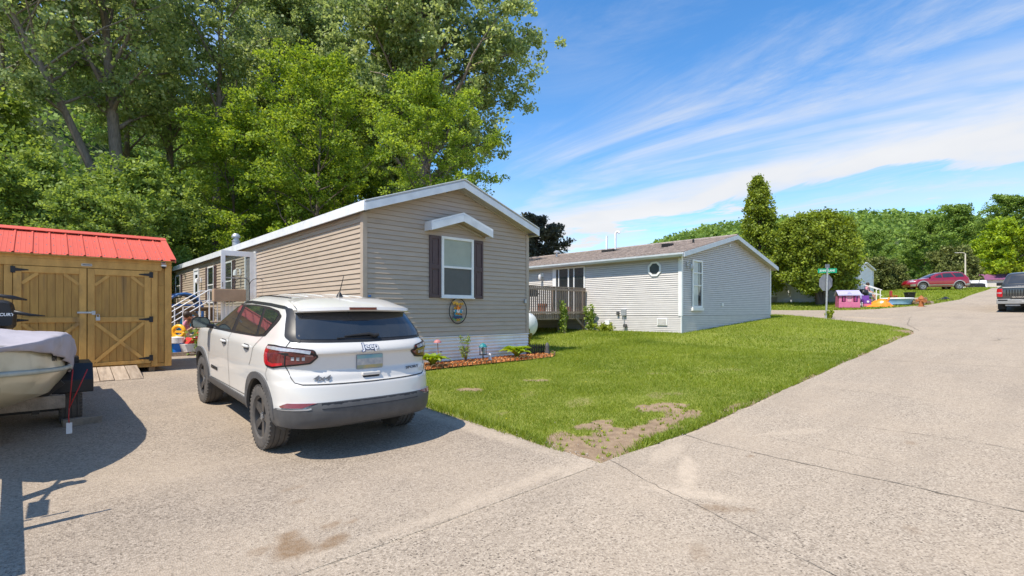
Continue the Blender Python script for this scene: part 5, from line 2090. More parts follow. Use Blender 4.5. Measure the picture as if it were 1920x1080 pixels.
# ramp of old boards
rp = thing('shed_ramp', 'short ramp of four worn boards in front of the shed doors', 'ramp', (-3.49, 8.76, .30))
g = random.Random(3)
xx = 0
for k, wd in enumerate((.155, .19, .21, .19)):
    Mx = Matrix.Translation((xx, 0, .165)) @ Matrix.Rotation(rad(-11.5 + g.uniform(-.5, .5)), 4, 'X').inverted() @ Matrix.Rotation(g.uniform(-.015, .015), 4, 'Z')
    mb = MB()
    mb.box(.003, wd - .004, -.84 - g.uniform(-.02, .02), .0, -.035, 0, Mx)
    mb.build('plank', M['old_wood'], rp, bevel=.004)
    xx += wd + .002
# ------------------------------------------------------------------ car bodies
class Shape:
    """a body described by horizontal slices: rows of (z, y_rear, y_front, half width, rear corner depth, rear n, front corner depth, front n)"""

    def __init__(self, rows):
        r = np.array(rows, float)
        zz = r[:, 0]
        self.z0, self.z1 = zz[0], zz[-1]
        fine = np.linspace(zz[0], zz[-1], 400)
        self.fine = fine
        self.tab = []
        for k in range(1, 8):
            v = np.interp(fine, zz, r[:, k])
            ker = np.array([1, 3, 5, 6, 5, 3, 1.0])
            ker /= ker.sum()
            vp = np.concatenate([v[:1].repeat(3), v, v[-1:].repeat(3)])
            self.tab.append(np.convolve(vp, ker, 'valid'))
        self.cache = {}

    def at(self, z):
        return [float(np.interp(z, self.fine, t)) for t in self.tab]

    def half(self, z, m=16, k=26):
        """right half of the slice from rear centre to front centre"""
        key = round(z, 4)
        if key in self.cache:
            return self.cache[key]
        yr, yf, w, D, n, Df, nf = self.at(z)
        D = min(D, (yf - yr) * .45)
        Df = min(Df, (yf - yr) * .5)
        pts = []
        for i in range(m + 1):
            a = PI / 2 * i / m
            x = w * math.sin(a) ** (2 / n) if a > 0 else 0.0
            c = max(0.0, math.cos(a)) ** (2 / n)
            pts.append((x, yr + D * (1 - c)))
        for i in range(1, k):
            pts.append((w, yr + D + (yf - Df - yr - D) * i / k))
        for i in range(m + 1):
            a = PI / 2 * (1 - i / m)
            x = w * math.sin(a) ** (2 / nf) if a > 1e-9 else 0.0
            c = max(0.0, math.cos(a)) ** (2 / nf)
            pts.append((x, yf - Df * (1 - c)))
        P = np.array(pts)
        s = np.concatenate([[0], np.cumsum(np.linalg.norm(np.diff(P, axis=0), axis=1))])
        self.cache[key] = (P, s)
        return P, s

    def mesh(self, name, zs):
        mb = MB()
        rows = []
        for z in zs:
            P, _ = self.half(z)
            R = [(x, y, z) for x, y in P]
            Lh = [(-x, y, z) for x, y in P[1:-1][::-1]]
            rows.append(R + Lh)
        n = len(rows[0])
        for r in rows:
            mb.v.extend(r)
        for i in range(len(rows) - 1):
            for k in range(n):
                k2 = (k + 1) % n
                mb.f.append((i * n + k, i * n + k2, (i + 1) * n + k2, (i + 1) * n + k))
        mb.f.append(tuple(range(n - 1, -1, -1)))
        mb.f.append(tuple((len(rows) - 1) * n + k for k in range(n)))
        me = mb.mesh(name)
        bm = bmesh.new()
        bm.from_mesh(me)
        bmesh.ops.remove_doubles(bm, verts=bm.verts, dist=1e-4)
        bmesh.ops.recalc_face_normals(bm, faces=bm.faces)
        bm.to_mesh(me)
        bm.free()
        return me

    def pt(self, l, z):
        """point at signed arc length l from the rear centre (positive to the right)"""
        P, s = self.half(z)
        a = abs(l)
        x = np.interp(a, s, P[:, 0])
        y = np.interp(a, s, P[:, 1])
        return Vector((math.copysign(x, l), y, z))

    def on(self, l, z, lift):
        e = .012
        p = self.pt(l, z)
        du = self.pt(l + e, z) - self.pt(l - e, z)
        dv = self.pt(l, min(z + e, self.z1)) - self.pt(l, max(z - e, self.z0))
        n = du.cross(dv)
        n.normalize()
        c = p - Vector((0, 2.2, .8))
        if n.dot(c) < 0:
            n = -n
        return p + n * lift

    def l_of(self, y, z):
        P, s = self.half(z)
        m = len(s) // 2 + 8
        i = np.argmax(P[:, 0] > P[:, 0].max() * .2)
        return float(np.interp(y, P[i:-3, 1], s[i:-3]))

    def side(self, sg):
        return lambda y, z, lift: self.on(sg * self.l_of(y, z), z, lift)

    def top(self, x, y):
        lo, hi = self.z0 + (self.z1 - self.z0) * .5, self.z1 - .001
        for _ in range(22):
            z = (lo + hi) / 2
            P, s = self.half(z)
            w = 0 if (y <= P[0, 1] or y >= P[-1, 1]) else np.interp(y, P[:, 1], P[:, 0])
            if w > abs(x):
                lo = z
            else:
                hi = z
        return Vector((x, y, lo))


def arches(body_me, wheels, r, x_in, mat_body, mat_in):
    """cut wheel openings with a boolean and hand back the cut mesh"""
    body_me.materials.append(mat_body)
    o = bpy.data.objects.new('cut_body', body_me)
    COL.objects.link(o)
    cut = MB()
    for (x, y, z) in wheels:
        sg = 1 if x > 0 else -1
        n = 40
        prof = [(y + r * math.cos(2 * PI * k / n), z + r * math.sin(2 * PI * k / n)) for k in range(n)]
        cut.prism(prof, 'x', sg * x_in, sg * 1.3)
    cm = cut.mesh('cutter')
    bm = bmesh.new()
    bm.from_mesh(cm)
    bmesh.ops.recalc_face_normals(bm, faces=bm.faces)
    bm.to_mesh(cm)
    bm.free()
    cm.materials.append(mat_in)
    c = bpy.data.objects.new('cutter', cm)
    COL.objects.link(c)
    md = o.modifiers.new('b', 'BOOLEAN')
    md.operation = 'DIFFERENCE'
    md.solver = 'EXACT'
    md.object = c
    md.material_mode = 'TRANSFER'
    dg = bpy.context.evaluated_depsgraph_get()
    me = bpy.data.meshes.new_from_object(o.evaluated_get(dg))
    bpy.data.objects.remove(o)
    bpy.data.objects.remove(c)
    me.polygons.foreach_set('use_smooth', [True] * len(me.polygons))
    me.set_sharp_from_angle(angle=rad(38))
    return me


def strip_pts(path, w):
    """outline of a thin band along a 2-D path"""
    p = [Vector(q) for q in path]
    L, R = [], []
    for i, q in enumerate(p):
        d = (p[min(i + 1, len(p) - 1)] - p[max(i - 1, 0)]).normalized()
        n = Vector((-d.y, d.x)) * w / 2
        L.append(q + n)
        R.append(q - n)
    return L, R


def strip(path, w, fn, lift, mat, parent, name, step=.06):
    pts = [Vector(q) for q in path]
    fine_ = []
    for a, b in zip(pts[:-1], pts[1:]):
        n = max(1, int((b - a).length / step))
        fine_ += [a.lerp(b, k / n) for k in range(n)]
    fine_.append(pts[-1])
    L, R = strip_pts(fine_, w)
    mb = MB()
    mb.grid([[fn(q.x, q.y, lift) for q in L], [fn(q.x, q.y, lift) for q in R]])
    me = mb.mesh(name, 180)
    return link(name, me, mat, parent)


def panel_on(outline, fn, mat, parent, name, lift=.004, step=.06):
    me = patch_mesh(outline, fn, step, name, solid=lift)
    return link(name, me, mat, parent)


def wheel_set(parent, spots, r, width, rim_mat, tyre_mat, spokes=5, style='five'):
    """wheel (rim) > tyre, spokes' hub; first built, then copied"""
    first = None
    out = []
    for (x, y, z) in spots:
        sg = 1 if x > 0 else -1
        if first is None:
            hw = width / 2
            rr = r * .60
            mb = MB()
            mb.lathe([(rr * 1.0, -hw * .8), (rr * 1.03, hw * .62), (rr * 1.10, hw * .80), (rr * 1.03, hw * .86), (rr * .97, hw * .80), (rr * .93, hw * .30)], 'x', (0, 0, 0), 36, cap=False)
            mb.lathe([(.01, hw * .12), (rr * .96, hw * .10)], 'x', (0, 0, 0), 30, cap=False)
            wv_ = []
            for k in range(spokes):
                a = 2 * PI * k / spokes + PI / 2
                c, s = math.cos(a), math.sin(a)
                Mk = Matrix(((1, 0, 0, 0), (0, c, -s, 0), (0, s, c, 0), (0, 0, 0, 1)))
                if style == 'five':
                    q = [(rr * .20, -rr * .17), (rr * .98, -rr * .27), (rr * .98, rr * .27), (rr * .20, rr * .17)]
                else:
                    q = [(rr * .18, -rr * .10), (rr * .98, -rr * .13), (rr * .98, rr * .13), (rr * .18, rr * .10)]
                vs = [Mk @ Vector((hw * .34, a_, b_)) for a_, b_ in q] + [Mk @ Vector((hw * (.66 if i in (0, 3) else .80), a_, b_ * .82)) for i, (a_, b_) in enumerate(q)]
                mb.add(vs, [(0, 3, 2, 1), (4, 5, 6, 7), (0, 1, 5, 4), (1, 2, 6, 5), (2, 3, 7, 6), (3, 0, 4, 7)])
            mb.lathe([(rr * .30, hw * .30), (rr * .30, hw * .66), (rr * .24, hw * .72), (.005, hw * .72)], 'x', (0, 0, 0), 20, cap=False)
            first = mb.build('wheel', rim_mat, parent, smooth=35)
            t = MB()
            prof = [(r * .60, -hw * .82), (r * .66, -hw * .98), (r * .80, -hw * 1.0), (r * .93, -hw * .95), (r * .985, -hw * .80)]
            for g0 in (-.52, -.02, .48):
                prof += [(r, hw * (g0 - .06)), (r * .975, hw * (g0 - .04)), (r * .975, hw * (g0 + .04)), (r, hw * (g0 + .06))]
            prof += [(r * .985, hw * .80), (r * .93, hw * .95), (r * .88, hw * .985), (r * .80, hw * 1.0), (r * .66, hw * .98), (r * .60, hw * .82)]
            t.lathe(prof, 'x', (0, 0, 0), 48, cap=False)
            ty = t.build('tyre', tyre_mat, first, smooth=32)
            # shoulder lugs
            lg = MB()
            for k in range(44):
                a = 2 * PI * k / 44
                Mk = Matrix.Rotation(a, 4, 'X')
                for s_ in (-1, 1):
                    lg.box(min(s_ * hw * .72, s_ * hw * .97), max(s_ * hw * .72, s_ * hw * .97), -r * .028, r * .028, r * .925, r * .992, Mk)
            tag(lg.build('tread_lug', tyre_mat, first), kind='stuff')
            cp = MB()
            cp.lathe([(rr * .16, hw * .71), (rr * .16, hw * .76), (rr * .10, hw * .79), (.004, hw * .79)], 'x', (0, 0, 0), 16, cap=False)
            for k in range(5):
                a = 2 * PI * k / 5 + .3
                cp.lathe([(rr * .035, hw * .70), (rr * .035, hw * .76)], 'x', (0, math.cos(a) * rr * .22, math.sin(a) * rr * .22), 6)
            cp.build('hub_cap', M['steel'], first, smooth=35)
            w = first
        else:
            w = first.copy()
            COL.objects.link(w)
            w.parent = parent
            for ch in first.children:
                d = ch.copy()
                COL.objects.link(d)
                d.parent = w
        w.location = (x, y, z)
        w.rotation_euler = (random.uniform(0, 1.2) if sg > 0 else random.uniform(-.3, .3), 0, 0 if sg > 0 else PI)
        out.append(w)
    return out


M['mirror'] = material('mirror', (.16, .18, .18), (.13, .15, .15), 3, rough=.08, metal=.8)
# ------------------------------------------------------------------ the white SUV
suv = thing('parked_car', 'white compact SUV parked nose-in on the driveway by the tan home', 'car', (-1.50, 1.76, -.028))
suv.rotation_euler = (.054, rad(-.3), 0)
suv.scale = (.965, 1, 1)
S = Shape([  # z, rear, front, half width, D, n, Df, nf
    (.335, .20, 4.20, .80, .40, 3.0, .70, 2.6), (.355, .09, 4.28, .86, .42, 3.0, .72, 2.6), (.38, .015, 4.34, .888, .54, 2.75, .75, 2.6), (.48, .0, 4.38, .897, .54, 2.75, .75, 2.6),
    (.555, .0, 4.39, .900, .54, 2.75, .75, 2.6), (.60, .025, 4.39, .902, .54, 2.75, .75, 2.6), (.70, .045, 4.385, .908, .54, 2.75, .75, 2.6), (.765, .060, 4.38, .909, .54, 2.75, .75, 2.6), (.79, .092, 4.38, .910, .54, 2.75, .75, 2.6),
    (.86, .115, 4.37, .910, .52, 2.75, .75, 2.6), (.90, .145, 4.36, .909, .52, 2.75, .75, 2.6), (1.055, .150, 4.30, .902, .50, 2.8, .78, 2.5), (1.075, .118, 4.27, .898, .50, 2.8, .78, 2.5), (1.10, .122, 4.20, .888, .50, 2.8, .8, 2.5),
    (1.13, .140, 4.02, .872, .48, 2.9, .85, 2.4), (1.16, .165, 3.70, .853, .46, 2.9, .80, 2.4), (1.185, .190, 3.36, .840, .46, 2.9, .62, 2.5), (1.25, .245, 3.16, .815, .40, 3.2, .55, 2.5), (1.35, .325, 2.93, .772, .40, 3.2, .52, 2.6),
    (1.45, .405, 2.70, .724, .40, 3.2, .50, 2.6), (1.51, .455, 2.54, .690, .40, 3.2, .50, 2.6), (1.545, .49, 2.43, .664, .40, 3.0, .50, 2.6), (1.575, .54, 2.30, .630, .45, 2.9, .55, 2.6), (1.60, .64, 2.16, .580, .5, 2.8, .6, 2.6),
    (1.618, .80, 2.02, .500, .5, 2.6, .6, 2.5), (1.630, 1.00, 1.86, .390, .5, 2.4, .6, 2.4), (1.638, 1.20, 1.70, .24, .4, 2.2, .4, 2.2), (1.640, 1.35, 1.55, .10, .2, 2.2, .2, 2.2)])
WC = [(-.785, .90, .345), (.785, .90, .345), (-.785, 3.536, .345), (.785, 3.536, .345)]
zs = np.unique(np.concatenate([np.linspace(.335, .60, 12), np.linspace(.60, 1.14, 34), np.linspace(1.14, 1.54, 22), np.linspace(1.54, 1.638, 12)]))
bme = S.mesh('body', zs)
bme = arches(bme, WC, .418, .50, M['car_white'], M['dark'])
bme.materials.append(M['grey_plastic'])
for pl in bme.polygons:
    if pl.center.z < .40 and pl.material_index == 0:
        pl.material_index = len(bme.materials) - 1
body = link('body', bme, None, suv)
ub = MB()
ub.box(-.66, .66, 1.0, 4.0, .23, .40)
ub.box(-.45, .45, .30, .99, .30, .42)
ub.build('underbody', M['dark'], suv)
wheel_set(suv, WC, .345, .225, M['rim_dark'], M['rubber_dusty'])
on = S.on
BK = M['black_plastic']
# grey lower bumper, wrapping to the rear wheel openings
lw = lambda z: S.l_of(.470, z)
band = [(-lw(.36), .365), (-1.0, .372), (-.6, .360), (0, .355), (.6, .360), (1.0, .372), (lw(.36), .365), (lw(.50), .50), (1.06, .540), (.72, .552), (.60, .606), (.3, .612), (-.3, .612), (-.60, .606), (-.72, .552), (-1.06, .540), (-lw(.50), .50)]
panel_on(band, on, M['grey_plastic'], suv, 'bumper', .014, .05)
strip([(-1.02, .536), (-.70, .549), (-.66, .555)], .012, on, .018, M['silver'], suv, 'bumper_edge')
for sg in (-1, 1):
    panel_on([(sg * .60, .602), (sg * .66, .604), (sg * .88, .602), (sg * .98, .566), (sg * .96, .556), (sg * .74, .560)], on, M['brown_red'], suv, 'reflector', .022, .04)
strip([(-.56, .572), (.56, .572)], .055, on, .0165, BK, suv, 'bumper_grille')
# rear window, dark trim round it
rw = rounded([(-.80, 1.185), (0, 1.175), (.80, 1.185), (.735, 1.490), (-.735, 1.490)], [.05, .0, .05, .06, .06])
tr = panel_on(rw, on, BK, suv, 'window_trim', .004, .06)
gl = rounded([(-.745, 1.212), (0, 1.203), (.745, 1.212), (.675, 1.478), (-.675, 1.478)], [.04, 0, .04, .04, .04])
panel_on(gl, on, M['glass'], suv, 'rear_window', .009, .06)
# black strip that runs from the rear window along the roof over the side windows
for sg in (-1, 1):
    f = lambda l, z, h, sg=sg: S.on(sg * l, z, h)
    panel_on(rounded([(.70, 1.182), (.80, 1.185), (.865, 1.23), (.83, 1.35), (.80, 1.44), (.83, 1.512), (.70, 1.50)], .02), f, BK, suv, 'window_trim', .0075, .04)
    path = [(.78, 1.500), (S.l_of(.75, 1.505), 1.508), (S.l_of(1.2, 1.51), 1.520), (S.l_of(1.9, 1.52), 1.522), (S.l_of(2.3, 1.50), 1.500), (S.l_of(2.62, 1.44), 1.442), (S.l_of(2.95, 1.32), 1.322), (S.l_of(3.18, 1.20), 1.205)]
    strip(path, .030, f, .006, BK, suv, 'window_trim')
    sd = S.side(sg)
    dlo = rounded([(3.14, 1.165), (2.95, 1.285), (2.62, 1.420), (2.25, 1.482), (1.7, 1.500), (1.2, 1.495), (.86, 1.470), (.70, 1.42), (.72, 1.36), (.92, 1.195), (1.2, 1.170), (2.0, 1.142), (3.0, 1.120), (3.12, 1.125)], .03)
    panel_on(dlo, sd, BK, suv, 'window_trim', .004, .07)
    for nm, o in (('side_window', [(3.02, 1.185), (2.88, 1.285), (2.60, 1.400), (2.25, 1.462), (2.16, 1.466), (2.13, 1.165), (2.98, 1.142)]),
                  ('side_window', [(2.03, 1.472), (1.7, 1.480), (1.36, 1.478), (1.20, 1.19), (2.0, 1.165)]),
                  ('side_window', [(1.26, 1.470), (1.0, 1.462), (.80, 1.43), (.82, 1.37), (.98, 1.212), (1.12, 1.196)])):
        panel_on(rounded(o, .02), sd, M['glass'], suv, nm, .008, .07)
    # cladding
    panel_on(rounded([(1.34, .315), (1.30, .47), (3.12, .47), (3.10, .315)], .02), sd, M['grey_plastic'], suv, 'sill_cladding', .014, .08)
    for yc in (.90, 3.536):
        a0, a1 = rad(-4), rad(184)
        if yc < 1:
            a1 = rad(186)
        # squared-off arch trim
        def rr_(a, base):
            return base * (1 + .055 * math.sin(2 * a) ** 2)
        outr = [(yc + rr_(a, .480) * math.cos(a), .345 + rr_(a, .480) * math.sin(a)) for a in np.linspace(a0, a1, 26)]
        inr = [(yc + .414 * math.cos(a), .345 + .414 * math.sin(a)) for a in np.linspace(a1, a0, 26)]
        panel_on(outr + inr, sd, M['grey_plastic'], suv, 'wheel_arch_trim', .018, .05)
    # door gaps
    G = M['dark']
    strip([(2.10, 1.15), (2.095, .95), (2.06, .70), (2.05, .475)], .007, sd, .0035, G, suv, 'door_gap')
    strip([(3.12, 1.12), (3.10, .90), (3.07, .70), (3.05, .475)], .007, sd, .0035, G, suv, 'door_gap')
    strip([(.98, 1.19), (1.12, 1.05), (1.17, .92), (1.22, .86)], .007, sd, .0035, G, suv, 'door_gap')
    strip([(1.36, .475), (1.42, .50), (3.0, .475)], .006, sd, .0035, G, suv, 'door_gap')
    strip([(.58, .97), (.62, .90), (.66, .84), (.60, .78)], .006, sd, .0035, G, suv, 'bumper_gap')
    # a soft crease along the shoulder
    for (y, z) in ((2.30, 1.015), (1.36, 1.045)):
        panel_on(rounded([(y - .10, z - .03), (y + .10, z - .03), (y + .10, z + .03), (y - .10, z + .03)], .028), sd, M['grey_plastic'], suv, 'handle_cup', .0025, .04)
        p0, p1, p2 = sd(y - .11, z + .008, .012), sd(y, z + .010, .036), sd(y + .11, z + .008, .012)
        mb = MB()
        mb.tube([p0, p0.lerp(p1, .55) + (p1 - p0).cross(Vector((0, 0, 1))) * 0, p1, p2.lerp(p1, .55), p2], [.012, .017, .018, .017, .012], 8)
        mb.build('door_handle', M['car_white'], suv, smooth=180)
    # mirrors
    p = sd(3.02, 1.15, .0)
    mb = MB()
    mb.tube([p, p + Vector((sg * .09, -.01, .01))], [.035, .03], 8)
    cx, cy, cz = p.x + sg * .16, p.y + .02, p.z + .045
    out_ = rounded([(cx - .105, cz - .060), (cx + .105, cz - .066), (cx + .115, cz + .045), (cx + .07, cz + .085), (cx - .07, cz + .080), (cx - .115, cz + .03)] if sg > 0 else [(cx + .105, cz - .060), (cx - .105, cz - .066), (cx - .115, cz + .045), (cx - .07, cz + .085), (cx + .07, cz + .080), (cx + .115, cz + .03)], .03)
    back = [(cx + (a - cx) * .62, cz + (b - cz) * .62) for a, b in out_]
    n_ = len(out_)
    o_ = len(mb.v)
    mid_ = [(cx + (a - cx) * .97, cz + (b - cz) * .97) for a, b in out_]
    for ring, yy in ((out_, -.03), (mid_, .05), (back, .12)):
        mb.v.extend([(a, cy + yy, b) for a, b in ring])
    for q in range(2):
        for k in range(n_):
            mb.f.append((o_ + q * n_ + k, o_ + q * n_ + (k + 1) % n_, o_ + (q + 1) * n_ + (k + 1) % n_, o_ + (q + 1) * n_ + k))
    mb.f.append(tuple(o_ + 2 * n_ + k for k in range(n_)))
    mb.f.append(tuple(o_ + k for k in range(n_)))
    mi = mb.build('wing_mirror', BK, suv, smooth=50, fix=True)
    mb = MB()
    mb.prism([(cx + (a - cx) * .88, cz + (b - cz) * .86) for a, b in out_], 'y', cy - .034, cy - .031)
    mb.build('mirror_glass', M['mirror'], mi)
# tail lamps
for sg in (-1, 1):
    f = lambda l, z, h, sg=sg: S.on(sg * l, z, h)
    ol = rounded([(.545, 1.045), (.60, 1.115), (.78, 1.135), (1.02, 1.145), (1.22, 1.135), (1.262, 1.09), (1.225, .955), (1.18, .925), (1.02, .918), (.88, .945), (.62, .975)], .018)
    lamp = panel_on(ol, f, BK, suv, 'tail_lamp', .010, .04)
    il = rounded([(.565, 1.045), (.612, 1.104), (.78, 1.122), (1.02, 1.130), (1.21, 1.120), (1.244, 1.085), (1.210, .965), (1.172, .940), (1.02, .934), (.88, .960), (.635, .990)], .014)
    panel_on(il, f, M['dark_red_lens'], lamp, 'lens', .016, .04)
    panel_on(rounded([(.63, 1.102), (.78, 1.119), (1.02, 1.127), (1.205, 1.117), (1.20, 1.096), (1.02, 1.098), (.78, 1.092), (.64, 1.080)], .006), f, M['clear_lens'], lamp, 'lens_top', .019, .04)
    panel_on(rounded([(1.150, 1.092), (1.205, 1.096), (1.236, 1.083), (1.204, .968), (1.170, .944), (1.02, .938), (.89, .962), (.89, .985), (1.02, .968), (1.115, .978)], .010), f, M['red_lens'], lamp, 'lens_rim', .020, .04)
    panel_on(rounded([(.580, 1.040), (.615, 1.075), (.84, 1.085), (.84, 1.070), (.63, 1.060), (.655, 1.000), (.84, .985), (.84, .970), (.640, .990)], .004), f, M['dark_red_lens'], lamp, 'lens_rim', .0195, .04)
    strip([(.862, 1.128), (.868, .955)], .010, f, .021, BK, lamp, 'lens_gap')
    for k in range(3):
        c = .69 + k * .050
        panel_on([(c - .014, 1.012), (c + .014, 1.012), (c + .014, 1.050), (c - .014, 1.050)], f, M['clear_lens'], lamp, 'led', .020, .03)
# hatch outline
hp = [(.868, .950), (.835, .90), (.82, .84), (.79, .795), (.72, .778), (0, .772), (-.72, .778), (-.79, .795), (-.82, .84), (-.835, .90), (-.868, .950)]
strip(hp, .009, on, .0035, M['dark'], suv, 'tailgate_gap')
for sg in (-1, 1):
    strip([(sg * .868, 1.140), (sg * .80, 1.20)], .007, on, .0035, M['dark'], suv, 'tailgate_gap')
# number plate: blank, in soft coloured bands
pl = panel_on(rounded([(-.155, .895), (.155, .895), (.155, 1.05), (-.155, 1.05)], .015), on, M['sign_back'], suv, 'number_plate', .012, .06)
M['plate_grey'] = material('plate_grey', (.46, .44, .40), (.30, .31, .32), 16, rough=.5, detail=2)
M['plate_blue'] = material('plate_blue', (.12, .30, .38), (.24, .38, .36), 10, rough=.5, detail=1)
M['plate_ochre'] = material('plate_ochre', (.40, .30, .12), (.20, .26, .20), 9, rough=.5, detail=1)
for z0, z1, mt in ((1.005, 1.046, 'plate_blue'), (.938, 1.005, 'plate_grey'), (.899, .938, 'plate_ochre')):
    panel_on([(-.150, z0), (.150, z0), (.150, z1), (-.150, z1)], on, M[mt], pl, 'plate_band', .0145, .08)
# hatch handle
c0 = on(0, .845, .0)
mb = MB()
mb.box(-.105, .105, c0.y - .020, c0.y + .02, .832, .868)
mb.build('tailgate_handle', M['car_white'], suv, bevel=.008)
panel_on(rounded([(-.095, .812), (.095, .812), (.10, .834), (-.10, .834)], .008), on, M['dark'], suv, 'handle_recess', .004, .05)


def on_rear(l, z, lift, text, size, mat, name, shear=0.0, sx=1.0, bold=.0, parent=suv, depth=.003):
    p = on(l, z, lift)
    a, b = on(l - .06, z, lift), on(l + .06, z, lift)
    ex = (b - a).normalized()
    up = (on(l, z + .03, lift) - on(l, z - .03, lift)).normalized()
    n = ex.cross(up).normalized()
    up = n.cross(ex)
    Mx = Matrix((ex, up, n)).transposed().to_4x4()
    return lettering(text, size, mat, parent, Matrix.Translation(p) @ Mx, name, depth, bold, sx, shear)


on_rear(.0, 1.127, .006, 'Jeep', .105, M['badge_silver'], 'badge', 0, 1.05, .001)
M['badge_blue'] = material('badge_blue', (.05, .08, .17), None, 5, rough=.3)
on_rear(.0, 1.127, .003, 'Jeep', .105, M['badge_blue'], 'badge', 0, 1.05, .009, depth=.001)
on_rear(-.53, .835, .006, '4x4', .075, M['badge_grey'], 'badge', .2, 1.5, .001)
on_rear(.555, .865, .006, 'SPORT', .045, M['badge_grey'], 'badge', .2, 1.6, .0)
# side badge
p = S.side(-1)(2.78, .62, .006)
lettering('COMPASS', .055, M['black_plastic'], suv, Matrix.Translation(p) @ Matrix(((0, 0, -1, 0), (-1, 0, 0, 0), (0, 1, 0, 0), (0, 0, 0, 1))), 'badge', .002, .003, 1.35)
# spoiler with the high brake lamp
rows = []
for i in range(25):
    t = -1 + 2 * i / 24
    x = .665 * t
    yl = .318 + .14 * abs(t) ** 3
    zl = 1.500 - .022 * t * t
    tp = S.top(x * .93, .84)
    tm = S.top(x * .95, .66)
    rows.append([(x * .985, yl + .16, zl - .010), (x, yl + .012, zl - .004), (x, yl, zl + .008), (x, yl + .012, zl + .034), (x * .99, yl + .09, zl + .052), (tm.x, .66 + .06 * abs(t) ** 3, max(tm.z + .010, zl + .06)), (tp.x, .86, tp.z + .003)])
mb = MB()
mb.grid(rows)
sp = mb.build('spoiler', M['car_white'], suv, smooth=50)
sm = sp.modifiers.new('t', 'SOLIDIFY')
sm.thickness = .006
mb = MB()
for i in range(10):
    x = -.16 + .032 * i
    mb.box(x, x + .0318, .306, .335, 1.508, 1.534)
mb.build('brake_lamp', M['brown_red'], suv)
# roof mouldings, ribs, aerial
for sg in (-1, 1):
    pts = [S.top(sg * x, y) + Vector((0, 0, .004)) for x, y in ((.555, .95), (.56, 1.2), (.56, 1.6), (.545, 2.0), (.52, 2.25), (.50, 2.40))]
    MB().tube(pts, .009, 6).build('roof_moulding', BK, suv, smooth=180)
    for xx in (.16, .34):
        pts = [S.top(sg * xx, y) + Vector((0, 0, -.006)) for y in np.linspace(.95, 2.15, 10)]
        MB().tube(pts, [.004] + [.0135] * 8 + [.004], 8).build('roof_rib', M['car_white'], suv, smooth=180)
tp = S.top(.03, .98)
mb = MB()
mb.lathe([(.045, -.004), (.035, .012), (.016, .045), (.006, .06)], 'z', tp, 12)
mb.tube([tp + Vector((0, 0, .05)), tp + Vector((.0, -.10, .24))], [.006, .004], 6)
mb.build('aerial', BK, suv, smooth=50)
# rear wiper
p0, p1, p2 = on(.08, 1.222, .024), on(.02, 1.238, .030), on(-.26, 1.226, .022)
mb = MB()
mb.tube([p0 + Vector((.05, 0, .01)), p0, p1, p2], [.018, .020, .016, .007], 8)
mb.tube([on(.06, 1.215, .016), on(-.34, 1.214, .014)], .007, 6)
mb.build('wiper', BK, suv, smooth=50)
# nose: windscreen, grille, headlights
fl = lambda z: S.half(z)[1][-1]
fr_ = lambda x, z, h: S.on((fl(z) - abs(x)) * (1 if x >= 0 else -1) if abs(x) > 1e-6 else fl(z) - 1e-6, z, h)
hl = []
for sg in (-1, 1):
    o = [(sg * .60, .97), (sg * .62, 1.05), (sg * .98, 1.06), (sg * 1.05, 1.0), (sg * .96, .95)]
    panel_on(o, fr_, M['clear_lens'], suv, 'headlight', .008, .06)
    o = [(sg * .10, 1.205), (sg * .62, 1.21), (sg * .58, 1.40), (sg * .55, 1.50), (sg * .08, 1.515)]
    panel_on(o, fr_, M['glass'], suv, 'windscreen', .006, .07)
panel_on([(-.55, .93), (.55, .93), (.55, 1.03), (-.55, 1.03)], lambda x, z, h: fr_(x if abs(x) > .004 else .004, z, h), BK, suv, 'grille', .008, .06)
# ------------------------------------------------------------------ red wagon on the rise
rw_ = thing('parked_car', 'dark red wagon with silver lower trim on the grass at the end of the road', 'car', (55.5, 4.35, H(55.5, 4.35) - .02))
hd = rad(38)
fx, fy = -math.sin(hd), math.cos(hd)
e_ = 1.3
pitch = math.atan2(H(55.5 + fx * e_, 4.35 + fy * e_) - H(55.5 - fx * e_, 4.35 - fy * e_), 2 * e_)
rw_.matrix_basis = Matrix.Translation(rw_.location) @ Matrix.Rotation(hd, 4, 'Z') @ Matrix.Rotation(pitch, 4, 'X') @ Matrix.Translation((0, -2.52, 0))
S3 = Shape([
    (.26, .25, 4.75, .82, .40, 3, .7, 2.6), (.32, .08, 4.92, .90, .42, 3, .8, 2.6), (.50, .0, 5.02, .93, .42, 3, .85, 2.6), (.62, .03, 5.03, .935, .42, 3, .9, 2.6), (.80, .08, 4.95, .938, .40, 3, .95, 2.5),
    (.92, .10, 4.80, .925, .40, 3, .95, 2.5), (.99, .11, 4.45, .905, .40, 3, .9, 2.4), (1.04, .12, 3.75, .885, .40, 3, .7, 2.5), (1.10, .14, 3.52, .865, .4, 3, .6, 2.6), (1.30, .30, 3.15, .80, .4, 3, .55, 2.6),
    (1.45, .44, 2.82, .735, .4, 3, .55, 2.6), (1.53, .52, 2.58, .69, .4, 3, .55, 2.6), (1.58, .64, 2.36, .62, .45, 2.8, .6, 2.5), (1.61, .85, 2.1, .50, .5, 2.6, .6, 2.4), (1.625, 1.15, 1.8, .28, .3, 2.3, .3, 2.3), (1.63, 1.4, 1.6, .1, .2, 2.2, .2, 2.2)])
WC3 = [(x, y, .35) for y in (1.05, 3.95) for x in (-.80, .80)]
bme = S3.mesh('body', np.linspace(.26, 1.628, 60))
link('body', arches(bme, WC3, .42, .5, M['red_paint'], M['dark']), None, rw_)
wheel_set(rw_, WC3, .35, .22, M['silver'], M['rubber'], style='thin')
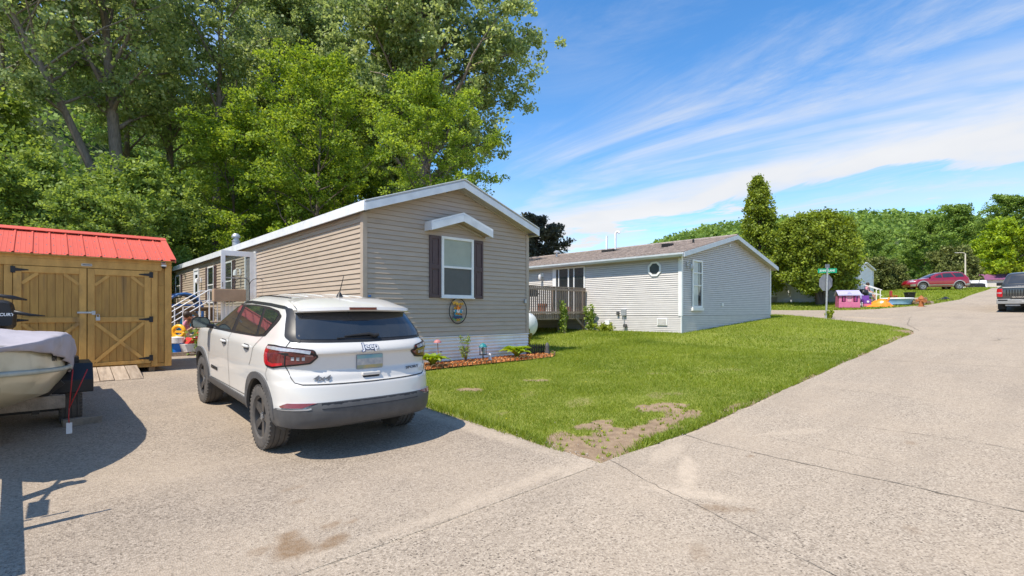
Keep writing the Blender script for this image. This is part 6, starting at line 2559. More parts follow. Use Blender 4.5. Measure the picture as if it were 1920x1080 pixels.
for sg in (-1, 1):
    sd = S3.side(sg)
    for o in ([(3.42, 1.10), (3.05, 1.36), (2.75, 1.46), (2.42, 1.485), (2.40, 1.08)], [(2.33, 1.485), (1.62, 1.50), (1.42, 1.13), (2.32, 1.085)], [(1.50, 1.50), (1.0, 1.495), (.62, 1.46), (.60, 1.40), (.62, 1.15), (1.32, 1.13)]):
        panel_on(rounded(o, .03), sd, M['glass'], rw_, 'side_window', .006, .12)
    panel_on(rounded([(1.5, .30), (1.5, .50), (3.50, .50), (3.50, .30)], .02), sd, M['silver'], rw_, 'sill_cladding', .014, .15)
    for yc in (1.05, 3.95):
        o_ = [(yc + .50 * math.cos(a), .35 + .50 * math.sin(a)) for a in np.linspace(rad(4), rad(176), 18)]
        i_ = [(yc + .425 * math.cos(a), .35 + .425 * math.sin(a)) for a in np.linspace(rad(176), rad(4), 18)]
        panel_on(o_ + i_, sd, M['silver'], rw_, 'wheel_arch_trim', .018, .08)
    panel_on([(.12, .36), (.14, .56), (.50, .56), (.56, .36)], sd, M['silver'], rw_, 'bumper', .012, .1)
    panel_on([(4.52, .36), (4.50, .54), (4.86, .54), (4.90, .36)], sd, M['silver'], rw_, 'bumper', .012, .1)
    panel_on([(4.55, .76), (4.62, .90), (4.85, .84), (4.92, .74)], sd, M['clear_lens'], rw_, 'headlight', .008, .08)
    panel_on([(.14, .95), (.18, 1.12), (.36, 1.10), (.34, .95)], sd, M['red_lens'], rw_, 'tail_lamp', .008, .08)
    p = sd(3.35, 1.10, .0)
    mb = MB()
    mb.sphere((p.x + sg * .12, p.y, p.z + .03), .10, 8, 6, (1, .6, .7))
    mb.build('wing_mirror', M['black_plastic'], rw_, smooth=180)
    MB().tube([S3.top(sg * .56, y) + Vector((0, 0, .03)) for y in np.linspace(.9, 2.2, 6)], .02, 6).build('roof_rail', M['silver'], rw_)
    for y in (2.37, 1.40):
        strip([(y, 1.05), (y, .52)], .01, sd, .003, M['dark'], rw_, 'door_gap')
panel_on(rounded([(-.62, 1.15), (.62, 1.15), (.55, 1.44), (-.55, 1.44)], .05), S3.on, M['glass'], rw_, 'rear_window', .006, .1)
fl = lambda z: S3.half(z)[1][-1]
fr3 = lambda x, z, h: S3.on((fl(z) - abs(x)) * (1 if x >= 0 else -1) if abs(x) > 1e-6 else fl(z) - 1e-6, z, h)
for sg in (-1, 1):
    panel_on([(sg * .06, 1.12), (sg * .64, 1.12), (sg * .58, 1.36), (sg * .52, 1.46), (sg * .05, 1.48)], fr3, M['glass'], rw_, 'windscreen', .006, .12)

# ------------------------------------------------------------------ dark pickup on the road
tk_ = thing('pickup_truck', 'dark grey pickup truck seen from behind on the road', 'truck', (29.3, -2.22, H(30.5, -2.2) - .10))
tk_.rotation_euler = (.072, 0, -PI / 2)
S4 = Shape([(.48, .12, 5.6, .94, .16, 5, .6, 3), (.56, .04, 5.72, .985, .16, 5, .6, 3), (.80, .02, 5.78, 1.0, .16, 5, .6, 3), (1.02, .03, 5.75, 1.0, .16, 5, .6, 3), (1.16, .05, 5.70, .985, .16, 5, .6, 3), (1.22, .06, 5.6, .965, .16, 5, .6, 3), (1.235, .09, 5.4, .93, .16, 5, .6, 3)])
WC4 = [(x, y, .40) for y in (1.25, 4.90) for x in (-.86, .86)]
bme = S4.mesh('body', np.linspace(.48, 1.235, 24))
link('body', arches(bme, WC4, .50, .55, M['truck_paint'], M['dark']), None, tk_)
S5 = Shape([(1.15, 2.10, 4.62, .94, .2, 4, .5, 3), (1.30, 2.14, 4.45, .92, .2, 4, .5, 3), (1.50, 2.24, 4.15, .86, .2, 4, .5, 3), (1.70, 2.36, 3.85, .78, .22, 4, .5, 3), (1.80, 2.44, 3.65, .72, .25, 3.5, .5, 3), (1.85, 2.56, 3.45, .62, .3, 3, .5, 3), (1.875, 2.8, 3.2, .40, .18, 2.6, .18, 2.6), (1.88, 2.9, 3.1, .2, .09, 2.2, .09, 2.2)])
me = S5.mesh('cab', np.linspace(1.15, 1.879, 30))
me.polygons.foreach_set('use_smooth', [True] * len(me.polygons))
me.set_sharp_from_angle(angle=rad(40))
cab = link('cab', me, M['truck_paint'], tk_)
panel_on(rounded([(-.72, 1.34), (.72, 1.34), (.60, 1.72), (-.60, 1.72)], .06), S5.on, M['glass'], tk_, 'rear_window', .008, .1)
strip([(-.10, 1.80), (.10, 1.80)], .04, S5.on, .02, M['red_lens'], tk_, 'brake_lamp')
for sg in (-1, 1):
    sd = S5.side(sg)
    for o in ([(2.45, 1.33), (3.15, 1.31), (3.15, 1.70), (2.65, 1.70)], [(3.25, 1.31), (4.2, 1.29), (3.72, 1.66), (3.25, 1.71)]):
        panel_on(rounded(o, .04), sd, M['glass'], tk_, 'side_window', .006, .12)
    f = lambda l, z, h, sg=sg: S4.on(sg * l, z, h)
    tl = panel_on(rounded([(.80, .78), (.80, 1.17), (1.02, 1.16), (1.04, .80)], .02), f, M['red_lens'], tk_, 'tail_lamp', .012, .08)
    panel_on([(.83, .94), (.83, 1.0), (1.0, 1.0), (1.0, .94)], f, M['clear_lens'], tl, 'reverse_lamp', .016, .08)
    mb = MB()
    mb.box(sg * .95 - .0 if sg > 0 else -1.22, 1.22 if sg > 0 else -.95, 3.86, 3.96, 1.18, 1.36)
    mb.build('wing_mirror', M['black_plastic'], tk_, bevel=.03)
tg = panel_on(rounded([(-.775, .72), (.775, .72), (.775, 1.19), (-.775, 1.19)], .02), S4.on, M['truck_paint'], tk_, 'tailgate', .012, .12)
for k in range(15):
    x = -.66 + k * .094
    mb = MB()
    p = S4.on(x, .95, .012)
    mb.box(x - .02, x + .02, p.y - .008, p.y + .004, .82, 1.12)
    mb.build('tailgate_rib', M['black_plastic'], tg)
mb = MB()
mb.box(-.80, .80, .0, .16, 1.195, 1.245)
mb.build('tailgate_cap', M['silver'], tk_, bevel=.012)
p = S4.on(0, .77, .02)
lettering('SILVERADO', .085, M['chrome'], tg, Matrix.Translation((-.18, p.y - .012, .765)) @ Matrix.Rotation(PI / 2, 4, 'X'), 'badge', .004, .004, 1.35)
mb = MB()
mb.prism(rounded([(-1.0, .46), (1.0, .46), (1.0, .68), (.55, .69), (.50, .66), (-.50, .66), (-.55, .69), (-1.0, .68)], .02), 'y', -.12, .06)
bp_ = mb.build('bumper', M['silver'], tk_, bevel=.02)
mb = MB()
mb.box(-.95, -.62, -.124, -.119, .60, .67)
mb.box(.62, .95, -.124, -.119, .60, .67)
mb.build('bumper_step', M['black_plastic'], bp_)
mb = MB()
mb.box(-.155, .155, -.130, -.121, .52, .66)
mb.build('number_plate', M['plate_grey'], tk_)
wheel_set(tk_, WC4, .40, .27, M['silver'], M['rubber'])
mb = MB()
mb.box(-.8, .8, .4, 5.2, .30, .52)
mb.build('underbody', M['dark'], tk_)
for x in (-.86, .86):
    mb = MB()
    mb.box(x - .14, x + .14, .72, .74, .16, .55)
    mb.build('mud_flap', M['rubber'], tk_)
mb = MB()
mb.cyl((.45, -.02, .36), (.45, .5, .38), .04, 10)
mb.build('exhaust', M['steel'], tk_)
mb = MB()
mb.box(-.7, -.2, -.06, .0, .36, .42)
mb.build('hitch', M['steel'], tk_)

# ------------------------------------------------------------------ boat on its trailer
bt = thing('motor_boat', 'cream motor boat under a faded mauve cover, parked beside the shed', 'boat', (-4.52, 2.75, .05))
ST = [0.0, .12, .3, .55, .9, 1.3, 1.8, 2.4, 3.0, 3.8, 4.7]
HB = [.03, .16, .29, .42, .55, .64, .70, .725, .73, .72, .70]


def hb(y):
    return float(np.interp(y, ST, HB))


def zk(y):
    return .40 + .36 * max(0, 1 - y / 1.5) ** 1.8


def zr(y):
    return .78 + .11 * max(0, 1 - y / 2.2) ** 1.4


rows, rail, cover = [], [], []
ys = np.unique(np.concatenate([np.linspace(0, 1.5, 14), np.linspace(1.5, 4.7, 12)]))
for y in ys:
    b, k, r = hb(y), zk(y), zr(y)
    half = [(0, k), (b * .30, k + (r - k) * .14), (b * .72, k + (r - k) * .36), (b * .80, k + (r - k) * .42), (b * .96, k + (r - k) * .84), (b, r), (b * .99, r + .03), (b * .97, r + .20), (b * .93, r + .26)]
    pts = [(-x, y, z) for x, z in half[::-1]] + [(x, y, z) for x, z in half[1:]]
    rows.append(pts)
mb = MB()
mb.grid(rows)
mb.f.append(tuple(len(mb.v) - len(rows[0]) + i for i in range(len(rows[0]))))
hull = mb.build('hull', M['boat_hull'], bt, smooth=32, fix=True)
for sg in (-1, 1):
    MB().tube([(sg * (hb(y) + .008), y, zr(y) + .015) for y in ys], .024, 8).build('rub_rail', M['boat_rail'], bt, smooth=180)
# registration letters on the bow flank
for sg in (1,):
    p0, p1 = Vector((sg * hb(1.25) * .985, 1.25, zr(1.25) + .13)), Vector((sg * hb(.75) * .985, .75, zr(.75) + .13))
    ex = (p1 - p0).normalized() * (-sg if False else 1)
    ex = (p0 - p1).normalized()
    upv = Vector((0, 0, 1))
    nn = ex.cross(upv).normalized()
    lettering('MN', .085, M['black_plastic'], bt, Matrix.Translation((p0 + p1) / 2 + nn * .012) @ Matrix((ex, upv, nn)).transposed().to_4x4(), 'registration', .002, .003, 1.1)
# cover: drawn tight over the rails, ridged along the middle, gathered at the hem
g = np.random.default_rng(9)
NY, NX = 46, 48
rows = []
for i in range(NY + 1):
    y = -.06 + 4.4 * i / NY
    b = max(.06, hb(max(0, y)) + .035 + .02 * math.sin(y * 2.3))
    hem = zr(max(0, y)) + .19 - .24 * ss(y, .7, 2.0) * (1 - ss(y, 3.4, 4.2)) + .02 * math.sin(y * 5.2)
    topz = 1.085 + .07 * math.sin(y * 1.3 + .4) + .05 * ss(y, .2, 1.4)
    ridge = topz + .07 + .045 * math.sin(y * 2.1 + 1)
    r = []
    for j in range(NX + 1):
        t = -1 + 2 * j / NX
        a = abs(t)
        if a > .60:
            q = (a - .60) / .40
            z = topz - (topz - hem) * q ** 1.2
            x = b * (1.0 + .03 * math.sin(q * PI)) - .015 * q
            x += (.020 * math.sin(y * 21 + 4 * q + 2 * math.sin(y * 3)) + .010 * math.sin(y * 47 + 7 * q)) * q
        else:
            q = a / .60
            x = b * q ** .95
            z = ridge + (topz - ridge) * q ** 1.5 - .030 * math.sin(q * PI) * (1 + math.sin(y * 4.2)) + .008 * math.sin(9 * x + 13 * y) + .006 * math.sin(23 * y - 11 * x)
        r.append((math.copysign(x, t), y, z))
    rows.append(r)
mb = MB()
mb.grid(rows)
cv = mb.build('boat_cover', M['boat_cover'], bt, smooth=180)
sm = cv.modifiers.new('t', 'SOLIDIFY')
sm.thickness = .006
# outboard at the stern
ob = MB()
oo = rounded([(-.17, 1.17), (.17, 1.17), (.185, 1.36), (.14, 1.56), (.07, 1.60), (-.11, 1.60), (-.165, 1.52), (-.185, 1.36)], .05)
o0 = len(ob.v)
n_ = len(oo)
for sc, yy in ((.80, 4.72), (1.0, 4.80), (1.0, 5.15), (.8, 5.30)):
    ob.v.extend([(a * sc, yy, 1.40 + (b_ - 1.40) * sc) for a, b_ in oo])
for q in range(3):
    for k in range(n_):
        ob.f.append((o0 + q * n_ + k, o0 + q * n_ + (k + 1) % n_, o0 + (q + 1) * n_ + (k + 1) % n_, o0 + (q + 1) * n_ + k))
ob.f.append(tuple(o0 + k for k in range(n_)))
ob.f.append(tuple(o0 + 3 * n_ + k for k in range(n_)))
mo = ob.build('outboard_motor', M['black_plastic'], bt, smooth=50, fix=True)
mb = MB()
mb.box(-.07, .07, 4.90, 5.10, .42, 1.20)
mb.box(-.012, .012, 4.85, 5.22, .18, .45)
mb.cyl((0, 4.88, .36), (0, 5.20, .36), .055, 12)
mb.build('motor_leg', M['black_plastic'], mo)
lettering('MERCURY', .060, M['sign_white'], mo, Matrix.Translation((.025, 4.714, 1.38)) @ Matrix.Rotation(PI / 2, 4, 'X'), 'lettering', .002, .002, 1.0, .15)
MB().tube([(-.25, 4.55, 1.60), (.0, 4.5, 1.66), (.16, 4.45, 1.63), (.30, 4.55, 1.60)], [.02, .022, .03, .012], 8).build('tiller', M['black_plastic'], mo, smooth=180)
MB().tube([(.16, 4.6, 1.42), (.34, 4.62, 1.375), (.50, 4.66, 1.36)], [.03, .022, .008], 8).build('steering_arm', M['black_plastic'], mo, smooth=180)
# bow trolling motor folded on the deck (only its shadow falls in view)
mb = MB()
mb.tube([(-.05, .35, 1.20), (-.25, -.15, 1.30), (-.38, -.55, 1.34)], .016, 6)
mb.cyl((-.38, -.50, 1.34), (-.40, -.85, 1.34), .055, 10)
mb.box(-.12, .12, .25, .50, 1.16, 1.24)
tm = mb.build('trolling_motor', M['black_plastic'], bt, smooth=40)
for k in range(2):
    Mk = Matrix.Translation((-.40, -.88, 1.34)) @ Matrix.Rotation(.6 + k * PI, 4, 'Y')
    mb = MB()
    mb.box(-.02, .02, -.01, .01, .03, .16, Mk)
    mb.build('propeller_blade', M['black_plastic'], tm)
# red tie-down from the bow eye
rp_ = thing('tie_down_rope', 'red tie-down rope with a white tag hanging at the boat bow', 'rope', (-3.80, 4.25, .84))
MB().tube([(0, 0, 0), (-.015, -.01, -.20), (-.03, .0, -.42)], .0055, 6).build('rope', M['red_rope'], rp_, smooth=180)
MB().tube([(.13, .15, -.02), (.05, .06, -.22), (-.03, .0, -.42)], .0055, 6).build('rope', M['red_rope'], rp_, smooth=180)
MB().tube([(-.03, 0, -.42), (-.035, -.01, -.52), (-.03, 0, -.60)], .005, 6).build('rope', M['red_rope'], rp_, smooth=180)
mb = MB()
mb.box(-.055, -.005, -.006, 0, -.70, -.58)
mb.build('label_tag', M['cloth_white'], rp_)
# trailer
tr_ = thing('boat_trailer', 'black boat trailer with a square fender and grey cross beam', 'trailer', (-4.50, 2.75, .06))
fr = MB()
for sg in (-1, 1):
    fr.bar((sg * .40, 1.7, .34), (sg * .40, 4.3, .34), .06, .09)
fr.bar((0, -1.75, .42), (0, 1.54, .40), .07, .09)
fr.build('frame', M['black_plastic'], tr_)
mb = MB()
mb.box(-.72, .64, 1.55, 1.65, .36, .50)
mb.build('cross_beam', M['grey_wood'], tr_, bevel=.006)
mb = MB()
mb.box(-.62, .62, 2.35, 2.42, .22, .30)
mb.build('axle', M['black_plastic'], tr_)
MB().bar((.35, 2.1, .52), (.55, 2.05, .72), .05, .06).build('bunk_support', M['rust'], tr_)
MB().bar((.40, 1.62, .44), (.62, 1.58, .64), .045, .05).build('bunk_support', M['black_plastic'], tr_)
mb = MB()
mb.bar((0, -.35, .45), (0, -.15, 1.0), .06, .09)
mb.cyl((-.09, -.18, .98), (.09, -.18, .98), .05, 10)
mb.build('winch_post', M['black_plastic'], tr_)
mb = MB()
mb.cyl((.14, -1.0, .10), (.14, -1.0, .78), .03, 10)
mb.cyl((.11, -1.0, .10), (.17, -1.0, .10), .10, 14)
mb.tube([(.14, -1.0, .78), (.24, -1.0, .80), (.24, -1.0, .9)], .012, 6)
mb.build('jack', M['black_plastic'], tr_)
for sg in (-1, 1):
    # flat-topped fender with sloping ends
    x0, x1 = (sg * .53, sg * .90)
    pr = [(1.93, .47), (1.93, .62), (2.08, .80), (2.70, .80), (2.86, .62), (2.86, .47), (2.84, .47), (2.84, .61), (2.69, .78), (2.09, .78), (1.95, .61), (1.95, .47)]
    MB().prism(pr, 'x', min(x0, x1), max(x0, x1)).build('fender', M['black_plastic'], tr_, fix=True, bevel=.01)
    mb = MB()
    mb.box(min(x0, x1) + .03, max(x0, x1) - .12, 2.2, 2.6, .801, .86)
    mb.build('fender_step', M['black_plastic'], tr_)
wheel_set(tr_, [(.705, 2.38, .275), (-.705, 2.38, .275)], .27, .21, M['steel'], M['rubber_dusty'])
for (x, y, sx, sy, h, lab, rz) in ((-3.70, 4.80, .36, .10, .085, 'short timber chocking the boat trailer wheel', .12), (-4.52, 4.35, .26, .22, .30, 'stacked timber block propping the boat trailer at the frame edge', -.1)):
    mb = MB()
    mb.box(-sx / 2, sx / 2, -sy / 2, sy / 2, 0, h)
    o = mb.build('wood_block', M['grey_wood'], None, bevel=.006)
    o.location = (x, y, H(x, y) - .002)
    o.rotation_euler = (0, 0, rz)
    tag(o, lab, 'timber block')

# ------------------------------------------------------------------ white home across the side street
h3 = thing('mobile_home', 'white single-wide home half hidden behind the rounded cedar', 'house', (36.1, 6.0, 2.05))
W3, L3, ZE3 = 4.7, 18, 2.45
mb = MB()
mb.box(.02, W3 - .02, .02, L3, -.2, ZE3)
mb.prism([(.02, ZE3 + .001), (W3 - .02, ZE3 + .001), (W3 / 2, ZE3 + .35)], 'y', .02, L3)
mb.build('wall', M['white_trim'], h3)
mb = MB()
for k in range(22):
    z = .35 + k * .095
    for q in (lap_board('y', .0, L3, .0, L3, z, z + .095, .018, -1), lap_board('x', 0, W3, 0, W3, z, z + .095, .018, -1)):
        mb.add(q.v, q.f)
tag(mb.build('siding', M['white_vinyl'], h3), kind='stuff')
for sgn in (0, 1):
    xe = -.2 if sgn == 0 else W3 + .2
    MB().prism([(xe, ZE3 + .02), (W3 / 2, ZE3 + .42), (W3 / 2, ZE3 + .47), (xe, ZE3 + .09)], 'y', -.15, L3 + .2).build('roof', M['white_trim'], h3, fix=True)
for x0, x1, y0, y1 in ((-.02, .12, -.03, .018), (-.03, .017, .02, .14), (W3 - .12, W3 + .02, -.03, .018)):
    mb = MB()
    mb.box(x0, x1, y0, y1, .3, ZE3)
    mb.build('corner_trim', M['white_vinyl'], h3)
mb = MB()
mb.box(-.03, .02, 0, L3, -.25, .32)
mb.box(.021, W3, -.03, .02, -.25, .32)
mb.build('skirting', M['white_trim'], h3)
window_unit('window', h3, 'y', 2.6, 3.5, 1.0, 2.1, .0, -1, split=1.55)
window_unit('window', h3, 'y', 7.6, 8.6, 1.0, 2.1, .0, -1, split=1.55)
d3 = MB()
d3.box(.35, 1.2, -.04, .0, .45, 2.4)
d3.build('door', M['white_vinyl'], h3)
mb = MB()
mb.box(-.06, .0, 5.0, 5.9, .10, .55)
mb.build('vent_box', M['silver'], h3)
stp = thing('steps', 'wooden steps with white handrails at the white home', 'steps', (36.75, 5.9, 2.0))
for k in range(3):
    mb = MB()
    mb.box(-.5, .6, -1.1 + k * .0 - (.32 * (2 - k)) + .6, -.5 - (.32 * (2 - k)) + .6 - (0 if k < 2 else 0), .0, .18 * (k + 1) - .02)
    mb.build('step', M['grey_wood'], stp)
for x in (-.5, .6):
    for (y, z) in ((-.1, 1.4), (-1.0, .95)):
        MB().bar((x, y, 0), (x, y, z), .05, .05).build('post', M['white_vinyl'], stp)
    MB().bar((x, -.05, 1.42), (x, -1.1, .95), .05, .05).build('handrail', M['white_vinyl'], stp)
    MB().bar((x, -.05, 1.05), (x, -1.1, .58), .04, .04).build('handrail', M['white_vinyl'], stp)
# ------------------------------------------------------------------ garage, pole, trailer at the top of the road
ga = thing('garage', 'long beige garage with a purple roof at the top of the road', 'garage', (126.0, 5.7, 5.25), rad(-70))
GW, GL, GE = 7.0, 12.5, 2.35
mb = MB()
mb.box(.0, GL, .0, GW, -.6, GE)
mb.build('wall', M['beige_wall'], ga)
mb = MB()
mb.prism([(0, GE + .001), (GW, GE + .001), (GW / 2, GE + 1.05)], 'x', .0, GL)
mb.box(-.05, -.002, 0, GW, -.6, GE)
mb.build('gable_wall', M['grey_wall'], ga)
for P in ([(-.35, GE - .10), (GW / 2, GE + 1.08), (GW / 2, GE + 1.2), (-.35, GE + .04)], [(GW + .35, GE - .10), (GW / 2, GE + 1.08), (GW / 2, GE + 1.2), (GW + .35, GE + .04)]):
    MB().prism(P, 'x', -.4, GL + .4).build('roof', M['purple_roof'], ga, fix=True)
mb = MB()
mb.box(0, .25, -.04, -.002, -.6, GE - .12)
mb.build('corner_trim', M['white_vinyl'], ga)
gwf = MB()
gwf.box(-.12, -.052, 1.6, 5.4, .5, 2.2)
gwf = gwf.build('window', M['white_vinyl'], ga)
for a in (1.75, 3.05, 4.35):
    mb = MB()
    mb.box(-.14, -.121, a, a + .95, .65, 2.05)
    mb.build('pane', M['glass'], gwf)
gw2 = MB()
gw2.box(5.0, 8.0, -.06, -.002, 1.25, 1.95)
gw2 = gw2.build('window', M['white_vinyl'], ga)
mb = MB()
mb.box(5.2, 7.8, -.08, -.061, 1.38, 1.82)
mb.build('pane', M['glass'], gw2)
lp = thing('light_pole', 'tall pale light pole with a short arm beside the red wagon', 'light pole', (96.5, 5.9, H(96.5, 5.9) - .1))
MB().tube([(0, 0, 0), (0, 0, 5.55)], [.12, .085], 10).build('pole', M['concrete_pole'], lp, smooth=40)
MB().tube([(0, 0, 5.50), (-.10, .1, 5.66), (-.35, .33, 5.70), (-.95, .88, 5.70)], [.06, .06, .05, .05], 8).build('arm', M['concrete_pole'], lp, smooth=40)
mb = MB()
mb.sphere((-1.05, .98, 5.68), .2, 10, 6, (1.5, .8, .35))
mb.build('lamp_head', M['silver'], lp, smooth=180)
ut = thing('utility_trailer', 'white cargo trailer parked behind the light pole', 'trailer', (104.0, 5.7, H(104, 5.7)), rad(20))
ut.scale = (.72, .72, .72)
mb = MB()
mb.box(-1.2, 1.2, -2.0, 2.0, .45, 2.2)
mb.build('box', M['white_vinyl'], ut, bevel=.06)
mb = MB()
mb.bar((0, -2.0, .5), (0, -3.2, .5), .1, .1)
mb.build('tongue', M['black_plastic'], ut)
wheel_set(ut, [(-1.15, 0, .33), (1.15, 0, .33)], .33, .2, M['silver'], M['rubber'])
dc = thing('dark_utility_vehicle', 'low dark utility vehicle in front of the white cargo trailer', 'utility vehicle', (96.0, 4.75, H(96, 4.75)), rad(-60))
mb = MB()
mb.prism(rounded([(-1.2, .35), (1.2, .35), (1.25, .75), (.6, .85), (.45, 1.0), (-.3, 1.0), (-1.2, .85)], .1), 'x', -.6, .6)
mb.build('body', M['black_plastic'], dc)
wheel_set(dc, [(x, y, .3) for x in (-.62, .62) for y in (-.8, .8)], .3, .2, M['black_plastic'], M['rubber'])
mb = MB()
for x in (-.5, .5):
    mb.bar((x, .2, .95), (x, .0, 1.5), .05, .05)
    mb.bar((x, .0, 1.5), (x, -.6, 1.5), .05, .05)
mb.build('roll_bar', M['black_plastic'], dc)

# ------------------------------------------------------------------ street sign
ss_ = thing('street_sign', 'leaning steel signpost with a green street name plate and the back of a stop sign', 'street sign', (22.27, 4.04, H(22.27, 4.04) - .1))
ss_.rotation_euler = (rad(2.2), rad(-3.5), 0)
MB().tube([(0, 0, 0), (0, 0, 2.40)], .038, 10).build('post', M['galv'], ss_, smooth=40)
pl_ = MB()
pl_.box(-.008, .008, -.38, .38, 2.18, 2.385)
plate = pl_.build('name_plate', M['sign_green'], ss_)
R_ = Matrix(((0, 0, -1, 0), (-1, 0, 0, 0), (0, 1, 0, 0), (0, 0, 0, 1)))
lettering('JENNY LANE', .135, M['sign_white'], plate, Matrix.Translation((-.012, 0, 2.282)) @ R_, 'lettering', .002, .001, .80)
lettering('JENNY LANE', .128, M['sign_white'], plate, Matrix.Translation((.012, 0, 2.282)) @ Matrix.Rotation(PI, 4, 'Z') @ R_, 'lettering', .002, .004, .80)
mb = MB()
mb.box(-.30, .30, -.008, .008, 2.41, 2.58)
mb.build('cross_plate', M['sign_back'], ss_)
mb = MB()
mb.box(-.03, .03, -.03, .03, 2.37, 2.42)
mb.build('bracket', M['galv'], ss_)
mb = MB()
Mo = Matrix.Translation((.0, .05, 1.74)) @ Matrix.Rotation(rad(-28), 4, 'Z')
mb.prism([(.40 * math.cos(PI / 8 + k * PI / 4), .40 * math.sin(PI / 8 + k * PI / 4)) for k in range(8)], 'y', -.004, .004, Mo)
mb.build('stop_sign', M['sign_back'], ss_)


# ------------------------------------------------------------------ toys on the far lawn
def toy(name, label, cat, s, u, rz=0.0, group=None, dz=-.01):
    return thing(name, label, cat, (s, u, H(s, u) + dz), rz, group)


ph = toy('playhouse', 'pink toy cottage with a lilac roof on the far lawn', 'playhouse', 31.7, 5.45, rad(-62))
mb = MB()
mb.box(-.55, .55, -.42, .42, 0, .34)
mb.build('wall', M['pink_toy'], ph, bevel=.015)
for (x0, x1, y0, y1) in ((-.54, -.40, -.41, -.37), (-.20, -.12, -.41, -.37), (.12, .20, -.41, -.37), (.42, .54, -.41, -.37), (.50, .54, -.36, -.22), (.50, .54, .22, .40), (-.54, -.50, -.36, .40), (-.49, .49, .37, .40)):
    mb = MB()
    mb.box(x0, x1, y0, y1, .345, .74)
    mb.build('post', M['pink_toy'], ph)
for x in (-.30, .30):
    mb = MB()
    mb.box(x - .05, x + .05, -.43, -.412, .38, .70)
    mb.build('shutter', M['magenta_toy'], ph)
mb = MB()
mb.box(-.12, .12, -.39, -.375, .36, .70)
mb.build('window_panel', M['cloth_pink'], ph)
mb = MB()
mb.box(.551, .565, -.19, .19, .02, .70)
mb.build('door', M['magenta_toy'], ph)
for sgn in (-1, 1):
    MB().prism([(sgn * .50, .73), (0, 1.03), (0, 1.07), (sgn * .50, .78)], 'x', -.60, .60).build('roof', M['lilac_toy'], ph, fix=True)
MB().prism([(-.42, .745), (.42, .745), (0, .99)], 'x', .50, .55).build('gable', M['magenta_toy'], ph)
MB().prism([(-.13, .82), (.13, .82), (0, .96)], 'y', -.44, -.2).build('dormer', M['lilac_toy'], ph)
po = toy('paddling_pool', 'pale blue paddling pool with a white rim on the far lawn', 'paddling pool', 34.7, 3.55, rad(-45))
mb = MB()
pr = [(.62, 0), (.74, .02), (.80, .30), (.84, .34), (.84, .38), (.76, .38), (.72, .30), (.62, .06)]
mb.lathe(pr, 'z', (0, 0, 0), 28, cap=True)
mb.build('basin', M['pool_blue'], po, smooth=40)
MB().tube([(.82 * math.cos(a), .82 * math.sin(a), .37) for a in [2 * PI * k / 28 for k in range(29)]], .045, 8).build('rim', M['sign_white'], po, smooth=180)
ort = toy('inflatable_slide', 'crumpled orange inflatable beside the paddling pool', 'inflatable', 32.9, 4.15, rad(-50))
g = np.random.default_rng(4)
rows = []
for i in range(15):
    r = []
    for j in range(11):
        x, y = -.75 + 1.5 * i / 14, -.40 + .8 * j / 10
        z = .05 + .42 * math.exp(-((x - .25) ** 2 / .10 + y * y / .08)) + .20 * math.exp(-((x + .2) ** 2 / .08 + (y - .1) ** 2 / .06)) + .05 * g.random()
        if i in (0, 14) or j in (0, 10):
            z = 0.0
        r.append((x + .03 * g.normal(), y + .03 * g.normal(), z))
    rows.append(r)
mb = MB()
mb.grid(rows)
mb.build('fabric', M['orange_toy'], ort, smooth=50)
mb = MB()
mb.sphere((.12, -.18, .22), .13, 10, 6, (1, .5, 1))
mb.build('print', M['cloth_white'], ort, smooth=180)
MB().tube([(.45, .0, .25), (.60, .02, .45), (.62, .02, .55)], [.07, .06, .05], 8).build('tube', M['orange_toy'], ort, smooth=180)
tw = toy('beach_towel', 'teal and white striped towel heaped next to the orange inflatable', 'towel', 33.9, 3.9, rad(-40))
for k in range(5):
    mb = MB()
    rws = [[(-.45 + .9 * i / 8, -.22 + .09 * (k + q), .03 + .05 * math.sin(i * 1.3 + k) ** 2 + .02 * q) for i in range(9)] for q in (0, .98)]
    mb.grid(rws)
    o = mb.build('stripe', M['teal_toy'] if k % 2 == 0 else M['cloth_white'], tw, smooth=180)
    o.modifiers.new('t', 'SOLIDIFY').thickness = .02
sl_ = toy('toy_kitchen', 'purple and pink toy kitchen next to the black kettle grill', 'toy', 32.5, 4.65, rad(-50))
for (a, b, c, d, e, f, mt) in ((-.2, .2, -.14, .14, 0, .20, 'pink_toy'), (-.2, .2, -.14, .14, .205, .46, 'purple_toy'), (-.2, .2, .08, .14, .465, .70, 'purple_toy')):
    mb = MB()
    mb.box(a, b, c, d, e, f)
    mb.build('cabinet', M[mt], sl_, bevel=.02)
mb = MB()
mb.lathe([(.07, -.16), (.07, -.142)], 'y', (0, 0, .33), 12)
mb.build('dial', M['cloth_white'], sl_)
kg = toy('kettle_grill', 'black kettle grill at the corner of the white home', 'grill', 34.2, 5.2, 0)
mb = MB()
mb.lathe([(.02, .48), (.22, .55), (.31, .74), (.31, .78), (.26, .92), (.12, 1.0), (.02, 1.02)], 'z', (0, 0, 0), 18)
mb.build('bowl', M['black_plastic'], kg, smooth=50)
for k in range(3):
    a = 2 * PI * k / 3
    MB().bar((math.cos(a) * .18, math.sin(a) * .18, .56), (math.cos(a) * .34, math.sin(a) * .34, 0), .03, .03).build('leg', M['black_plastic'], kg)
wt = toy('play_table', 'white toy table with small toys beside the pink cottage', 'table', 32.1, 5.05, rad(-50))
mb = MB()
mb.box(-.24, .24, -.18, .18, .26, .30)
mb.build('tabletop', M['cloth_white'], wt, bevel=.01)
for x in (-.20, .20):
    for y in (-.14, .14):
        MB().bar((x, y, 0), (x, y, .26), .05, .05).build('leg', M['cloth_white'], wt)
dl_ = toy('doll_pram', 'purple toy pram behind the white toy table', 'toy', 32.9, 5.35, rad(-40))
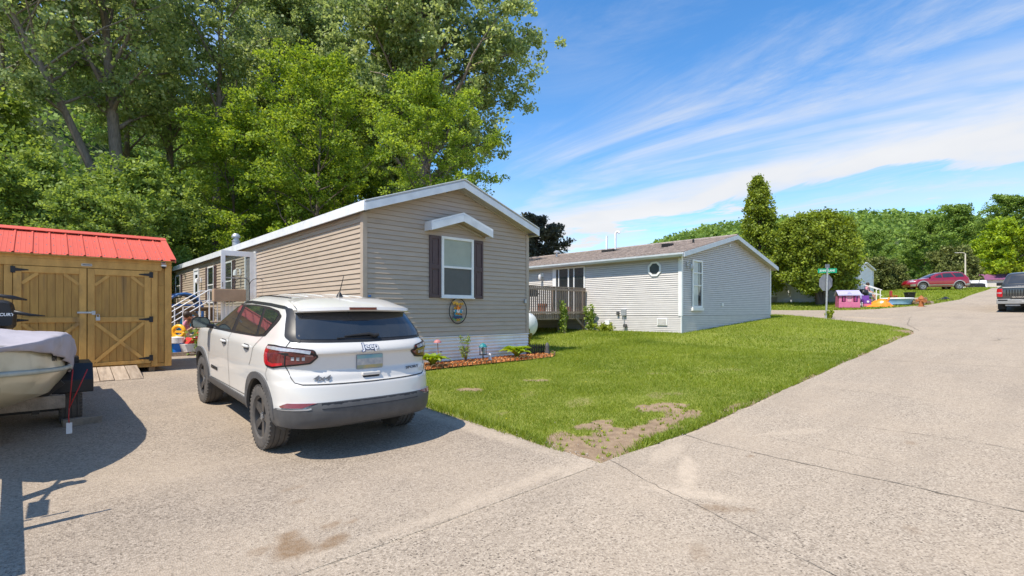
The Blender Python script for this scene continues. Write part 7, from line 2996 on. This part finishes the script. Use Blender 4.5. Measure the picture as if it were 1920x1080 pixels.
mb = MB()
mb.prism(rounded([(-.25, .28), (.25, .28), (.30, .50), (.10, .52), (.0, .72), (-.22, .70), (-.30, .48)], .06), 'y', -.16, .16)
mb.build('hood', M['purple_toy'], dl_)
for x in (-.18, .18):
    for y in (-.17, .17):
        mb = MB()
        mb.lathe([(.10, -.02), (.10, .02)], 'y', (x, y, .10), 12)
        mb.build('wheel', M['cloth_white'], dl_)
MB().bar((.28, 0, .48), (.46, 0, .78), .03, .28).build('handle', M['lilac_toy'], dl_)
rc = toy('toy_chair', 'small red plastic chair in front of the red wagon', 'chair', 38.9, 4.45, rad(30))
for x in (-.15, .15):
    for y in (-.14, .14):
        MB().bar((x, y, 0), (x * .9, y * .9, .24), .05, .05).build('leg', M['red_toy'], rc)
mb = MB()
mb.box(-.19, .19, -.18, .18, .24, .28)
mb.build('seat', M['red_toy'], rc, bevel=.01)
mb = MB()
mb.box(-.19, .19, .14, .18, .285, .62)
mb.build('backrest', M['red_toy'], rc, bevel=.01)
bb = toy('tub', 'black tub on the grass by the front wheel of the red wagon', 'tub', 40.1, 3.75, 0)
mb = MB()
mb.lathe([(.26, 0), (.33, .40), (.36, .40), (.36, .45), (.31, .45), (.25, .05)], 'z', (0, 0, 0), 18)
mb.build('body', M['black_plastic'], bb, smooth=40)
mb = MB()
mb.tube([(-.33, 0, .38), (-.40, 0, .30), (-.33, 0, .26)], .018, 6)
mb.build('handle', M['black_plastic'], bb)
hy = toy('fire_hydrant', 'rust-orange fire hydrant on the far lawn by the kerb', 'hydrant', 33.2, 2.15, rad(-45))
mb = MB()
mb.lathe([(.17, 0), (.17, .05), (.125, .06), (.12, .42), (.15, .43), (.15, .48), (.12, .55), (.05, .62), (.05, .66), (.01, .67)], 'z', (0, 0, 0), 16)
mb.build('barrel', M['rust'], hy, smooth=40)
for sg in (-1, 1):
    mb = MB()
    mb.lathe([(.065, sg * .10), (.065, sg * .22), (.08, sg * .22), (.08, sg * .27)], 'x', (0, 0, .36), 10)
    mb.build('nozzle', M['rust'], hy)
mb = MB()
mb.lathe([(.085, -.10), (.085, -.23), (.10, -.23), (.10, -.27)], 'y', (0, 0, .33), 12)
mb.build('nozzle', M['rust'], hy)
lg = toy('log_pile', 'small heap of cut logs behind the fire hydrant', 'logs', 35.0, 2.5, rad(-40))
g = random.Random(8)
for k, (x, z) in enumerate(((-.42, .11), (-.18, .12), (.08, .11), (.32, .12), (.55, .10), (-.05, .31), (.20, .33))):
    mb = MB()
    mb.cyl((x, -.22 - g.random() * .1, z), (x + .04, .22 + g.random() * .1, z), .115, 10)
    mb.build('log', M['old_wood'] if k % 3 else M['brown_wood'], lg, smooth=40)
tp_ = toy('tarp_scrap', 'scrap of black plastic lying on the far lawn near the road', 'plastic sheet', 39.4, 1.95, rad(-35))
rows = [[(-.55 + 1.1 * i / 8, -.22 + .44 * j / 4, .02 + (.20 * math.exp(-((i - 6) ** 2) / 4.0)) * (1 - abs(j - 2) / 2.6)) for i in range(9)] for j in range(5)]
mb = MB()
mb.grid(rows)
mb.build('sheet', M['black_plastic'], tp_, smooth=180).modifiers.new('t', 'SOLIDIFY').thickness = .02
# ------------------------------------------------------------------ steps and rails at the tan home's door
z0 = H(-1, 13.5)
sp_ = thing('entry_steps', 'wooden landing and steps with white pipe handrails at the open door of the tan home', 'steps', (-.0, 13.1, z0))
LZ = .84
mb = MB()
for k in range(9):
    b = MB()
    b.box(-.60 + k * .132, -.475 + k * .132, .0, 1.5, LZ - .035, LZ)
    b.build('floor_board', M['deck_wood'], sp_)
for (x, y) in ((-.56, .05), (-.56, 1.45), (.50, .05), (.50, 1.45)):
    b = MB()
    b.box(x - .045, x + .045, y - .045, y + .045, -.05, LZ - .036)
    b.build('post', M['grey_wood'], sp_)
for k in range(4):
    b = MB()
    b.box(-.62 - .28 * (k + 1), -.62 - .28 * k + .02, .05, 1.2, LZ - .185 * (k + 1) - .04, LZ - .185 * (k + 1))
    b.build('step', M['deck_wood'], sp_)
for y in (1.18,):
    MB().bar((-.62, y, LZ - .10), (-1.75, y, -.02), .04, .16).build('stringer', M['deck_wood'], sp_)
for y in (.02, 1.24):
    for dz in (0, -.30):
        MB().tube([(-.02, y, LZ + .92 + dz), (-.62, y, LZ + .90 + dz), (-1.86, y, .88 + dz), (-1.90, y, .74 + dz)], .014, 8).build('handrail', M['white_vinyl'], sp_, smooth=180)
    for (x, z) in ((-.62, LZ + .90), (-1.25, LZ + .41), (-1.82, .90)):
        MB().cyl((x, y, .0 if x < -.7 else LZ - .1), (x, y, z), .018, 8).build('rail_post', M['white_vinyl'], sp_)
for k in range(6):
    x = -.52 + k * .1
    b = MB()
    b.box(x - .012, x + .012, .01, .034, LZ, LZ + .90)
    b.build('baluster', M['white_vinyl'], sp_)
bx = thing('planter_box', 'plain brown box hung on the landing rail of the tan home', 'box', (-.05, 12.93, z0 + LZ + .58))
b = MB()
b.box(-.52, .30, -.10, .14, 0, .34)
b.build('box', M['tan_box'], bx, bevel=.01)
b = MB()
b.box(-.50, .28, -.08, .12, .341, .35)
b.build('soil', M['soil'], bx)
hk = thing('plant_hook', 'black double-curled plant hook above the car roof', 'plant hook', (.28, 12.6, z0 + .2))
MB().tube([(0, 0, 0), (0, 0, 1.75)], .010, 6).build('stem', M['black_plastic'], hk)
for sg in (-1, 1):
    pts = [(0, 0, 1.55)] + [(sg * (.20 - .20 * math.cos(a)), -.1 * math.sin(a / 2), 1.70 + .18 * math.sin(a)) for a in np.linspace(.1, PI, 8)] + [(sg * .46, -.1, 1.55), (sg * .52, -.1, 1.62)]
    MB().tube(pts, .009, 6).build('hook', M['black_plastic'], hk, smooth=180)
# blue arched climbing toy
sw = thing('play_arch', 'blue arched climbing toy with a dark mesh canopy beside the tan home', 'climbing toy', (-.62, 17.0, H(-.6, 17)))
for y in (-.45, .45):
    pts = [(-.52, y, 0), (-.52, y, 1.15)] + [(-.52 * math.cos(a), y, 1.22 + .50 * math.sin(a)) for a in np.linspace(.15, PI - .15, 9)] + [(.52, y, 1.15), (.52, y, 0)]
    MB().tube(pts, .045, 8).build('arch', M['blue_frame'], sw, smooth=180)
for (x, z) in ((-.50, 1.35), (.50, 1.35), (0, 1.72)):
    MB().cyl((x, -.45, z), (x, .45, z), .03, 8).build('crossbar', M['blue_frame'], sw)
MB().bar((-.5, -.46, 1.34), (.5, -.46, 1.34), .04, .06).build('crossbar', M['blue_frame'], sw)
rows = [[(-.52 * math.cos(a) * .97, -.43 + .86 * j / 6, 1.24 + .47 * math.sin(a)) for a in np.linspace(.3, PI - .3, 11)] for j in range(7)]
b = MB()
b.grid(rows)
b.build('canopy', M['grey_plastic'], sw, smooth=180).modifiers.new('t', 'SOLIDIFY').thickness = .008
rows = [[(-.40 + .8 * i / 6, .40, .75 + .5 * j / 4) for i in range(7)] for j in range(5)]
b = MB()
b.grid(rows)
b.build('back_panel', M['brown_wood'], sw).modifiers.new('t', 'SOLIDIFY').thickness = .01
b = MB()
b.box(-.42, .42, -.05, .35, .36, .42)
b.build('seat', M['teal_toy'], sw, bevel=.02)
b = MB()
b.prism([(-.2, .45), (.42, .45), (.42, 1.02), (-.05, 1.02)], 'y', -.40, -.36)
b.build('side_panel', M['teal_toy'], sw)
# timber play deck rail in front of it
wf = thing('timber_frame', 'brown timber rail on a post with a brace, by the toys', 'timber frame', (-.75, 14.95, H(-.7, 15)))
MB().bar((-1.0, .0, 1.24), (.62, .0, 1.24), .10, .045).build('rail', M['brown_wood'], wf)
MB().bar((-1.0, .05, 1.18), (.62, .05, 1.18), .04, .09).build('rail', M['brown_wood'], wf)
for x in (.50,):
    b = MB()
    b.box(x - .07, x + .07, .0, .12, 0, 1.2)
    b.build('post', M['brown_wood'], wf)
    b = MB()
    b.box(x + .085, x + .16, .0, .12, 0, 1.2)
    b.build('post', M['brown_wood'], wf)
MB().bar((.44, .04, .72), (.05, .04, 1.14), .06, .09).build('brace', M['brown_wood'], wf)
b = MB()
b.box(-1.05, -.95, .0, .1, 0, 1.2)
b.build('post', M['brown_wood'], wf)


def gap_toy(name, label, cat, s, u, rz=0.0):
    return thing(name, label, cat, (s, u, H(s, u)), rz)


pa = gap_toy('bucket', 'blue bucket with a white lid by the shed corner', 'bucket', -1.51, 12.32)
MB().lathe([(.10, 0), (.135, .24), (.145, .24), (.145, .26)], 'z', (0, 0, .06), 18).build('pail', M['blue_toy'], pa, smooth=40)
MB().lathe([(.17, .32), (.18, .33), (.18, .47), (.02, .49)], 'z', (-.03, 0, 0), 18).build('lid', M['cloth_white'], pa, smooth=40)
yw = gap_toy('toy_pinwheel', 'yellow toy wheel standing behind the blue bucket', 'toy', -1.42, 12.70, rad(-45))
MB().tube([(.15 * math.cos(a), 0, .60 + .15 * math.sin(a)) for a in np.linspace(0, 2 * PI, 25)], .05, 8).build('rim', M['yellow_toy'], yw, smooth=180)
MB().bar((-.15, 0, .60), (.15, 0, .60), .04, .06).build('spoke', M['yellow_toy'], yw)
MB().bar((0, .03, 0), (0, .03, .48), .06, .06).build('stand', M['cloth_white'], yw)
yt = gap_toy('sand_box', 'tan wooden sand box edge behind the shed corner', 'sand box', -1.80, 12.55, 0)
for (a, b_, c, d) in ((-.55, .45, -.55, -.50), (-.55, .45, .50, .55), (-.55, -.50, -.49, .49), (.40, .45, -.49, .49)):
    b = MB()
    b.box(a, b_, c, d, 0, .10)
    b.build('side_board', M['old_wood'], yt)
gt = gap_toy('toy_bin', 'green and yellow toy bin half hidden by the shed corner', 'toy bin', -1.72, 12.5)
b = MB()
b.box(-.2, .2, -.2, .2, 0, .34)
b.build('bin', M['green_toy'], gt, bevel=.02)
b = MB()
b.box(-.19, .19, -.19, .19, .345, .5)
b.build('contents', M['yellow_toy'], gt, bevel=.03)
bt2 = gap_toy('toy_crate', 'blue toy crate behind the yellow toy wheel', 'toy crate', -1.42, 15.6)
b = MB()
b.box(-.22, .16, -.2, .2, .45, .72)
b.box(-.20, .14, -.18, .18, 0, .445)
b.build('crate', M['blue_frame'], bt2, bevel=.02)
rd = gap_toy('toy_tray', 'white-edged tray holding a red toy by the front car wheel', 'tray', -1.20, 12.25, rad(20))
b = MB()
b.prism([(-.22, .10), (.22, .10), (.30, .30), (-.30, .30)], 'y', -.2, .2)
b.build('tray', M['cloth_white'], rd)
b = MB()
b.prism([(-.20, .31), (.24, .31), (.22, .42), (-.05, .46)], 'y', -.15, .15)
b.build('toy', M['red_toy'], rd)
r2 = gap_toy('toy_stool', 'red toy seat behind the stair rail', 'toy', -.30, 15.6)
b = MB()
b.box(-.2, .2, -.18, .18, .40, .46)
b.box(-.2, .2, .14, .18, .465, .72)
b.box(-.16, .16, -.14, .14, 0, .395)
b.build('seat', M['red_toy'], r2, bevel=.02)
gb = gap_toy('plant_tub', 'leafy green plant in a low tub next to the front car wheel', 'plant', -.90, 12.10)
MB().lathe([(.16, 0), (.20, .2), (.21, .2), (.18, .18)], 'z', (0, 0, 0), 14).build('pot', M['soil'], gb)
g = np.random.default_rng(77)
P = g.normal(0, .16, (420, 3)) * np.array([1, 1, 1.1]) + np.array([0, 0, .40])
tag(link('foliage', crown_mesh('foliage', P, .10, g, g.uniform(.1, .9, 420), .4), LEAF['maple'], gb), kind='stuff')


# ------------------------------------------------------------------ people
def person(name, label, loc, rotz, sc, joints, shirt, legs, hair, hairlen=.0, bare=False):
    """one skinned body over a posed skeleton (metres for a 1.75 m adult, scaled by sc)"""
    root = thing(name, label, 'person', loc, rotz)
    J = dict(joints)

    def skin_mesh(nm, chains, mat, rootk, sub=2):
        keys, edges = [], []
        for ch in chains:
            for k in ch:
                if k[0] not in [q[0] for q in keys]:
                    keys.append(k)
        idx = {k[0]: i for i, k in enumerate(keys)}
        for ch in chains:
            for a, b_ in zip(ch[:-1], ch[1:]):
                edges.append((idx[a[0]], idx[b_[0]]))
        me = bpy.data.meshes.new(nm)
        me.from_pydata([tuple(Vector(J[k[0]]) * sc) for k in keys], edges, [])
        o = bpy.data.objects.new(nm + '_skin', me)
        COL.objects.link(o)
        o.modifiers.new('s', 'SKIN')
        if not me.skin_vertices:
            me.skin_vertices.new()
        for i, k in enumerate(keys):
            sv = me.skin_vertices[0].data[i]
            rr = k[1] if isinstance(k[1], tuple) else (k[1], k[1])
            sv.radius = (rr[0] * sc, rr[1] * sc)
            sv.use_root = (k[0] == rootk)
        o.modifiers.new('d', 'SUBSURF').levels = sub
        dg = bpy.context.evaluated_depsgraph_get()
        m2 = bpy.data.meshes.new_from_object(o.evaluated_get(dg))
        bpy.data.objects.remove(o)
        m2.polygons.foreach_set('use_smooth', [True] * len(m2.polygons))
        m2.materials.clear()
        return link(nm, m2, mat, root)
    for sd in ('l', 'r'):
        w, e = Vector(J['wri_' + sd]), Vector(J['elb_' + sd])
        d = (w - e).normalized()
        s_ = d.cross(Vector((0, 1, .2))).normalized()
        J['palm_' + sd] = w + d * .07
        for q in range(4):
            J['f%d_%s' % (q, sd)] = w + d * (.16 + (.02 if q in (1, 2) else 0)) + s_ * (-.03 + .02 * q)
        J['th_' + sd] = w + d * .09 + s_ * .06
    body = [[('pelvis', (.13, .10)), ('waist', (.115, .085)), ('chest', (.15, .10)), ('neck0', .06), ('head0', .075), ('head1', (.085, .10)), ('crown', (.07, .08))]]
    for sd in ('l', 'r'):
        body.append([('chest', (.15, .10)), ('sho_' + sd, .058), ('elb_' + sd, .042), ('wri_' + sd, .030), ('palm_' + sd, (.036, .018))])
        for q in range(4):
            body.append([('palm_' + sd, (.036, .018)), ('f%d_%s' % (q, sd), .009)])
        body.append([('palm_' + sd, (.036, .018)), ('th_' + sd, .010)])
        body.append([('pelvis', (.13, .10)), ('hip_' + sd, .088), ('kne_' + sd, .060), ('ank_' + sd, .040), ('toe_' + sd, .035)])
    skin_mesh('body', body, M['skin'], 'pelvis')
    if shirt:
        ch = [[('pelvis', (.145, .115)), ('waist', (.135, .105)), ('chest', (.17, .12)), ('neck0', .062)]]
        for sd in ('l', 'r'):
            J['slv_' + sd] = Vector(J['sho_' + sd]).lerp(Vector(J['elb_' + sd]), .55)
            ch.append([('chest', (.17, .12)), ('sho_' + sd, .072), ('slv_' + sd, .060)])
        skin_mesh('shirt', ch, M[shirt], 'waist')
    if legs:
        ch = [[('waist', (.12, .095)), ('pelvis', (.150, .122))]]
        for sd in ('l', 'r'):
            J['leg_' + sd] = Vector(J['kne_' + sd]).lerp(Vector(J['ank_' + sd]), .8 if legs == 'cloth_white' else .05)
            ch.append([('pelvis', (.150, .122)), ('hip_' + sd, .102), ('kne_' + sd, .072)] + ([('leg_' + sd, .055)] if legs == 'cloth_white' else []))
        skin_mesh('trousers', ch, M[legs], 'pelvis')
    h0, h1 = Vector(J['head1']), Vector(J['crown'])
    up = (h1 - Vector(J['head0'])).normalized()
    fw = Vector(J.get('face', (0, -1, 0))).normalized()
    mb = MB()
    c = (h0 + up * .045 - fw * .018) * sc
    mb.sphere(c, .118 * sc, 14, 9, (.88, 1.0, 1.0))
    mb.sphere((h0 - up * .03 - fw * .055) * sc, .095 * sc, 10, 7, (.95, .8, 1.0 + hairlen))
    mb.build('hair', M[hair], root, smooth=180)
    rt = up.cross(fw).normalized()
    mb = MB()
    for q in (-1, 1):
        mb.sphere((h0 + fw * .100 + rt * .034 * q + up * .0) * sc, .013 * sc, 6, 5)
    mb.build('eyes', M['dark'], root)
    mb = MB()
    mb.sphere((h0 + fw * .112 - up * .03) * sc, .017 * sc, 6, 5)
    mb.build('nose', M['skin'], root, smooth=180)
    mb = MB()
    mb.sphere((h0 + fw * .100 - up * .068) * sc, .022 * sc, 8, 5, (1.2, .5, .35))
    mb.build('mouth', M['cloth_pink'], root, smooth=180)
    return root


stand = dict(pelvis=(0, 0, .92), waist=(0, .01, 1.08), chest=(0, 0, 1.30), neck0=(0, .01, 1.46), head0=(0, -.01, 1.54), head1=(0, -.03, 1.62), crown=(0, -.02, 1.70),
             sho_l=(-.19, .01, 1.40), elb_l=(-.25, .03, 1.12), wri_l=(-.22, -.10, .90), sho_r=(.19, .01, 1.40), elb_r=(.26, .0, 1.12), wri_r=(.16, -.20, 1.02),
             hip_l=(-.095, 0, .86), kne_l=(-.10, -.03, .48), ank_l=(-.10, .02, .08), toe_l=(-.12, -.14, .03), hip_r=(.095, 0, .86), kne_r=(.11, -.02, .48), ank_r=(.12, .03, .08), toe_r=(.14, -.13, .03))
bend = dict(stand, pelvis=(0, .18, .86), waist=(0, .10, 1.00), chest=(0, -.14, 1.16), neck0=(0, -.27, 1.22), head0=(0, -.33, 1.25), head1=(0, -.40, 1.28), crown=(0, -.44, 1.34), face=(0, -.8, -.6),
            sho_l=(-.19, -.20, 1.17), elb_l=(-.22, -.30, .92), wri_l=(-.14, -.46, .80), sho_r=(.19, -.20, 1.17), elb_r=(.22, -.28, .92), wri_r=(.12, -.46, .78),
            hip_l=(-.095, .16, .82), kne_l=(-.12, .02, .46), hip_r=(.095, .16, .82), kne_r=(.12, -.02, .46))
person('person', 'small child in a pink patterned top and white leggings behind the stair rail', (-1.20, 12.92, H(-1.2, 12.9)), rad(60), .60, stand, 'cloth_pink', 'cloth_white', 'hair_red', .3)
person('person', 'bare-backed person in dark blue shorts bending over by the timber post', (-.90, 12.85, H(-.9, 12.85)), rad(-75), .80, bend, None, 'cloth_blue', 'hair_dark')
person('person', 'person in a dark red top standing at the wall of the white home', (34.9, 6.7, H(34.9, 6.7)), rad(-50), .95, stand, 'cloth_maroon', 'cloth_blue', 'hair_dark', .4)
sit = dict(stand, pelvis=(0, 0, .62), waist=(0, .03, .78), chest=(0, .0, 1.0), neck0=(0, -.01, 1.16), head0=(0, -.03, 1.24), head1=(0, -.05, 1.32), crown=(0, -.04, 1.40), sho_l=(-.19, .0, 1.10), elb_l=(-.26, -.08, .86), wri_l=(-.14, -.26, .78),
           sho_r=(.19, .0, 1.10), elb_r=(.26, -.08, .86), wri_r=(.14, -.26, .78), hip_l=(-.1, -.04, .60), kne_l=(-.13, -.42, .58), ank_l=(-.13, -.46, .18), toe_l=(-.14, -.60, .12), hip_r=(.1, -.04, .60), kne_r=(.13, -.42, .58), ank_r=(.13, -.46, .18), toe_r=(.14, -.60, .12))
person('person', 'person in a pale pink top sitting on the steps of the white home', (36.9, 5.55, 2.08), rad(-10), .95, sit, 'cloth_pink', 'cloth_blue', 'hair_dark', .4)

# ------------------------------------------------------------------ flower bed in front of the tan home
bed = [(.64, 5.92), (.66, 5.62), (1.9, 5.60), (3.2, 5.56), (4.6, 5.50), (5.35, 5.52), (5.66, 5.75), (5.66, 6.2), (5.30, 6.34), (5.22, 6.215), (.62, 6.215)]
co, ed, fa, *_ = delaunay_2d_cdt([Vector(p) for p in bed], [], [list(range(len(bed)))], 1, 1e-6)
mb = MB()
mb.add([(p.x, p.y, H(p.x, p.y) + .035) for p in co], [tuple(f) for f in fa])
tag(mb.build('flower_bed', M['mulch'], None, fix=True), kind='structure')
g = np.random.default_rng(12)
n = 5200
X, Y = g.uniform(.62, 5.64, n), g.uniform(5.53, 6.22, n)
ok = ((X < 5.3) | (Y > 5.7)) & (Y > np.interp(X, [.6, 1.9, 3.2, 4.6, 5.35], [5.63, 5.61, 5.57, 5.52, 5.54]))
X, Y = X[ok], Y[ok]
n = len(X)
Z = Hv(X, Y) + .035 + g.random(n) * .025
a, l, w_ = g.uniform(0, PI, n), g.uniform(.012, .034, n), g.uniform(.005, .012, n)
tz = g.normal(0, .012, n)
dx, dy = np.cos(a), np.sin(a)
Vv = np.stack([np.stack([X - dx * l + dy * w_, Y - dy * l - dx * w_, Z - tz], 1), np.stack([X + dx * l + dy * w_, Y + dy * l - dx * w_, Z + tz], 1),
               np.stack([X + dx * l - dy * w_, Y + dy * l + dx * w_, Z + tz + .004], 1), np.stack([X - dx * l - dy * w_, Y - dy * l + dx * w_, Z - tz + .004], 1)], 1).reshape(-1, 3)
me = np_mesh('mulch', Vv, np.arange(len(Vv)).reshape(-1, 4), 4)
tag(link('mulch', me, M['mulch']), kind='stuff')
ed_ = thing('bed_edging', 'low brown wire hoop edging round the mulch bed', 'garden edging', (.64, 5.60, H(.64, 5.6)))
line = [(.66, 5.60), (1.9, 5.58), (3.2, 5.54), (4.6, 5.48), (5.38, 5.50), (5.70, 5.74), (5.70, 6.22)]
seg = []
for p, q in zip(line[:-1], line[1:]):
    m = max(1, int(math.dist(p, q) / .13))
    for k in range(m):
        seg.append((p[0] + (q[0] - p[0]) * k / m, p[1] + (q[1] - p[1]) * k / m))
seg.append(line[-1])
for p, q in zip(seg[:-1], seg[1:]):
    dxy = Vector((q[0] - p[0], q[1] - p[1], 0))
    b = MB()
    pts = []
    for k in range(9):
        a = PI * k / 8
        c = Vector((p[0], p[1], 0)).lerp(Vector((q[0], q[1], 0)), .5) - dxy * .56 * math.cos(a)
        pts.append((c.x - .64, c.y - 5.60, H(c.x, c.y) - H(.64, 5.6) + .02 + .10 * math.sin(a) ** .7))
    b.tube(pts, .007, 5)
    b.build('hoop', M['brown_wood'], ed_, smooth=180)


def hosta(s, u, label, n, R, seed):
    t = thing('hosta', label, 'plant', (s, u, H(s, u) + .03), 0, None)
    t.scale = (1, 1, 1.45)
    g = random.Random(seed)
    for k in range(n):
        a = k * 2.39996 + g.uniform(-.2, .2)
        rr = R * (.45 + .6 * (k / n)) * g.uniform(.85, 1.15)
        el = 1.45 - .75 * (k / n)
        L_, R_, C_ = [], [], []
        m = 7
        p = Vector((0, 0, 0))
        e = el
        for i in range(m + 1):
            f = i / m
            wv = .055 * R / .3 * math.sin(PI * min(1, f * .92 + .06)) ** .8
            d = Vector((math.cos(a), math.sin(a), 0))
            sdv = Vector((-math.sin(a), math.cos(a), 0))
            C_.append(p.copy())
            L_.append(p + sdv * wv + Vector((0, 0, wv * .45)))
            R_.append(p - sdv * wv + Vector((0, 0, wv * .45)))
            p = p + (d * math.cos(e) + Vector((0, 0, 1)) * math.sin(e)) * rr / m * 1.35
            e -= .17
        b = MB()
        b.grid([L_, C_, R_])
        me = b.mesh('leaf', 180)
        set_attr(me, 'tint', [g.uniform(.25, 1.0)] * len(me.vertices))
        link('leaf', me, LEAF['hosta'], t)
    return t


hosta(4.42, 5.84, 'full yellow-green hosta in the mulch bed near the right end', 46, .34, 2)
hosta(1.98, 5.86, 'yellow-green hosta in the mulch bed beside the white car', 40, .30, 3)
# thin flowering shrub, mushroom stake, lantern stake, small dark pickets, yellow perennial
g = np.random.default_rng(15)
sb = thing('garden_shrub', 'thin small-leaved shrub against the ribbed skirting', 'shrub', (2.95, 5.95, H(2.95, 5.95)))
mb = MB()
tips = []
for k in range(16):
    a, h = g.uniform(0, 2 * PI), g.uniform(.2, .62)
    e = np.array([math.cos(a) * .20 * g.random(), math.sin(a) * .12 * g.random(), h])
    mb.tube([(0, 0, 0), tuple(e * .5 + np.array([0, 0, .03])), tuple(e)], [.005, .004, .002], 4)
    tips += [e * .6, e * .85, e]
mb.build('stem', M['brown_wood'], sb)
P = leaves_on(np.array(tips), 9, .06, g)
tag(link('foliage', crown_mesh('foliage', P, .035, g, g.uniform(.3, 1, len(P)), .4), LEAF['maple'], sb), kind='stuff')
M['cap_pink'] = material('cap_pink', (.50, .21, .20), (.42, .15, .15), 9)
M['teal_dark'] = material('teal_dark', (.012, .20, .22), (.01, .16, .18), 9, rough=.5)
ms = thing('mushroom_stake', 'pink mushroom garden stake at the end wall of the tan home', 'garden ornament', (2.25, 6.02, H(2.25, 6.02)))
MB().tube([(0, 0, 0), (-.01, 0, .25), (-.03, 0, .52)], .008, 6).build('stem', M['rust'], ms)
MB().lathe([(.085, .50), (.075, .535), (.045, .56), (.01, .57)], 'z', (-.03, 0, 0), 14).build('cap', M['cap_pink'], ms, smooth=50)
for zz, sx in ((.12, 1), (.30, 1)):
    MB().sphere((sx * .06, 0, zz), .03, 8, 5, (1.2, .5, .4)).build('leaf', M['brown_wood'], ms)
ln = thing('garden_lantern', 'teal-roofed lantern on a stake in the mulch bed', 'garden ornament', (3.25, 5.72, H(3.25, 5.72)))
MB().bar((0, 0, 0), (0, 0, .22), .018, .018).build('stake', M['black_plastic'], ln)
for x in (-.05, .05):
    for y in (-.05, .05):
        MB().bar((x, y, .22), (x, y, .38), .012, .012).build('corner_post', M['black_plastic'], ln)
b = MB()
b.box(-.065, .065, -.065, .065, .205, .222)
b.build('base', M['black_plastic'], ln)
b = MB()
b.box(-.03, .03, -.03, .03, .223, .36)
b.build('light', M['clear_lens'], ln)
b = MB()
b.lathe([(.095, .38), (.095, .395), (.05, .45), (.01, .47)], 'z', (0, 0, 0), 8)
b.build('roof', M['teal_dark'], ln)
orn = thing('garden_ornament', 'small pale figurine next to the teal-roofed lantern', 'garden ornament', (3.48, 5.75, H(3.48, 5.75)))
MB().lathe([(.045, 0), (.05, .05), (.03, .12), (.035, .15), (.02, .19), (.005, .20)], 'z', (0, 0, .02), 10).build('figure', M['cloth_white'], orn, smooth=60)
MB().lathe([(.05, 0), (.05, .02)], 'z', (0, 0, 0), 10).build('base', M['grey_wall'], orn)
pf_ = thing('picket_edging', 'short black picket edging at the far end of the mulch bed', 'garden edging', (5.02, 6.08, H(5.0, 6.1)))
for k in range(9):
    x = k * .085
    b = MB()
    b.prism([(x - .018, 0), (x + .018, 0), (x + .018, .27), (x, .31), (x - .018, .27)], 'y', -.008, .008)
    b.build('picket', M['black_plastic'], pf_)
for zz in (.10, .22):
    MB().bar((-.03, .012, zz), (.72, .012, zz), .008, .03).build('rail', M['black_plastic'], pf_)
gn = thing('garden_figure', 'small dark statue at the outer corner of the mulch bed', 'garden ornament', (5.62, 5.95, H(5.62, 5.95)))
MB().lathe([(.07, 0), (.075, .08), (.05, .17), (.06, .22), (.05, .28), (.02, .33), (.005, .34)], 'z', (0, 0, 0), 10).build('figure', M['grey_plastic'], gn, smooth=60)
MB().lathe([(.085, -.02), (.085, .0)], 'z', (0, 0, 0), 10).build('base', M['grey_plastic'], gn)


def stalky(name, label, s, u, h, n, lm, seed, spread=.18, leaf=.06, cat='plant', per=14, rad_=.10, lo=.2):
    g = np.random.default_rng(seed)
    t = thing(name, label, cat, (s, u, H(s, u) - .02))
    mb = MB()
    tips = []
    for k in range(n):
        b_ = np.array([g.normal(0, spread * .35), g.normal(0, spread * .35), 0])
        e = b_ + np.array([g.normal(0, spread), g.normal(0, spread), h * g.uniform(.6, 1.1)])
        m_ = b_ * .5 + e * .5 + np.array([g.normal(0, .02), g.normal(0, .02), h * .05])
        mb.tube([tuple(b_), tuple(m_), tuple(e)], [.008, .006, .003], 4)
        for f in np.linspace(lo, 1, 7):
            tips.append(b_ * (1 - f) + e * f)
    mb.build('stem', M['brown_wood'], t)
    P = leaves_on(np.array(tips), per, rad_, g, 1.0)
    tag(link('foliage', crown_mesh('foliage', P, leaf, g, g.uniform(.1, 1, len(P)), .4), LEAF[lm], t), kind='stuff')
    return t


stalky('perennial', 'yellow-leaved plant growing at the corner of the tan home', 5.42, 6.55, .62, 7, 'yellow', 51, .07, .07, rad_=.07)
stalky('climbing_vine', 'leafy vine climbing a post under the deck', 10.88, 10.05, 1.15, 8, 'maple', 52, .10, .11, per=18, rad_=.13)
stalky('tall_weed', 'tall leafy weed between the deck and the grey home wall', 12.15, 9.75, 1.05, 7, 'maple', 53, .12, .09, rad_=.12)
stalky('grass_clump', 'low clump of weeds at the foot of the grey home beside the deck', 12.1, 8.9, .32, 12, 'grass', 54, .20, .07, rad_=.10)
stalky('grass_clump', 'tuft of weeds at the foot of the street sign post', 22.3, 3.92, .35, 8, 'grass', 55, .08, .07, rad_=.06)
sl2 = thing('vine_post', 'bare wooden post wrapped by the vine at the deck edge', 'post', (10.9, 9.98, H(10.9, 9.98)))
b = MB()
b.box(-.05, .05, -.05, .05, 0, .62)
b.build('post', M['old_wood'], sl2)
b = MB()
b.box(-.06, .06, -.06, .06, .621, .645)
b.build('cap', M['old_wood'], sl2)
